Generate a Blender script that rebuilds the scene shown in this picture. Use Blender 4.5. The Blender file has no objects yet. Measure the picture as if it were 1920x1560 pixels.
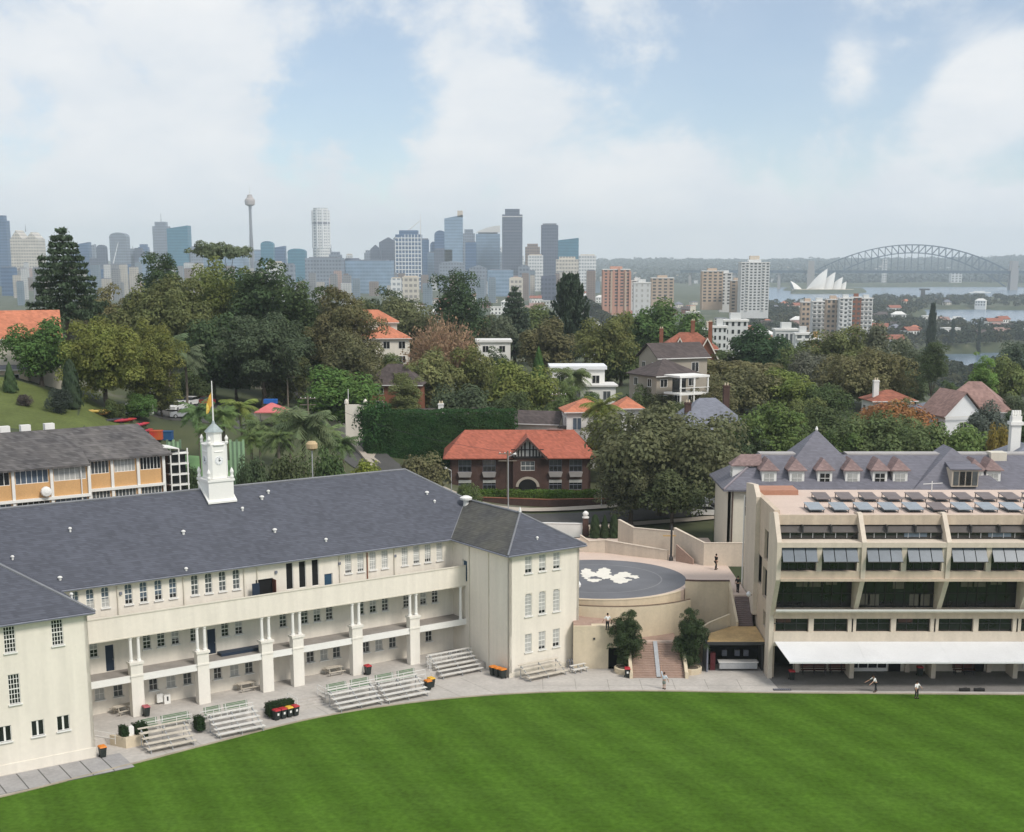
import bpy, math, random
import numpy as np
from mathutils import Vector, Matrix
random.seed(11)
rng = np.random.default_rng(5)
sc = bpy.context.scene
col = sc.collection
R = math.radians

# ------------------------------------------------------------------ camera, sky, sun, exposure
CAMZ, FPX, PITCH, YP = 41.0, 2650.0, R(11.5), 481 + 2650 * math.tan(R(11.5))
cam_d = bpy.data.cameras.new('camera'); cam = bpy.data.objects.new('camera', cam_d); col.objects.link(cam)
cam.location = (0, 0, CAMZ); cam.rotation_euler = (R(90) - PITCH, 0, 0)
cam_d.sensor_fit = 'HORIZONTAL'; cam_d.sensor_width = 36; cam_d.lens = 36 * FPX / 1920
cam_d.shift_y = (YP - 780) / 1920
cam_d.clip_start = 1; cam_d.clip_end = 60000
sc.camera = cam

SUN_EL, SUN_DIR = R(48), Vector((0.74, -0.67, 0)).normalized()      # horizontal direction towards the sun
w = bpy.data.worlds.new('World'); sc.world = w; w.use_nodes = True
nt = w.node_tree; nt.nodes.clear()
def N(t, **k):
    n = nt.nodes.new(t)
    for a, b in k.items(): setattr(n, a, b)
    return n
def Lk(a, b): nt.links.new(a, b)
out = N('ShaderNodeOutputWorld')
sky = N('ShaderNodeTexSky', sky_type='NISHITA', sun_disc=False)
sky.sun_elevation = SUN_EL; sky.sun_rotation = math.atan2(SUN_DIR.x, SUN_DIR.y)
sky.air_density = 1.0; sky.dust_density = 0.0; sky.ozone_density = 2.2; sky.altitude = 1500
b1 = N('ShaderNodeBackground'); b1.inputs[1].default_value = 0.105
Lk(sky.outputs[0], b1.inputs[0])
tc = N('ShaderNodeTexCoord')
def wn(scale, detail, rough, loc=(0, 0, 0), sc3=(1, 1, 1), dist=0.0):
    mp = N('ShaderNodeMapping'); mp.inputs['Location'].default_value = loc; mp.inputs['Scale'].default_value = sc3
    Lk(tc.outputs['Generated'], mp.inputs['Vector'])
    n = N('ShaderNodeTexNoise'); n.inputs['Scale'].default_value = scale; n.inputs['Detail'].default_value = detail
    n.inputs['Roughness'].default_value = rough; n.inputs['Distortion'].default_value = dist
    Lk(mp.outputs[0], n.inputs['Vector']); return n.outputs[0]
def math_(op, a, b=None, clamp=False):
    n = N('ShaderNodeMath', operation=op, use_clamp=clamp)
    for i, v in enumerate((a, b)):
        if v is None: continue
        if isinstance(v, (int, float)): n.inputs[i].default_value = v
        else: Lk(v, n.inputs[i])
    return n.outputs[0]
def maprange(v, a, b, c, d):
    n = N('ShaderNodeMapRange', interpolation_type='SMOOTHSTEP')
    Lk(v, n.inputs[0])
    for i, x in enumerate((a, b, c, d)): n.inputs[i + 1].default_value = x
    return n.outputs[0]
cov = wn(7.0, 7, 0.55, (3.1, 0.4, 1.7), (1, 1, 1.5), 0.35)
fine = wn(22.0, 5, 0.6, (1.3, 4.4, 0.2), (1, 1, 1.3))
cov = math_('ADD', cov, math_('MULTIPLY', math_('SUBTRACT', fine, 0.5), 0.34))
def dirpx(px, py):
    u, v = (px - 960) / FPX, (py - YP) / FPX
    return Vector((u, math.cos(PITCH) - v * math.sin(PITCH), -math.sin(PITCH) - v * math.cos(PITCH))).normalized()
# the gaps and towers of this particular cloud deck
for px, py, rad, amt in ((650, 190, .075, -.30), (520, 235, .045, -.16), (720, 290, .045, -.14), (1080, 90, .05, -.13), (1370, 150, .085, -.22), (1500, 30, .09, -.18), (1800, 90, .05, -.12),
                         (1900, 270, .05, -.08), (1850, 150, .055, .40), (1590, 130, .035, .26), (1300, 260, .05, .10), (330, 130, .12, .12), (950, 200, .07, .12)):
    vs = N('ShaderNodeVectorMath', operation='DISTANCE'); Lk(tc.outputs['Generated'], vs.inputs[0]); vs.inputs[1].default_value = dirpx(px, py)
    cov = math_('ADD', cov, maprange(math_('ADD', vs.outputs['Value'], math_('MULTIPLY', math_('SUBTRACT', fine, 0.5), .05)), 0.0, rad, amt, 0.0))
sep = N('ShaderNodeSeparateXYZ'); Lk(tc.outputs['Generated'], sep.inputs[0])
low = maprange(sep.outputs[2], 0.0, 0.075, 0.16, 0.0)
cover = maprange(math_('ADD', cov, low), 0.33, 0.56, 0.30, 0.98)
shade = wn(11.0, 6, 0.55, (7.7, 1.2, 3.3), (1, 1, 2.2))
ramp = N('ShaderNodeValToRGB'); Lk(math_('ADD', shade, math_('MULTIPLY', math_('SUBTRACT', cov, 0.5), 0.5)), ramp.inputs[0])
ramp.color_ramp.elements[0].position = 0.25; ramp.color_ramp.elements[0].color = (0.68, 0.735, 0.795, 1)
ramp.color_ramp.elements[1].position = 0.75; ramp.color_ramp.elements[1].color = (0.84, 0.855, 0.87, 1)
b2 = N('ShaderNodeBackground'); b2.inputs[1].default_value = 1.0; Lk(ramp.outputs[0], b2.inputs[0])
mx = N('ShaderNodeMixShader'); Lk(cover, mx.inputs[0]); Lk(b1.outputs[0], mx.inputs[1]); Lk(b2.outputs[0], mx.inputs[2]); Lk(mx.outputs[0], out.inputs[0])

sun_d = bpy.data.lights.new('sun', 'SUN'); sun = bpy.data.objects.new('sun', sun_d); col.objects.link(sun)
sun_d.energy = 2.6; sun_d.angle = R(16); sun_d.color = (1.0, 0.94, 0.86)
tos = Vector((SUN_DIR.x * math.cos(SUN_EL), SUN_DIR.y * math.cos(SUN_EL), math.sin(SUN_EL)))
sun.rotation_euler = tos.to_track_quat('Z', 'Y').to_euler(); sun.location = (60, -60, 120)
vsn = sc.view_settings; vsn.view_transform = 'Standard'; vsn.look = 'None'; vsn.exposure = 0.13; vsn.gamma = 1.0; vsn.use_curve_mapping = False
cy = sc.cycles
cy.use_denoising = True; cy.max_bounces = 5; cy.diffuse_bounces = 3; cy.glossy_bounces = 2; cy.transmission_bounces = 2; cy.transparent_max_bounces = 6; cy.volume_bounces = 3
cy.caustics_reflective = False; cy.caustics_refractive = False; cy.use_adaptive_sampling = True; cy.adaptive_threshold = 0.02

# ------------------------------------------------------------------ surveying helpers: a photo pixel plus a real distance gives a point of the place
def P(px, py, Y):
    u, v = (px - 960) / FPX, (py - YP) / FPX
    dy, dz = math.cos(PITCH) - v * math.sin(PITCH), -math.sin(PITCH) - v * math.cos(PITCH)
    t = Y / dy
    return Vector((u * t, Y, CAMZ + dz * t))
def Gz(px, py, z=0.0):
    u, v = (px - 960) / FPX, (py - YP) / FPX
    dy, dz = math.cos(PITCH) - v * math.sin(PITCH), -math.sin(PITCH) - v * math.cos(PITCH)
    t = (z - CAMZ) / dz
    return Vector((u * t, dy * t, z))

# ------------------------------------------------------------------ mesh helpers
class MB:
    def __init__(s): s.v = []; s.f = []; s.m = []
    def face(s, pts, m=0):
        n = len(s.v); s.v += [tuple(p) for p in pts]; s.f.append(tuple(range(n, n + len(pts)))); s.m.append(m); return s
    def box(s, x0, y0, z0, x1, y1, z1, m=0):
        n = len(s.v)
        s.v += [(x0, y0, z0), (x1, y0, z0), (x1, y1, z0), (x0, y1, z0), (x0, y0, z1), (x1, y0, z1), (x1, y1, z1), (x0, y1, z1)]
        for f in ((0, 3, 2, 1), (4, 5, 6, 7), (0, 1, 5, 4), (1, 2, 6, 5), (2, 3, 7, 6), (3, 0, 4, 7)):
            s.f.append(tuple(n + i for i in f)); s.m.append(m)
        return s
    def prism(s, pts, vec, m=0, cap=True):           # polygon swept along a vector
        n = len(s.v); k = len(pts); vec = Vector(vec)
        s.v += [tuple(p) for p in pts] + [tuple(Vector(p) + vec) for p in pts]
        if cap:
            s.f.append(tuple(n + i for i in range(k))[::-1]); s.m.append(m)
            s.f.append(tuple(n + k + i for i in range(k))); s.m.append(m)
        for i in range(k):
            j = (i + 1) % k; s.f.append((n + i, n + j, n + k + j, n + k + i)); s.m.append(m)
        return s
    def slab(s, pts, t, m=0): return s.prism(pts, (0, 0, -t), m)
    def tube(s, p0, p1, r0, r1=None, k=8, m=0, cap=True):
        r1 = r0 if r1 is None else r1
        p0, p1 = Vector(p0), Vector(p1); d = (p1 - p0).normalized()
        a = d.orthogonal().normalized(); b = d.cross(a); n = len(s.v)
        for p, r in ((p0, r0), (p1, r1)):
            for i in range(k):
                t = 2 * math.pi * i / k; s.v.append(tuple(p + a * (r * math.cos(t)) + b * (r * math.sin(t))))
        for i in range(k):
            j = (i + 1) % k; s.f.append((n + i, n + j, n + k + j, n + k + i)); s.m.append(m)
        if cap: s.f.append(tuple(n + i for i in range(k))[::-1]); s.f.append(tuple(n + k + i for i in range(k))); s.m += [m, m]
        return s
    def lathe(s, prof, k=16, c=(0, 0), m=0, ph=0.0):
        n = len(s.v)
        for r, z in prof:
            for i in range(k):
                t = 2 * math.pi * i / k + ph; s.v.append((c[0] + r * math.cos(t), c[1] + r * math.sin(t), z))
        for q in range(len(prof) - 1):
            for i in range(k):
                j = (i + 1) % k; a = n + q * k
                s.f.append((a + i, a + j, a + k + j, a + k + i)); s.m.append(m)
        s.f.append(tuple(n + i for i in range(k))[::-1]); s.f.append(tuple(n + (len(prof) - 1) * k + i for i in range(k))); s.m += [m, m]
        return s
    def grid(s, rows, m=0):                           # rows of points -> quads
        n = len(s.v); k = len(rows[0])
        for r in rows: s.v += [tuple(p) for p in r]
        for i in range(len(rows) - 1):
            for j in range(k - 1):
                a = n + i * k + j; s.f.append((a, a + 1, a + k + 1, a + k)); s.m.append(m)
        return s
    def mesh(s, name, mats, smooth=False):
        me = bpy.data.meshes.new(name); me.from_pydata(s.v, [], s.f)
        for q in (mats if isinstance(mats, (list, tuple)) else [mats]): me.materials.append(q)
        me.polygons.foreach_set('material_index', s.m)
        if smooth: me.polygons.foreach_set('use_smooth', [True] * len(s.f))
        me.update(); return me
    def build(s, name, mats, parent=None, loc=(0, 0, 0), rz=0.0, smooth=False):
        return ob(name, s.mesh(name, mats, smooth), parent, loc, rz)
def ob(name, me, parent=None, loc=(0, 0, 0), rz=0.0, scale=None, rot=None):
    o = bpy.data.objects.new(name, me); col.objects.link(o)
    o.location = loc; o.rotation_euler = rot if rot else (0, 0, rz)
    if scale is not None: o.scale = scale if hasattr(scale, '__len__') else (scale,) * 3
    if parent is not None: o.parent = parent
    return o
def tag(o, label=None, cat=None, group=None, kind=None):
    for k, v in (('label', label), ('category', cat), ('group', group), ('kind', kind)):
        if v: o[k] = v
    return o
def thing(name, label, cat, loc=(0, 0, 0), rz=0.0, group=None):
    o = bpy.data.objects.new(name, None); col.objects.link(o); o.location = loc; o.rotation_euler = (0, 0, rz); o.empty_display_size = .3
    return tag(o, label, cat, group)
def copy_tree(o, parent=None):
    c = o.copy(); col.objects.link(c); c.parent = parent
    for ch in list(o.children): copy_tree(ch, c)
    return c

# ------------------------------------------------------------------ materials
def shader(name):
    m = bpy.data.materials.new(name); m.use_nodes = True; t = m.node_tree
    return m, t, t.nodes['Principled BSDF'], t.nodes, t.links
def mat(name, c, rough=.8, var=.10, scale=.8, var2=.06, scale2=6.0, spec=.25, metal=0.0, bump=0.0, objcol=False, stretch=(1, 1, 1), streak=0.0, transl=0.0):
    m, t, b, n, l = shader(name)
    geo = n.new('ShaderNodeNewGeometry'); mp = n.new('ShaderNodeMapping'); mp.inputs['Scale'].default_value = stretch
    l.new(geo.outputs['Position'], mp.inputs['Vector'])
    def noise(s, d=4, vec=mp.outputs[0]):
        q = n.new('ShaderNodeTexNoise'); q.inputs['Scale'].default_value = s; q.inputs['Detail'].default_value = d; l.new(vec, q.inputs['Vector']); return q.outputs[0]
    def mr(v, lo, hi):
        q = n.new('ShaderNodeMapRange'); l.new(v, q.inputs[0]); q.inputs[1].default_value = .25; q.inputs[2].default_value = .75; q.inputs[3].default_value = lo; q.inputs[4].default_value = hi; return q.outputs[0]
    def mul(a, c_):
        q = n.new('ShaderNodeMath'); q.operation = 'MULTIPLY'; l.new(a, q.inputs[0]); l.new(c_, q.inputs[1]); return q.outputs[0]
    val = mul(mr(noise(scale), 1 - var, 1 + var), mr(noise(scale2, 3), 1 - var2, 1 + var2))
    if streak:
        mp2 = n.new('ShaderNodeMapping'); mp2.inputs['Scale'].default_value = (1.6, 1.6, .12); l.new(geo.outputs['Position'], mp2.inputs['Vector'])
        val = mul(val, mr(noise(1.0, 5, mp2.outputs[0]), 1 - streak, 1 + streak * .3))
    hs = n.new('ShaderNodeHueSaturation'); l.new(val, hs.inputs['Value'])
    if objcol:
        oi = n.new('ShaderNodeObjectInfo'); l.new(oi.outputs['Color'], hs.inputs['Color'])
        hv = n.new('ShaderNodeMapRange'); l.new(noise(scale * 1.7, 2), hv.inputs[0]); hv.inputs[1].default_value = .3; hv.inputs[2].default_value = .7; hv.inputs[3].default_value = .485; hv.inputs[4].default_value = .515
        l.new(hv.outputs[0], hs.inputs['Hue'])
    else: hs.inputs['Color'].default_value = (*c, 1)
    l.new(hs.outputs[0], b.inputs['Base Color'])
    b.inputs['Roughness'].default_value = rough; b.inputs['Specular IOR Level'].default_value = spec; b.inputs['Metallic'].default_value = metal
    if bump:
        bp = n.new('ShaderNodeBump'); bp.inputs['Strength'].default_value = bump; bp.inputs['Distance'].default_value = .05
        l.new(noise(scale2 * 3, 3), bp.inputs['Height']); l.new(bp.outputs[0], b.inputs['Normal'])
    if transl:
        tr = n.new('ShaderNodeBsdfTranslucent'); l.new(hs.outputs[0], tr.inputs[0]); mix = n.new('ShaderNodeMixShader'); mix.inputs[0].default_value = transl
        l.new(b.outputs[0], mix.inputs[1]); l.new(tr.outputs[0], mix.inputs[2]); l.new(mix.outputs[0], n['Material Output'].inputs[0])
    return m
def tiles(name, c, row, width, var=.2, rough=.75, weather=.15, tint=None, course_shadow=.75):
    """courses of slates or tiles: one colour for each piece, a painted shadow line at each course"""
    m, t, b, n, l = shader(name)
    g = n.new('ShaderNodeTexCoord'); s = n.new('ShaderNodeSeparateXYZ'); l.new(g.outputs['Object'], s.inputs[0])
    def mm(op, a, b_=None):
        q = n.new('ShaderNodeMath'); q.operation = op
        for i, v in enumerate((a, b_)):
            if v is None: continue
            if isinstance(v, (int, float)): q.inputs[i].default_value = v
            else: l.new(v, q.inputs[i])
        return q.outputs[0]
    zr = mm('DIVIDE', s.outputs[2], row); rw = mm('FLOOR', zr); fr = mm('FRACT', zr)
    u = mm('FLOOR', mm('ADD', mm('DIVIDE', mm('ADD', s.outputs[0], s.outputs[1]), width), mm('MULTIPLY', rw, .5)))
    cb = n.new('ShaderNodeCombineXYZ'); l.new(u, cb.inputs[0]); l.new(rw, cb.inputs[1])
    wnz = n.new('ShaderNodeTexWhiteNoise'); l.new(cb.outputs[0], wnz.inputs[0])
    geo = n.new('ShaderNodeNewGeometry')
    ns = n.new('ShaderNodeTexNoise'); ns.inputs['Scale'].default_value = .35; ns.inputs['Detail'].default_value = 6; l.new(geo.outputs['Position'], ns.inputs['Vector'])
    v = mm('ADD', mm('MULTIPLY', mm('SUBTRACT', wnz.outputs[0], .5), 2 * var), mm('MULTIPLY', mm('SUBTRACT', ns.outputs[0], .5), 2 * weather * 2))
    jn = mm('GREATER_THAN', fr, .86)  # shadow along each course edge is put into the colour
    v = mm('MULTIPLY', mm('ADD', v, 1.0), mm('SUBTRACT', 1.0, mm('MULTIPLY', jn, 1 - course_shadow)))
    hs = n.new('ShaderNodeHueSaturation'); l.new(v, hs.inputs['Value'])
    if tint:
        mixc = n.new('ShaderNodeMix'); mixc.data_type = 'RGBA'; mixc.inputs[6].default_value = (*c, 1); mixc.inputs[7].default_value = (*tint, 1)
        l.new(wnz.outputs[1], mixc.inputs[0]) if False else l.new(ns.outputs[0], mixc.inputs[0]); l.new(mixc.outputs[2], hs.inputs['Color'])
    else: hs.inputs['Color'].default_value = (*c, 1)
    l.new(hs.outputs[0], b.inputs['Base Color']); b.inputs['Roughness'].default_value = rough; b.inputs['Specular IOR Level'].default_value = .3
    return m
def glass(name, c, rough=.12, spec=.6, var=.35, scale=.9):
    return mat(name, c, rough=rough, var=var, scale=scale, var2=.1, spec=spec)
K = {}
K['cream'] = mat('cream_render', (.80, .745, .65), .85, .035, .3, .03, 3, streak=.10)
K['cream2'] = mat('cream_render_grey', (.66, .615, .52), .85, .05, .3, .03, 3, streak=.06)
K['white'] = mat('white_paint', (.80, .79, .75), .6, .03, .5, .02)
K['offwhite'] = mat('off_white_paint', (.74, .73, .70), .6, .05, .5, .03)
K['pure_white'] = mat('white_canvas', (.80, .81, .82), .55, .05, .4, .03); K['sheet'] = mat('white_shade_sheet', (.86, .87, .88), .6, .05, .4, .04, transl=.22)
K['slate'] = tiles('slate_courses', (.080, .085, .106), .14, .42, .16, .6, .10)
K['slate_old'] = tiles('slate_courses_weathered', (.077, .078, .085), .14, .42, .18, .7, .2, tint=(.10, .095, .07))
K['slate_lilac'] = tiles('slate_courses_lilac', (.152, .15, .178), .16, .4, .12, .55, .10)
K['slate_grey'] = tiles('grey_tile_courses', (.19, .20, .24), .16, .4, .12, .6, .1)
K['concrete_tile'] = tiles('brown_grey_tile_courses', (.085, .082, .09), .2, .45, .3, .8, .3, tint=(.12, .11, .10))
K['terracotta'] = tiles('terracotta_courses', (.40, .12, .072), .17, .33, .2, .75, .15, tint=(.33, .10, .065))
K['orange_tile'] = tiles('orange_tile_courses', (.50, .185, .105), .2, .4, .15, .75, .15)
K['pink_tile'] = tiles('faded_pink_tile_courses', (.30, .19, .165), .2, .4, .18, .8, .2)
K['brown_tile'] = tiles('dark_brown_tile_courses', (.085, .068, .065), .2, .4, .2, .8, .2)
K['shingle_red'] = tiles('weathered_red_courses', (.25, .175, .165), .12, .25, .18, .8, .2)
K['red_roof2'] = tiles('brick_red_courses', (.30, .11, .07), .2, .4, .2, .8, .2)
K['glass_dark'] = glass('dark_window_glass', (.018, .02, .022))
K['glass_mid'] = glass('grey_window_glass', (.09, .10, .105))
K['glass_blue'] = glass('blue_grey_window_glass', (.10, .13, .17))
K['blind'] = mat('pale_blind', (.42, .42, .40), .5, .18, 1.2, .08, spec=.5)
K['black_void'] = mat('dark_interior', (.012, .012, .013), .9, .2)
K['door_blue'] = mat('navy_door_paint', (.022, .035, .06), .5, .08)
K['door_teal'] = mat('teal_door_paint', (.03, .075, .13), .5, .08)
K['concrete'] = mat('beige_concrete', (.58, .475, .37), .9, .07, .5, .05, 4, streak=.16)
K['concrete_lt'] = mat('pale_beige_concrete', (.64, .555, .455), .9, .06, .5, .05, 4, streak=.10)
K['paving'] = mat('pale_concrete_paving', (.47, .44, .405), .9, .15, .30, .10, 2.5)
K['paving_grey'] = mat('grey_asphalt_apron', (.20, .19, .18), .9, .15, .5, .1, 4)
K['paving_pink'] = mat('pink_beige_paving', (.60, .48, .405), .9, .06, .4, .06, 4)
K['plaza_grey'] = mat('grey_plaza_surface', (.155, .16, .175), .85, .12, .35, .08, 5)
K['floor'] = mat('balcony_floor', (.30, .275, .25), .85, .14, .7, .1, 5)
K['brickstep'] = mat('brown_brick_steps', (.36, .255, .205), .9, .12, 1.5, .1, 8)
K['sandstone'] = mat('tan_render', (.64, .545, .40), .9, .07, .4, .05, 4, streak=.08)
K['timber_gold'] = mat('weathered_plywood', (.50, .34, .16), .8, .2, .8, .15, 5)
K['asphalt'] = mat('road_asphalt', (.085, .083, .08), .9, .15, .25, .1, 3)
K['footpath'] = mat('footpath_concrete', (.42, .37, .31), .9, .12, .3, .08, 3)
K['steel'] = mat('galvanised_steel', (.42, .43, .44), .45, .1, 2, metal=.3)
K['darksteel'] = mat('dark_metal', (.05, .05, .052), .5, .1, 2)
K['bark'] = mat('bark', (.10, .08, .062), .95, .25, 1.5, .2, 8)
K['palmbark'] = mat('palm_bark', (.20, .17, .135), .95, .2, 1.5, .2, 8)
K['leaf'] = mat('foliage', (1, 1, 1), .55, .34, .30, .16, 2.2, spec=.06, objcol=True, transl=.32); K['taupe'] = mat('taupe_render', (.36, .32, .265), .9, .08, .4, .05)
K['paint'] = mat('tinted_paint', (1, 1, 1), .5, .05, .5, .03, objcol=True)
K['brick_brown'] = mat('dark_brown_brick', (.085, .05, .042), .9, .2, .8, .2, 9)
K['brick_red'] = mat('red_brick', (.25, .105, .065), .9, .15, .6, .15, 8)
K['brick_orange'] = mat('orange_brick', (.60, .36, .165), .9, .08, .5, .10, 9)
K['timber_dark'] = mat('dark_timber', (.035, .03, .03), .7, .15)
K['red_timber'] = mat('red_brown_timber', (.11, .035, .03), .6, .2, 2)
K['plank'] = mat('weathered_white_plank', (.62, .60, .56), .75, .15, 1.5, .12, 9)
K['plank_old'] = mat('weathered_cream_plank', (.55, .50, .42), .8, .18, 1.5, .12, 9)
K['green_slat'] = mat('green_slat_paint', (.16, .24, .15), .6, .15, 2)
K['rubber'] = mat('black_rubber', (.02, .02, .02), .8, .1)
K['bin_body'] = mat('dark_green_plastic', (.03, .036, .034), .5, .12)
K['skin'] = mat('skin', (.45, .27, .19), .6, .05)
K['tyre'] = K['rubber']
# ------------------------------------------------------------------ terrain
SEA = -59.0
TY = [0, 135, 150, 165, 185, 200, 215, 240, 290, 350, 450, 600, 900, 1300, 2000, 3000, 4500, 6000, 9000, 16000]
TC = {
    -900: [0, 0, 1, 8, 19, 21.5, 23.5, 23, 21, 19, 16, 6, -14, -30, -36, -38, -40, -40, 5, 20],
    0:    [0, 0, 1, 8, 18.6, 20.8, 23.4, 22, 19.5, 18, 15, 5, -15, -30, -36, -38, -40, -40, 5, 20],
    150:  [0, 0, 1, 8, 17.5, 19.0, 20.5, 19.5, 18.5, 17.5, 15, 5, -15, -30, -36, -38, -40, -40, 5, 20],
    230:  [0, 0, 1, 8, 13.5, 16.6, 17.8, 17.6, 17.4, 17.2, 15, 5, -15, -30, -36, -38, -40, -40, 5, 20],
    330:  [0, 0, 1, 7, 9, 12.5, 15.6, 15.8, 16.5, 17, 15, 5, -15, -30, -36, -38, -40, -40, 5, 20],
    640:  [0, 0, .5, 5, 7, 9.5, 11, 12.9, 13.3, 14.2, 13, 3, -15, -30, -36, -38, -40, -40, 5, 20],
    1000: [0, 0, 0, 5, 6.1, 6.4, 6.8, 9, 12.6, 14.5, 11, -1, -22, -34, -38, -40, -40, -40, 0, 12],
    1300: [0, 0, 0, 5, 6.1, 6.5, 8.6, 14, 15, 13, 8, -5, -29, -41, -44, -50, -50, -40, 5, 14],
    1800: [0, 0, 0, 5, 6.1, 7.5, 9.5, 10.5, 9, 5, -4, -20, -47, -50, -50, -52, -52, -38, 22, 45],
    3000: [0, 0, 0, 5, 6.1, 7.5, 9.5, 10.5, 9, 5, -4, -20, -47, -50, -50, -52, -52, -38, 25, 55],
}
TP = sorted(TC); TA = np.array([TC[k] for k in TP], float)
def water_mask(px, Y, n):
    """below 0 where the harbour lies"""
    e = 25 * n
    if 1120 + 40 * n < Y < 1500 + 60 * n and px > 1690 + e: return True
    if 2050 + 60 * n < Y < 2760 + 60 * n and px > 1715 + e * 1.5: return True
    if 3330 + 60 * n < Y < 4800 + 80 * n and px > 1600 + e:
        return not (px > 1862 and Y < 3500)
    if 3000 + 40 * n < Y < 3900 + 80 * n and 1425 + e < px <= 1640 + e: return True
    if 3900 <= Y < 4800 and px > 1330 and px <= 1610: return not (1478 + e < px < 1606 + e and Y < 4480)
    return False
def vnoise(x, y):
    return .5 * math.sin(x * 1.3 + 1.7 * math.sin(y * .9)) + .5 * math.sin(y * 1.1 + 1.3 * math.sin(x * .7 + 2))
def terrain(x, Y, rough=True):
    Yc = max(Y, 1.0)
    wv = Yc * math.cos(PITCH) + 30 * math.sin(PITCH)
    px = 960 + FPX * x / max(wv, 60)
    q = min(max(px, TP[0]), TP[-1])
    i = max(0, min(len(TP) - 2, int(np.searchsorted(TP, q)) - 1))
    f = (q - TP[i]) / (TP[i + 1] - TP[i]); f = f * f * (3 - 2 * f)
    j = max(0, min(len(TY) - 2, int(np.searchsorted(TY, Yc)) - 1))
    g = (Yc - TY[j]) / (TY[j + 1] - TY[j]); g = min(max(g, 0), 1)
    a = TA[i, j] * (1 - g) + TA[i, j + 1] * g; b = TA[i + 1, j] * (1 - g) + TA[i + 1, j + 1] * g
    z = a * (1 - f) + b * f
    if Yc > 950:
        n = vnoise(x / 160, Yc / 170)
        if water_mask(px, Yc, n): return SEA - 5
        z += n * 3 * min(1, (Yc - 950) / 800)
        if Yc > 5200: z += (vnoise(x / 700, Yc / 900) * 9 + vnoise(x / 240 + 3, Yc / 1500) * 6) * min(1, (Yc - 5200) / 3000)
        z = max(z, SEA + 3)
    elif Yc > 260: z += vnoise(x / 30, Yc / 40) * .5
    return z
yv = [-60, -20, 20, 60, 95, 110, 120, 128, 132, 135] + list(np.arange(138, 260, 3.0)) + list(np.geomspace(262, 950, 60)) + list(np.geomspace(965, 5200, 130)) + list(np.geomspace(5350, 11600, 30))
qv = np.concatenate([np.linspace(-1.5, -.5, 14), np.linspace(-.48, .48, 190), np.linspace(.5, 1.5, 14)])
rows = []
for Y in yv:
    wv = max(Y, 0) + 40
    rows.append([(q * wv, Y, terrain(q * wv, Y) - (.12 if Y < 150 else .0)) for q in qv])
# ground colour: scrub and dry grass close by, mottled roofs, streets and gardens far away
gm, t, b, n, l = shader('scrub_ground')
geo = n.new('ShaderNodeNewGeometry')
def nz(s, d=4):
    q = n.new('ShaderNodeTexNoise'); q.inputs['Scale'].default_value = s; q.inputs['Detail'].default_value = d; l.new(geo.outputs['Position'], q.inputs['Vector']); return q.outputs[0]
rp = n.new('ShaderNodeValToRGB'); l.new(nz(.06, 6), rp.inputs[0])
e = rp.color_ramp.elements; e[0].position = .35; e[0].color = (.035, .05, .022, 1); e[1].position = .62; e[1].color = (.075, .085, .035, 1)
e = rp.color_ramp.elements.new(.72); e.color = (.15, .14, .11, 1)
l.new(rp.outputs[0], b.inputs['Base Color']); b.inputs['Roughness'].default_value = .95
tag(MB().grid(rows).build('terrain', gm, smooth=True), kind='structure')

# harbour
wm, t, b, n, l = shader('harbour_water')
b.inputs['Base Color'].default_value = (.12, .18, .25, 1); b.inputs['Roughness'].default_value = .22; b.inputs['Specular IOR Level'].default_value = .5
geo = n.new('ShaderNodeNewGeometry'); q = n.new('ShaderNodeTexNoise'); q.inputs['Scale'].default_value = .03; q.inputs['Detail'].default_value = 6; l.new(geo.outputs['Position'], q.inputs['Vector'])
bp = n.new('ShaderNodeBump'); bp.inputs['Strength'].default_value = .35; bp.inputs['Distance'].default_value = 2.0; l.new(q.outputs[0], bp.inputs['Height']); l.new(bp.outputs[0], b.inputs['Normal'])
tag(MB().grid([[(x, y, SEA) for x in np.linspace(-200, 5200, 12)] for y in np.linspace(900, 9000, 12)]).build('harbour_water', wm), kind='structure')

# ------------------------------------------------------------------ playing field, apron, edging
EDGE = [(-80, 70), (-60, 88), (-48, 97), (-39.6, 103.2), (-32.3, 109.6), (-25.6, 115.7), (-17.5, 122.6), (-8, 127.4), (2, 129.9), (12.3, 130.5), (25, 129.9), (48.9, 129.3), (90, 128.2), (120, 127.2)]
def smooth_line(pts, k=6):
    o = []
    for i in range(len(pts) - 1):
        p0, p1, p2, p3 = (Vector(pts[max(i - 1, 0)]), Vector(pts[i]), Vector(pts[i + 1]), Vector(pts[min(i + 2, len(pts) - 1)]))
        for j in range(k):
            t = j / k; o.append(.5 * ((2 * p1) + (p2 - p0) * t + (2 * p0 - 5 * p1 + 4 * p2 - p3) * t * t + (3 * p1 - p0 - 3 * p2 + p3) * t ** 3))
    return o + [Vector(pts[-1])]
edge = smooth_line(EDGE)
fm, t, b, n, l = shader('mown_grass')
geo = n.new('ShaderNodeNewGeometry')
def nz(s, d=4, st=(1, 1, 1), rz=0):
    mp = n.new('ShaderNodeMapping'); mp.inputs['Scale'].default_value = st; mp.inputs['Rotation'].default_value = (0, 0, rz); l.new(geo.outputs['Position'], mp.inputs['Vector'])
    q = n.new('ShaderNodeTexNoise'); q.inputs['Scale'].default_value = s; q.inputs['Detail'].default_value = d; q.inputs['Roughness'].default_value = .6; l.new(mp.outputs[0], q.inputs['Vector']); return q.outputs[0]
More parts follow.
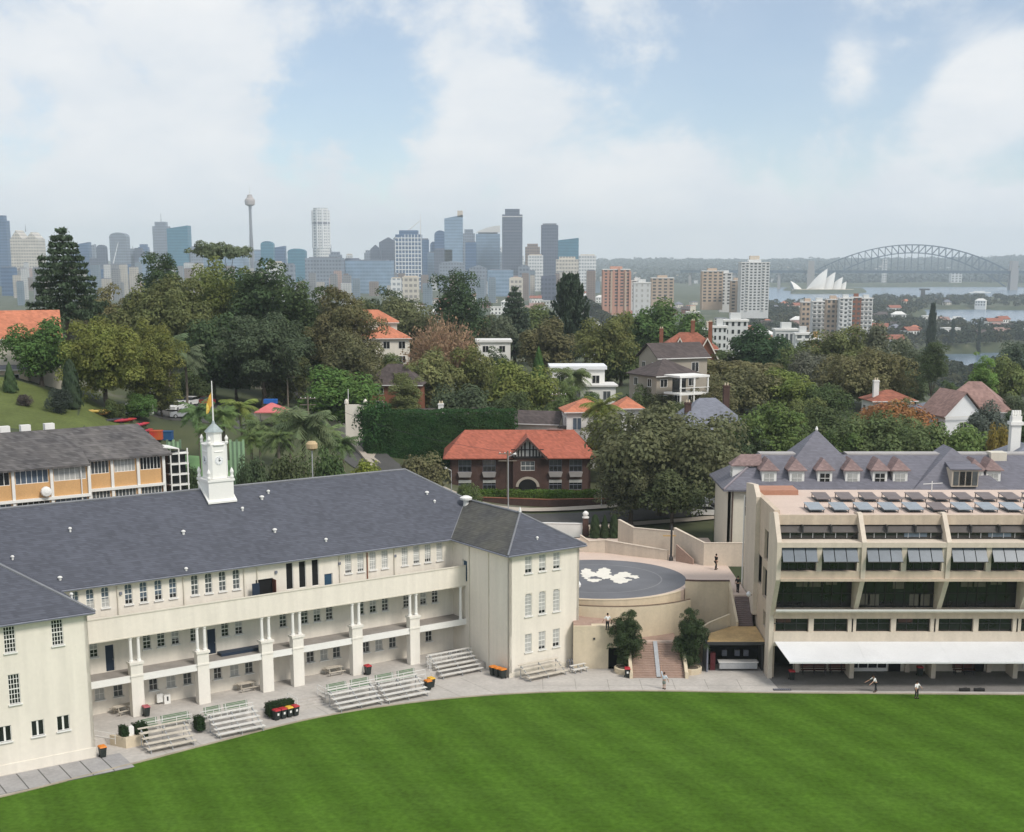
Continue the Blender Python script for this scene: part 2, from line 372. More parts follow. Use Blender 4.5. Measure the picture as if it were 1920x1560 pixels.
def wave(rz, s, dist):
    mp = n.new('ShaderNodeMapping'); mp.inputs['Rotation'].default_value = (0, 0, rz); l.new(geo.outputs['Position'], mp.inputs['Vector'])
    q = n.new('ShaderNodeTexWave'); q.inputs['Scale'].default_value = s; q.inputs['Distortion'].default_value = dist; q.inputs['Detail'].default_value = 3; q.inputs['Detail Scale'].default_value = .25; l.new(mp.outputs[0], q.inputs['Vector']); return q.outputs[0]
def mm(op, a, b_):
    q = n.new('ShaderNodeMath'); q.operation = op
    for i, v in enumerate((a, b_)):
        if isinstance(v, (int, float)): q.inputs[i].default_value = v
        else: l.new(v, q.inputs[i])
    return q.outputs[0]
dirn = math.atan2(-.91, .41)                              # mowing runs
v = mm('ADD', mm('MULTIPLY', mm('SUBTRACT', wave(math.pi / 2 - dirn, .062, .5), .5), .21), 1.0)
v = mm('MULTIPLY', v, mm('ADD', mm('MULTIPLY', mm('SUBTRACT', nz(.10, 6), .5), .55), 1.0)); v = mm('MULTIPLY', v, mm('ADD', mm('MULTIPLY', mm('SUBTRACT', wave(math.pi / 2 - dirn, .27, 1.5), .5), .07), 1.0)); v = mm('MULTIPLY', v, mm('ADD', mm('MULTIPLY', mm('SUBTRACT', wave(-dirn + .5, .11, 2.0), .5), .06), 1.0))
v = mm('MULTIPLY', v, mm('ADD', mm('MULTIPLY', mm('SUBTRACT', nz(.9, 5, (.45, 1.3, 1)), .5), .26), 1.0))
v = mm('MULTIPLY', v, mm('ADD', mm('MULTIPLY', mm('SUBTRACT', nz(2.2, 6), .5), 1.15), 1.0))
mixc = n.new('ShaderNodeMix'); mixc.data_type = 'RGBA'; mixc.inputs[6].default_value = (.052, .116, .009, 1); mixc.inputs[7].default_value = (.072, .136, .019, 1); l.new(nz(.18, 4), mixc.inputs[0])
hs = n.new('ShaderNodeHueSaturation'); l.new(mixc.outputs[2], hs.inputs['Color']); l.new(v, hs.inputs['Value']); l.new(hs.outputs[0], b.inputs['Base Color'])
b.inputs['Roughness'].default_value = .9; b.inputs['Specular IOR Level'].default_value = .04
rws = [[(p.x, -40 + (p.y + 40) * k / 12, .02) for p in edge] for k in range(13)]
tag(MB().grid(rws).build('sports_field', fm), kind='structure')
ap = MB().grid([[(p.x, p.y, .05) for p in edge], [(p.x, 170 if p.x > 26 else 152, .05) for p in edge]])
tag(ap.build('concrete_apron', K['paving']), kind='structure')
kb = MB()
o = []
for i, p in enumerate(edge):
    d = (edge[min(i + 1, len(edge) - 1)] - edge[max(i - 1, 0)]).normalized(); nn = Vector((-d.y, d.x)); o.append((p - nn * .12, p + nn * .13))
kb.grid([[(a.x, a.y, -.02) for a, c in o], [(a.x, a.y, .085) for a, c in o], [(c.x, c.y, .09) for a, c in o], [(c.x, c.y, .04) for a, c in o]])
tag(kb.build('field_kerb', mat('edging_concrete', (.36, .31, .24), .9, .2, .6, .1, 5)), kind='structure')
tag(MB().grid([[(25.8, 130.6, .06), (95, 129.0, .06)], [(25.0, 140, .06), (95, 140, .06)]]).build('asphalt_path', K['paving_grey']), kind='structure')
# ------------------------------------------------------------------ building helpers
def wall(name, m, parent, u0, u1, z0, z1, holes=(), loc=(0, 0, 0), rz=0.0, depth=.18, back=True, label=None):
    """upright wall facing -y in its own frame, with real openings (u0,z0,u1,z1) and reveals"""
    us = sorted({u0, u1, *[h[0] for h in holes], *[h[2] for h in holes]}); zs = sorted({z0, z1, *[h[1] for h in holes], *[h[3] for h in holes]})
    us = [u for u in us if u0 <= u <= u1]; zs = [z for z in zs if z0 <= z <= z1]
    b = MB()
    for i in range(len(us) - 1):
        for j in range(len(zs) - 1):
            cu, cz = (us[i] + us[i + 1]) / 2, (zs[j] + zs[j + 1]) / 2
            if any(h[0] < cu < h[2] and h[1] < cz < h[3] for h in holes): continue
            b.face([(us[i], 0, zs[j]), (us[i + 1], 0, zs[j]), (us[i + 1], 0, zs[j + 1]), (us[i], 0, zs[j + 1])])
    for a, c, d, e in holes:
        b.face([(a, 0, c), (a, 0, e), (a, depth, e), (a, depth, c)]); b.face([(d, 0, c), (d, depth, c), (d, depth, e), (d, 0, e)])
        b.face([(a, 0, e), (d, 0, e), (d, depth, e), (a, depth, e)]); b.face([(a, 0, c), (a, depth, c), (d, depth, c), (d, 0, c)])
    if back:
        D = depth + .12
        b.face([(u0, D, z0), (u0, D, z1), (u1, D, z1), (u1, D, z0)]); b.face([(u0, 0, z1), (u1, 0, z1), (u1, D, z1), (u0, D, z1)])
        b.face([(u0, 0, z0), (u0, 0, z1), (u0, D, z1), (u0, D, z0)]); b.face([(u1, 0, z0), (u1, D, z0), (u1, D, z1), (u1, 0, z1)])
    o = b.build(name, m, parent, loc, rz)
    if label: o['label'] = label
    return o
_wc = {}
def window(parent, u, z0, w_, h, y=0.0, loc=(0, 0, 0), rz=0.0, cols=2, rows=3, rail=True, top='glass_mid', low='glass_dark', frac=.0, arch=False, frame='white', sill=True, recess=.10, bar=.035, wallmat='cream'):
    """a window that sits in an opening whose lower left corner is (u, z0)"""
    key = (round(w_, 2), round(h, 2), cols, rows, rail, top, low, frac, arch, frame, sill, bar, wallmat)
    if key not in _wc:
        b = MB(); t = .055
        b.box(0, -.03, 0, t, .05, h); b.box(w_ - t, -.03, 0, w_, .05, h); b.box(t, -.03, 0, w_ - t, .05, t); b.box(t, -.03, h - t, w_ - t, .05, h)
        for i in range(1, cols): x = w_ * i / cols; b.box(x - bar / 2, -.01, t, x + bar / 2, .03, h - t)
        for j in range(1, rows): z = h * j / rows; b.box(t, -.012, z - bar / 2, w_ - t, .032, z + bar / 2)
        if rail: b.box(t, -.025, h / 2 - .04, w_ - t, .04, h / 2 + .04)
        if arch:
            k = 6
            for sgn in (0, 1):
                pts = [(w_ * sgn, -.05, h)]
                for i in range(k + 1):
                    a = math.pi / 2 * i / k; x = w_ / 2 * (1 - math.cos(a)); z = h - w_ * .42 * (1 - math.sin(a))
                    pts.append((x if sgn == 0 else w_ - x, -.05, z))
                b.prism(pts, (0, .06, 0), 1)
        p = MB()
        if frac > 0:
            p.box(t, .005, h * frac, w_ - t, .02, h - t, 0); p.box(t, .012, t, w_ - t, .028, h * frac, 1)
        else: p.box(t, .005, t, w_ - t, .02, h - t, 0)
        s_ = MB().box(-.09, -.24, -.10, w_ + .09, .03, 0.0) if sill else None
        _wc[key] = (b.mesh('window', [K[frame], K[wallmat]]), p.mesh('pane', [K[top], K[low]]), s_.mesh('sill', K['white']) if sill else None)
    fm_, pm, sm = _wc[key]
    M = Matrix.Translation(Vector(loc)) @ Matrix.Rotation(rz, 4, 'Z')
    q = M @ Vector((u, y + recess, z0))
    o = ob('window', fm_, parent, q, rz); ob('pane', pm, o)
    if sm: ob('sill', sm, o)
    return o
def roof_poly(b, pts, t=.22, m=0): b.slab([Vector(p) for p in pts], t, m)
def door(parent, u, z0, w_, h, m, loc=(0, 0, 0), rz=0.0, recess=.12, frame='white'):
    M = Matrix.Translation(Vector(loc)) @ Matrix.Rotation(rz, 4, 'Z')
    d = MB().box(.05, 0, 0, w_ - .05, .05, h - .05).box(w_ * .2, -.015, h * .55, w_ * .8, .0, h * .88).box(w_ * .2, -.015, h * .12, w_ * .8, .0, h * .46).build('door', K[m], parent, M @ Vector((u, recess, z0)), rz)
    MB().box(0, -.03, 0, .05, .06, h).box(w_ - .05, -.03, 0, w_, .06, h).box(0, -.03, h - .05, w_, .06, h).build('door_frame', K[frame], d)
    MB().box(w_ - .16, -.06, 1.0, w_ - .12, 0, 1.12).build('handle', K['steel'], d)
    return d

# ------------------------------------------------------------------ the long cream school building with its clock tower
ALPHA = R(34.8); C0 = Gz(955, 1272, 0)
E1 = Vector((math.cos(ALPHA), math.sin(ALPHA), 0)); E2 = Vector((-math.sin(ALPHA), math.cos(ALPHA), 0))
def SL(a, b, z=0.0): return Vector((C0.x, C0.y, 0)) + E1 * a + E2 * b + Vector((0, 0, z))     # school frame -> world
school = thing('school_building', 'long cream three-storey school building with slate roof, balconies and clock tower', 'building', SL(0, 0), ALPHA)
EV = 12.6
# right wing
hs_ = []
for cx in (2.31, 4.0, 5.76):
    hs_ += [(cx - .42, 2.36, cx + .42, 4.2), (cx - .42, 6.04, cx + .42, 8.32), (cx - .42, 10.4, cx + .42, 12.1)]
wall('wall', K['cream'], school, 0, 8.6, 0, EV, hs_)
for i, cx in enumerate((2.31, 4.0, 5.76)):
    window(school, cx - .42, 2.36, .84, 1.84, cols=2, rows=4, top='blind', frac=(.0, .16, .2)[i])
    window(school, cx - .42, 6.04, .84, 2.28, cols=2, rows=6, top='blind', frac=(.0, .18, .0)[i], arch=True)
    window(school, cx - .42, 10.4, .84, 1.7, cols=2, rows=4, top='blind', frac=(.26, .17, .17)[i])
MB().box(-.05, -.05, 0, 8.65, 0.0, .5).build('plinth', K['cream2'], school)
wall('wall', K['cream'], school, 0, 10.3, 0, EV, [(1.9, 8.4, 2.75, 10.6)], (0, 10.3, 0), -R(90))
door(school, 1.9, 8.4, .85, 2.15, 'door_teal', (0, 10.3, 0), -R(90))
wall('wall', K['cream'], school, 0, 28, 0, EV, (), (8.6, 0, 0), R(90))
wall('wall', K['cream2'], school, 0, 68, 0, EV, (), (8.6, 28, 0), R(180))
# left wing
L0, LB = -41.2, 1.2
lh = [(-47.94, 10.1, -47.02, 12.25), (-44.16, 10.1, -43.22, 12.25), (-47.85, 5.8, -46.93, 8.28), (-46.28, 2.8, -45.25, 4.12), (-44.21, 2.85, -43.17, 4.12), (-48.9, 2.8, -47.86, 4.12), (-51.8, 10.1, -50.9, 12.25), (-51.8, 5.8, -50.9, 8.28)]
wall('wall', K['cream'], school, -55, L0, -.1, EV, lh, (0, LB, 0))
for i, (a, c, d, e_) in enumerate(lh):
    if e_ - c > 2: window(school, a, c, d - a, e_ - c, LB, cols=4, rows=6, rail=True, top='glass_dark', arch=False, bar=.045)
    else: window(school, a, c, d - a, e_ - c, LB, cols=2, rows=1, rail=False, top='glass_dark', bar=.16)
wall('wall', K['cream'], school, LB, 10.3, 0, EV, (), (L0, 0, 0), R(90))
MB().box(-55, LB - .06, -.1, L0 + .06, LB, .9).build('plinth', K['cream'], school)
# main wall behind the balconies, three floors
TW = [-39.3, -37.95, -36.59, -34.46, -33.07, -31.68, -30.29, -28.18, -26.82, -25.45, -24.06]
PW = [-12.18, -10.8, -9.43, -8.06, -5.73, -4.35, -3.0, -1.6]
DK = [-18.55, -17.19, -15.81]
mh = [(x - .36, 10.35, x + .36, 12.22) for x in TW + PW] + [(x - .38, 9.55, x + .38, 12.2) for x in DK] + [(-22.1, 8.4, -20.3, 10.95), (-14.85, 8.4, -13.95, 10.6)]
W2 = [-37.9, -33.0, -31.65, -30.28, -28.46, -25.39, -23.99, -19.4, -17.1, -15.75, -14.4, -10.9, -9.5, -8.1, -5.6, -3.6, -2.2]
D2 = [(-36.9, -36.05), (-27.2, -26.3)]
mh += [(x - .38, 5.95, x + .38, 7.4) for x in W2] + [(a, 4.45, c, 6.9) for a, c in D2]
W1 = [(-37.6, .45), (-35.9, .45), (-32.6, .42), (-30.9, .45), (-29.3, .42), (-26.3, .4), (-24.6, .45), (-23.1, .42), (-16.6, .42), (-15.1, .42), (-13.7, .42), (-10.4, .42), (-8.9, .42), (-7.3, .42), (-3.0, .4)]
D1 = [(-21.2, -20.6), (-5.1, -4.2)]
mh += [(x - h_, 1.95, x + h_, 3.05) for x, h_ in W1] + [(a, .65, c, 2.9) for a, c in D1]
BW = 10.3
wall('wall', K['cream'], school, L0, 0, .3, EV, mh, (0, BW, 0))
for i, x in enumerate(TW): window(school, x - .36, 10.35, .72, 1.87, BW, cols=2, rows=4, top=('glass_blue' if i < 7 else 'glass_mid'), low=('blind' if i < 3 else 'glass_dark'), frac=(.42, .42, .42, .2, .18, .3, .2, 0, 0, 0, 0)[i], arch=True)
for i, x in enumerate(PW): window(school, x - .36, 10.35, .72, 1.87, BW, cols=3, rows=5, top='blind', frac=(.14, .12, 0, 0, 0, .15, .22, 0)[i])
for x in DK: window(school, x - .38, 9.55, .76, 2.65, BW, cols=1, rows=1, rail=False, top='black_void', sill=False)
for i, x in enumerate(W2): window(school, x - .38, 5.95, .76, 1.45, BW, cols=2, rows=4, top=('glass_mid' if i % 3 else 'blind'), frac=(.5, .5, .45, .35)[i % 4])
for i, (x, h_) in enumerate(W1): window(school, x - h_, 1.95, 2 * h_, 1.1, BW, cols=2, rows=2, rail=False, top=('blind', 'glass_mid', 'glass_dark')[i % 3])
for a, c in D2: door(school, a, 4.45, c - a, 2.45, 'door_blue', (0, BW, 0))
for a, c in D1: door(school, a, .65, c - a, 2.25, 'door_blue', (0, BW, 0))
door(school, -14.85, 8.4, .9, 2.2, 'door_teal', (0, BW, 0))
dd = MB().box(0, 0, 0, 1.8, .03, 2.5).build('doorway', K['black_void'], school, (-22.1, BW + .17, 8.4))
MB().box(-.72, -.9, .03, 0.02, -.84, 2.42).build('door_leaf', K['door_blue'], dd, (.02, 0, 0)); MB().box(1.78, -.75, .03, 1.84, .0, 2.45).build('door_leaf', mat('red_door_paint', (.13, .05, .035), .5), dd)
door(school, 6.1, .65, 1.1, 2.6, 'door_blue', (0, BW, 0), -R(90)); door(school, 1.2, 4.45, .9, 2.6, 'black_void', (0, BW, 0), -R(90))
# balconies
MB().box(L0, 7.95, 3.9, 0, BW, 4.42).build('balcony_floor', K['floor'], school)
MB().box(L0, 7.78, 3.86, 0, 7.95, 4.46).build('edge_beam', K['white'], school)
MB().box(L0, 7.95, 8.0, 0, BW, 8.38).build('balcony_floor', K['floor'], school)
pr = MB().box(L0, 7.8, 7.95, 0, 7.95, 10.0).build('balcony_parapet', K['cream'], school)
MB().box(L0, 7.74, 10.0, 0, 8.0, 10.09).build('coping', K['cream2'], pr)
MB().box(L0, 7.77, 7.92, 0, 7.8, 8.02).build('moulding', K['cream2'], pr)
K['pier'] = mat('cream_white_pier', (.80, .765, .69), .8, .04, .4, .03, streak=.08)
for a in (-35.0, -28.75, -22.35, -19.15, -12.75, -6.22):
    c = MB().box(a - .56, 7.66, .5, a + .56, 8.4, 5.45).build('column', K['pier'], school)
    MB().box(a - .66, 7.56, 5.45, a + .66, 8.5, 5.68).build('capital', K['pier'], c)
    MB().box(a - .62, 7.6, 4.35, a + .62, 7.66, 4.5).build('string_course', K['pier'], c)
    for s_ in (-.36, .36):
        MB().lathe([(.20, 5.68), (.20, 5.8), (.155, 5.86), (.14, 7.7), (.2, 7.76), (.2, 7.95)], 12, (a + s_, 8.02)).build('shaft', K['white'], c)
MB().lathe([(.20, 4.46), (.155, 4.7), (.14, 7.7), (.2, 7.76), (.2, 7.95)], 12, (-.55, 8.02)).build('shaft', K['white'], school)
# terrace the columns stand on, and its retaining front
tm = MB().prism([(L0, 3.6, 0), (-39.4, 3.6, 0), (-38.2, 2.7, 0), (-22.0, 2.7, 0), (-22.0, 4.4, 0), (-18.9, 4.4, 0), (-18.9, 2.7, 0), (-7.4, 2.7, 0), (-6.6, 4.2, 0), (0, 4.2, 0), (0, BW, 0), (L0, BW, 0)], (0, 0, .65))
ter = tm.build('terrace', K['paving'], None, SL(0, 0), ALPHA); tag(ter, kind='structure')
for i in range(4):
    MB().box(-22.0, 2.75 + .42 * i, .04, -18.9, 3.17 + .42 * i if i < 3 else 4.41, .16 * (i + 1)).build('step', K['paving'], ter)
# roof
S1, RZ_, WZ = .63, 18.65, 15.62
b = MB()
roof_poly(b, [(-40.7, 9.8, EV), (-.5, 9.8, EV), (4.3, 14.4, WZ), (-.5, 19, RZ_), (-62, 19, RZ_), (-47.9, 16.9, 17.1)])
roof_poly(b, [(9.1, -.5, EV), (9.1, 28.2, EV), (-.5, 19, RZ_), (4.3, 14.4, WZ), (4.3, 4.3, WZ)])
roof_poly(b, [(-.5, -.5, EV), (9.1, -.5, EV), (4.3, 4.3, WZ)])
roof_poly(b, [(9.1, 28.2, EV), (-62, 28.2, EV), (-62, 19, RZ_), (-.5, 19, RZ_)])
roof_poly(b, [(-40.7, .7, EV), (-40.7, 9.8, EV), (-47.9, 16.9, 17.1), (-47.9, 7.9, 17.1)])
roof_poly(b, [(-55.1, .7, EV), (-40.7, .7, EV), (-47.9, 7.9, 17.1)])
roof_poly(b, [(-55.1, 9.8, EV), (-55.1, .7, EV), (-47.9, 7.9, 17.1), (-47.9, 16.9, 17.1)])
roof = b.build('roof', K['slate'], school)
b = MB(); roof_poly(b, [(-.5, -.5, EV), (4.3, 4.3, WZ), (4.3, 14.4, WZ), (-.5, 9.8, EV)]); b.build('weathered_slope', K['slate_old'], roof)
lead = mat('lead_flashing', (.20, .205, .22), .5, .15, 1)
def ridge(p0, p1, r=.13, m=lead): MB().tube(p0, p1, r, k=6).build('ridge_cap', m, roof)
ridge((-.5, 19, RZ_), (-62, 19, RZ_)); ridge((-.5, 19, RZ_), (4.3, 14.4, WZ)); ridge((4.3, 14.4, WZ), (4.3, 4.3, WZ)); ridge((4.3, 4.3, WZ), (-.5, -.5, EV), .1); ridge((4.3, 4.3, WZ), (9.1, -.5, EV), .1)
ridge((-47.9, 7.9, 17.1), (-40.7, .7, EV), .14); ridge((-.5, 9.8, EV + .02), (4.3, 14.4, WZ), .05); ridge((-47.9, 7.9, 17.1), (-47.9, 16.9, 17.1))
for p0, p1 in (((-40.7, 9.72, EV - .12), (-.5, 9.72, EV - .12)), ((-.58, -.5, EV - .12), (-.58, 9.7, EV - .12)), ((-.5, -.58, EV - .12), (9.1, -.58, EV - .12)), ((-55, .62, EV - .12), (-40.7, .62, EV - .12))):
    MB().tube(p0, p1, .09, k=6).build('gutter', K['slate_grey'], roof)
sf = MB().box(-.42, -.42, EV - .3, 9.0, 0, EV - .2).box(-.42, 0, EV - .3, 0, 9.9, EV - .2).box(L0, 9.86, EV - .3, -.42, BW, EV - .2).box(-55, .76, EV - .3, -40.8, LB, EV - .2)
sf.build('soffit', K['cream'], roof)
for a, b_, k in ((-27.5, 14.2, .3), (-40.3, 10.9, .32), (-29.0, 10.15, .26), (-18.6, 13.2, .34), (-14.0, 11.4, .26), (-18.0, 17.2, .36), (-17.0, 17.8, .26), (-20.6, 16.1, .24), (.2, 15.6, .34), (.4, 14.4, .22), (-41.2, 5.0, .24), (4.0, .9, .22), (-37.6, 15.9, .24), (-43.5, 13.6, .24)):
    zz = EV + .657 * (b_ - 9.8) if b_ > 9.8 else (EV + .63 * (b_ + .5) if a > 0 else EV + .63 * (-40.7 - a) + .2)
    MB().lathe([(k * .4, -.3), (k * .4, .1), (k * .7, .12), (k * .6, .22), (k * .2, .28)], 10).build('roof_vent', K['offwhite'], roof, (a, b_, zz))
v_ = MB().lathe([(.3, -.4), (.3, .35), (.62, .4), (.66, .62), (.3, .8)], 14).build('roof_vent', K['offwhite'], roof, (3.7, 13.4, 15.35))
MB().lathe([(.1, 0), (.16, .1), (.12, .35), (.02, .6)], 8).build('finial', K['offwhite'], roof, (4.3, 4.3, WZ))
for a in (-35.5, -29.3, -23.3, -21.95, -13.2, -7.0): MB().tube((a, BW - .09, 8.4), (a, BW - .09, EV - .2), .055, k=6).build('downpipe', K['cream2'], school)
MB().tube((-10.1, BW - .09, 8.4), (-10.1, BW - .09, EV - .2), .06, k=6).build('downpipe', K['brick_red'], school)
MB().tube((-.08, 7.1, .1), (-.08, 7.1, EV - .3), .05, k=6).build('downpipe', K['cream2'], school)
MB().tube((-.09, 3.6, .1), (-.09, 3.6, EV - .3), .05, k=6).build('downpipe', K['cream'], school)
for a in (-35.2, -20.0, -13.2, -6.9):
    MB().box(a - .12, BW - .16, 11.35, a + .12, BW, 11.6).build('alarm_box', K['slate_grey'], school)
# clock tower on the ridge
ct = ob('clock_tower', None, school, (-22.2, 18.6, 0)); ct.empty_display_size = .3
MB().box(-1.3, -1.3, 16.6, 1.3, 1.3, 19.5).box(-1.4, -1.4, 19.5, 1.4, 1.4, 19.72).box(-1.36, -1.36, 17.6, 1.36, 1.36, 17.75).build('tower_base', K['white'], ct)
MB().prism([(-1.5, -1.55, 17.42), (1.5, -1.55, 17.42), (1.5, 1.0, 19.2), (-1.5, 1.0, 19.2)], (0, 0, .18)).build('flashing', K['white'], ct)
MB().prism([(x, y, 19.75) for x, y in ((-.7, -1.02), (.7, -1.02), (1.02, -.7), (1.02, .7), (.7, 1.02), (-.7, 1.02), (-1.02, .7), (-1.02, -.7))], (0, 0, 3.3)).build('tower_shaft', K['white'], ct)
for z, r in ((22.3, 1.16), (22.98, 1.28)): MB().lathe([(r * .9, z), (r, z + .07), (r, z + .14), (r * .92, z + .22)], 8, ph=R(22.5)).build('cornice', K['white'], ct)
MB().lathe([(.74, 23.15), (.74, 24.15), (.85, 24.18), (.85, 24.28)], 8, ph=R(22.5)).build('lantern', K['white'], ct)
cop = mat('verdigris_lead', (.33, .38, .38), .6, .15, 2)
MB().lathe([(.92, 24.28), (.62, 24.6), (.38, 24.85), (.18, 25.05), (.1, 25.35)], 8, ph=R(22.5)).build('tower_roof', cop, ct)
MB().tube((0, 0, 25.2), (0, 0, 29.2), .085, .05, 8).build('flagpole', K['white'], ct)
for sx in (-1, 1):
    for sy in (-1, 1):
        MB().lathe([(.16, 19.75), (.2, 19.9), (.13, 20.1), (.2, 20.4), (.12, 20.62), (.02, 20.8)], 8, (sx * 1.2, sy * 1.2)).build('urn', K['white'], ct)
        MB().lathe([(.14, 23.15), (.18, 23.3), (.12, 23.4), (.19, 23.65), (.1, 23.85), (.02, 23.98)], 8, (sx * .9, sy * .9)).build('urn', K['white'], ct)
def clock(parent, loc, rz):
    k = 24
    f = MB().prism([(.42 * math.cos(2 * math.pi * i / k), 0, .42 * math.sin(2 * math.pi * i / k)) for i in range(k)], (0, -.05, 0)).build('clock_face', K['pure_white'], parent, loc, rz)
    h = MB().box(-.03, -.08, -.06, .03, -.055, .26).box(-.06, -.08, -.05, .16, -.055, .03).prism([(-.05, -.055, -.1), (.05, -.055, -.1), (.05, -.055, .02), (-.05, -.055, .02)], (0, -.02, 0))
    h.v = h.v[:]; h.build('clock_hand', K['darksteel'], parent, loc, rz)
    for q in range(12):
        a = 2 * math.pi * q / 12; MB().box(-.016, -.07, .33, .016, -.05, .38).build('hour_mark', K['darksteel'], parent, loc, 0).rotation_euler = (0, a, rz)
clock(ct, (0, -1.02, 21.55), 0); clock(ct, (-1.02, 0, 21.55), -R(90))
# the flag hangs limp on the pole
fl = thing('flag', 'small limp gold and yellow flag on the clock tower flagpole', 'flag', SL(-22.2, 18.6, 27.3), ALPHA)
gold = mat('gold_flag_cloth', (.60, .34, .06), .8, .1); yel = mat('yellow_flag_cloth', (.66, .52, .12), .8, .1)
MB().grid([[(-.05 - .12 * k + .05 * math.sin(k * 2 + z * 3), .08 * math.sin(k * 1.7 + z), .9 - z * .45 - .22 * k) for k in range(5)] for z in range(4)]).build('gold_cloth', gold, fl)
MB().grid([[(-.35 - .1 * k + .04 * math.sin(k * 2 + z * 3), .07 * math.sin(k * 1.7 + z) + .03, .15 - z * .3 - .2 * k) for k in range(4)] for z in range(4)]).build('yellow_cloth', yel, fl)
# ------------------------------------------------------------------ terraced concrete building on the field's far side
FX, BAY, NB = 25.5, 8.1, 6
K['glass_awn'] = mat('grey_awning_glass', (.135, .158, .185), .3, .12, 1.0, .08, spec=.5); K['dull'] = mat('dull_blind', (.16, .15, .12), .8, .2, 1); K['shade'] = mat('brown_grey_shade', (.10, .09, .085), .6, .15, 1)
hall = thing('classroom_block', 'beige concrete classroom block with raked fins, glass awnings and white canopy', 'building', (0, 0, 0))
XE = FX + BAY * NB
prof = [(150, 0), (134.5, 0), (134.5, 6.5), (132.0, 10.6), (132.0, 14.3), (134.2, 16.9), (136.5, 17.15), (150, 17.15)]
finp = [(136.6, 0), (134.5, 0), (134.5, 6.5), (132.0, 10.6), (131.95, 14.3), (134.2, 16.75), (134.9, 16.75), (136.6, 16.4)]
for i in range(NB + 1):
    x = FX + BAY * i
    p_ = finp
    MB().prism([(x - .22, y, z) for y, z in p_], (.44, 0, 0)).build('fin', K['concrete_lt'], hall)
def lv(name, m, y0, z0, y1, z1, x0=FX + .22, x1=XE): return MB().box(x0, y0, z0, x1, y1, z1).build(name, K[m], hall)
lv('roof_slab', 'paving_pink', 134.3, 16.2, 149.6, 16.5)
lv('roof_fascia', 'concrete', 134.15, 15.62, 134.6, 16.56)
lv('floor_slab', 'concrete_lt', 131.98, 13.8, 136, 14.28)
lv('spandrel', 'concrete', 132.1, 10.62, 132.6, 11.45); lv('floor_slab', 'concrete', 131.9, 10.5, 136, 10.75)
lv('ledge', 'concrete_lt', 133.75, 6.92, 136, 7.12); lv('ledge_rail', 'offwhite', 133.6, 7.12, 133.75, 7.3)
lv('spandrel', 'concrete', 134.35, 6.2, 134.8, 6.92); lv('spandrel', 'concrete_lt', 134.45, 3.4, 134.85, 4.82)
lv('core_wall', 'black_void', 136.4, 3.4, 149, 16.2); lv('rear_core', 'black_void', 139, 0.1, 149, 3.4); lv('back_wall', 'concrete', 149.2, 0, 149.9, 16.4)
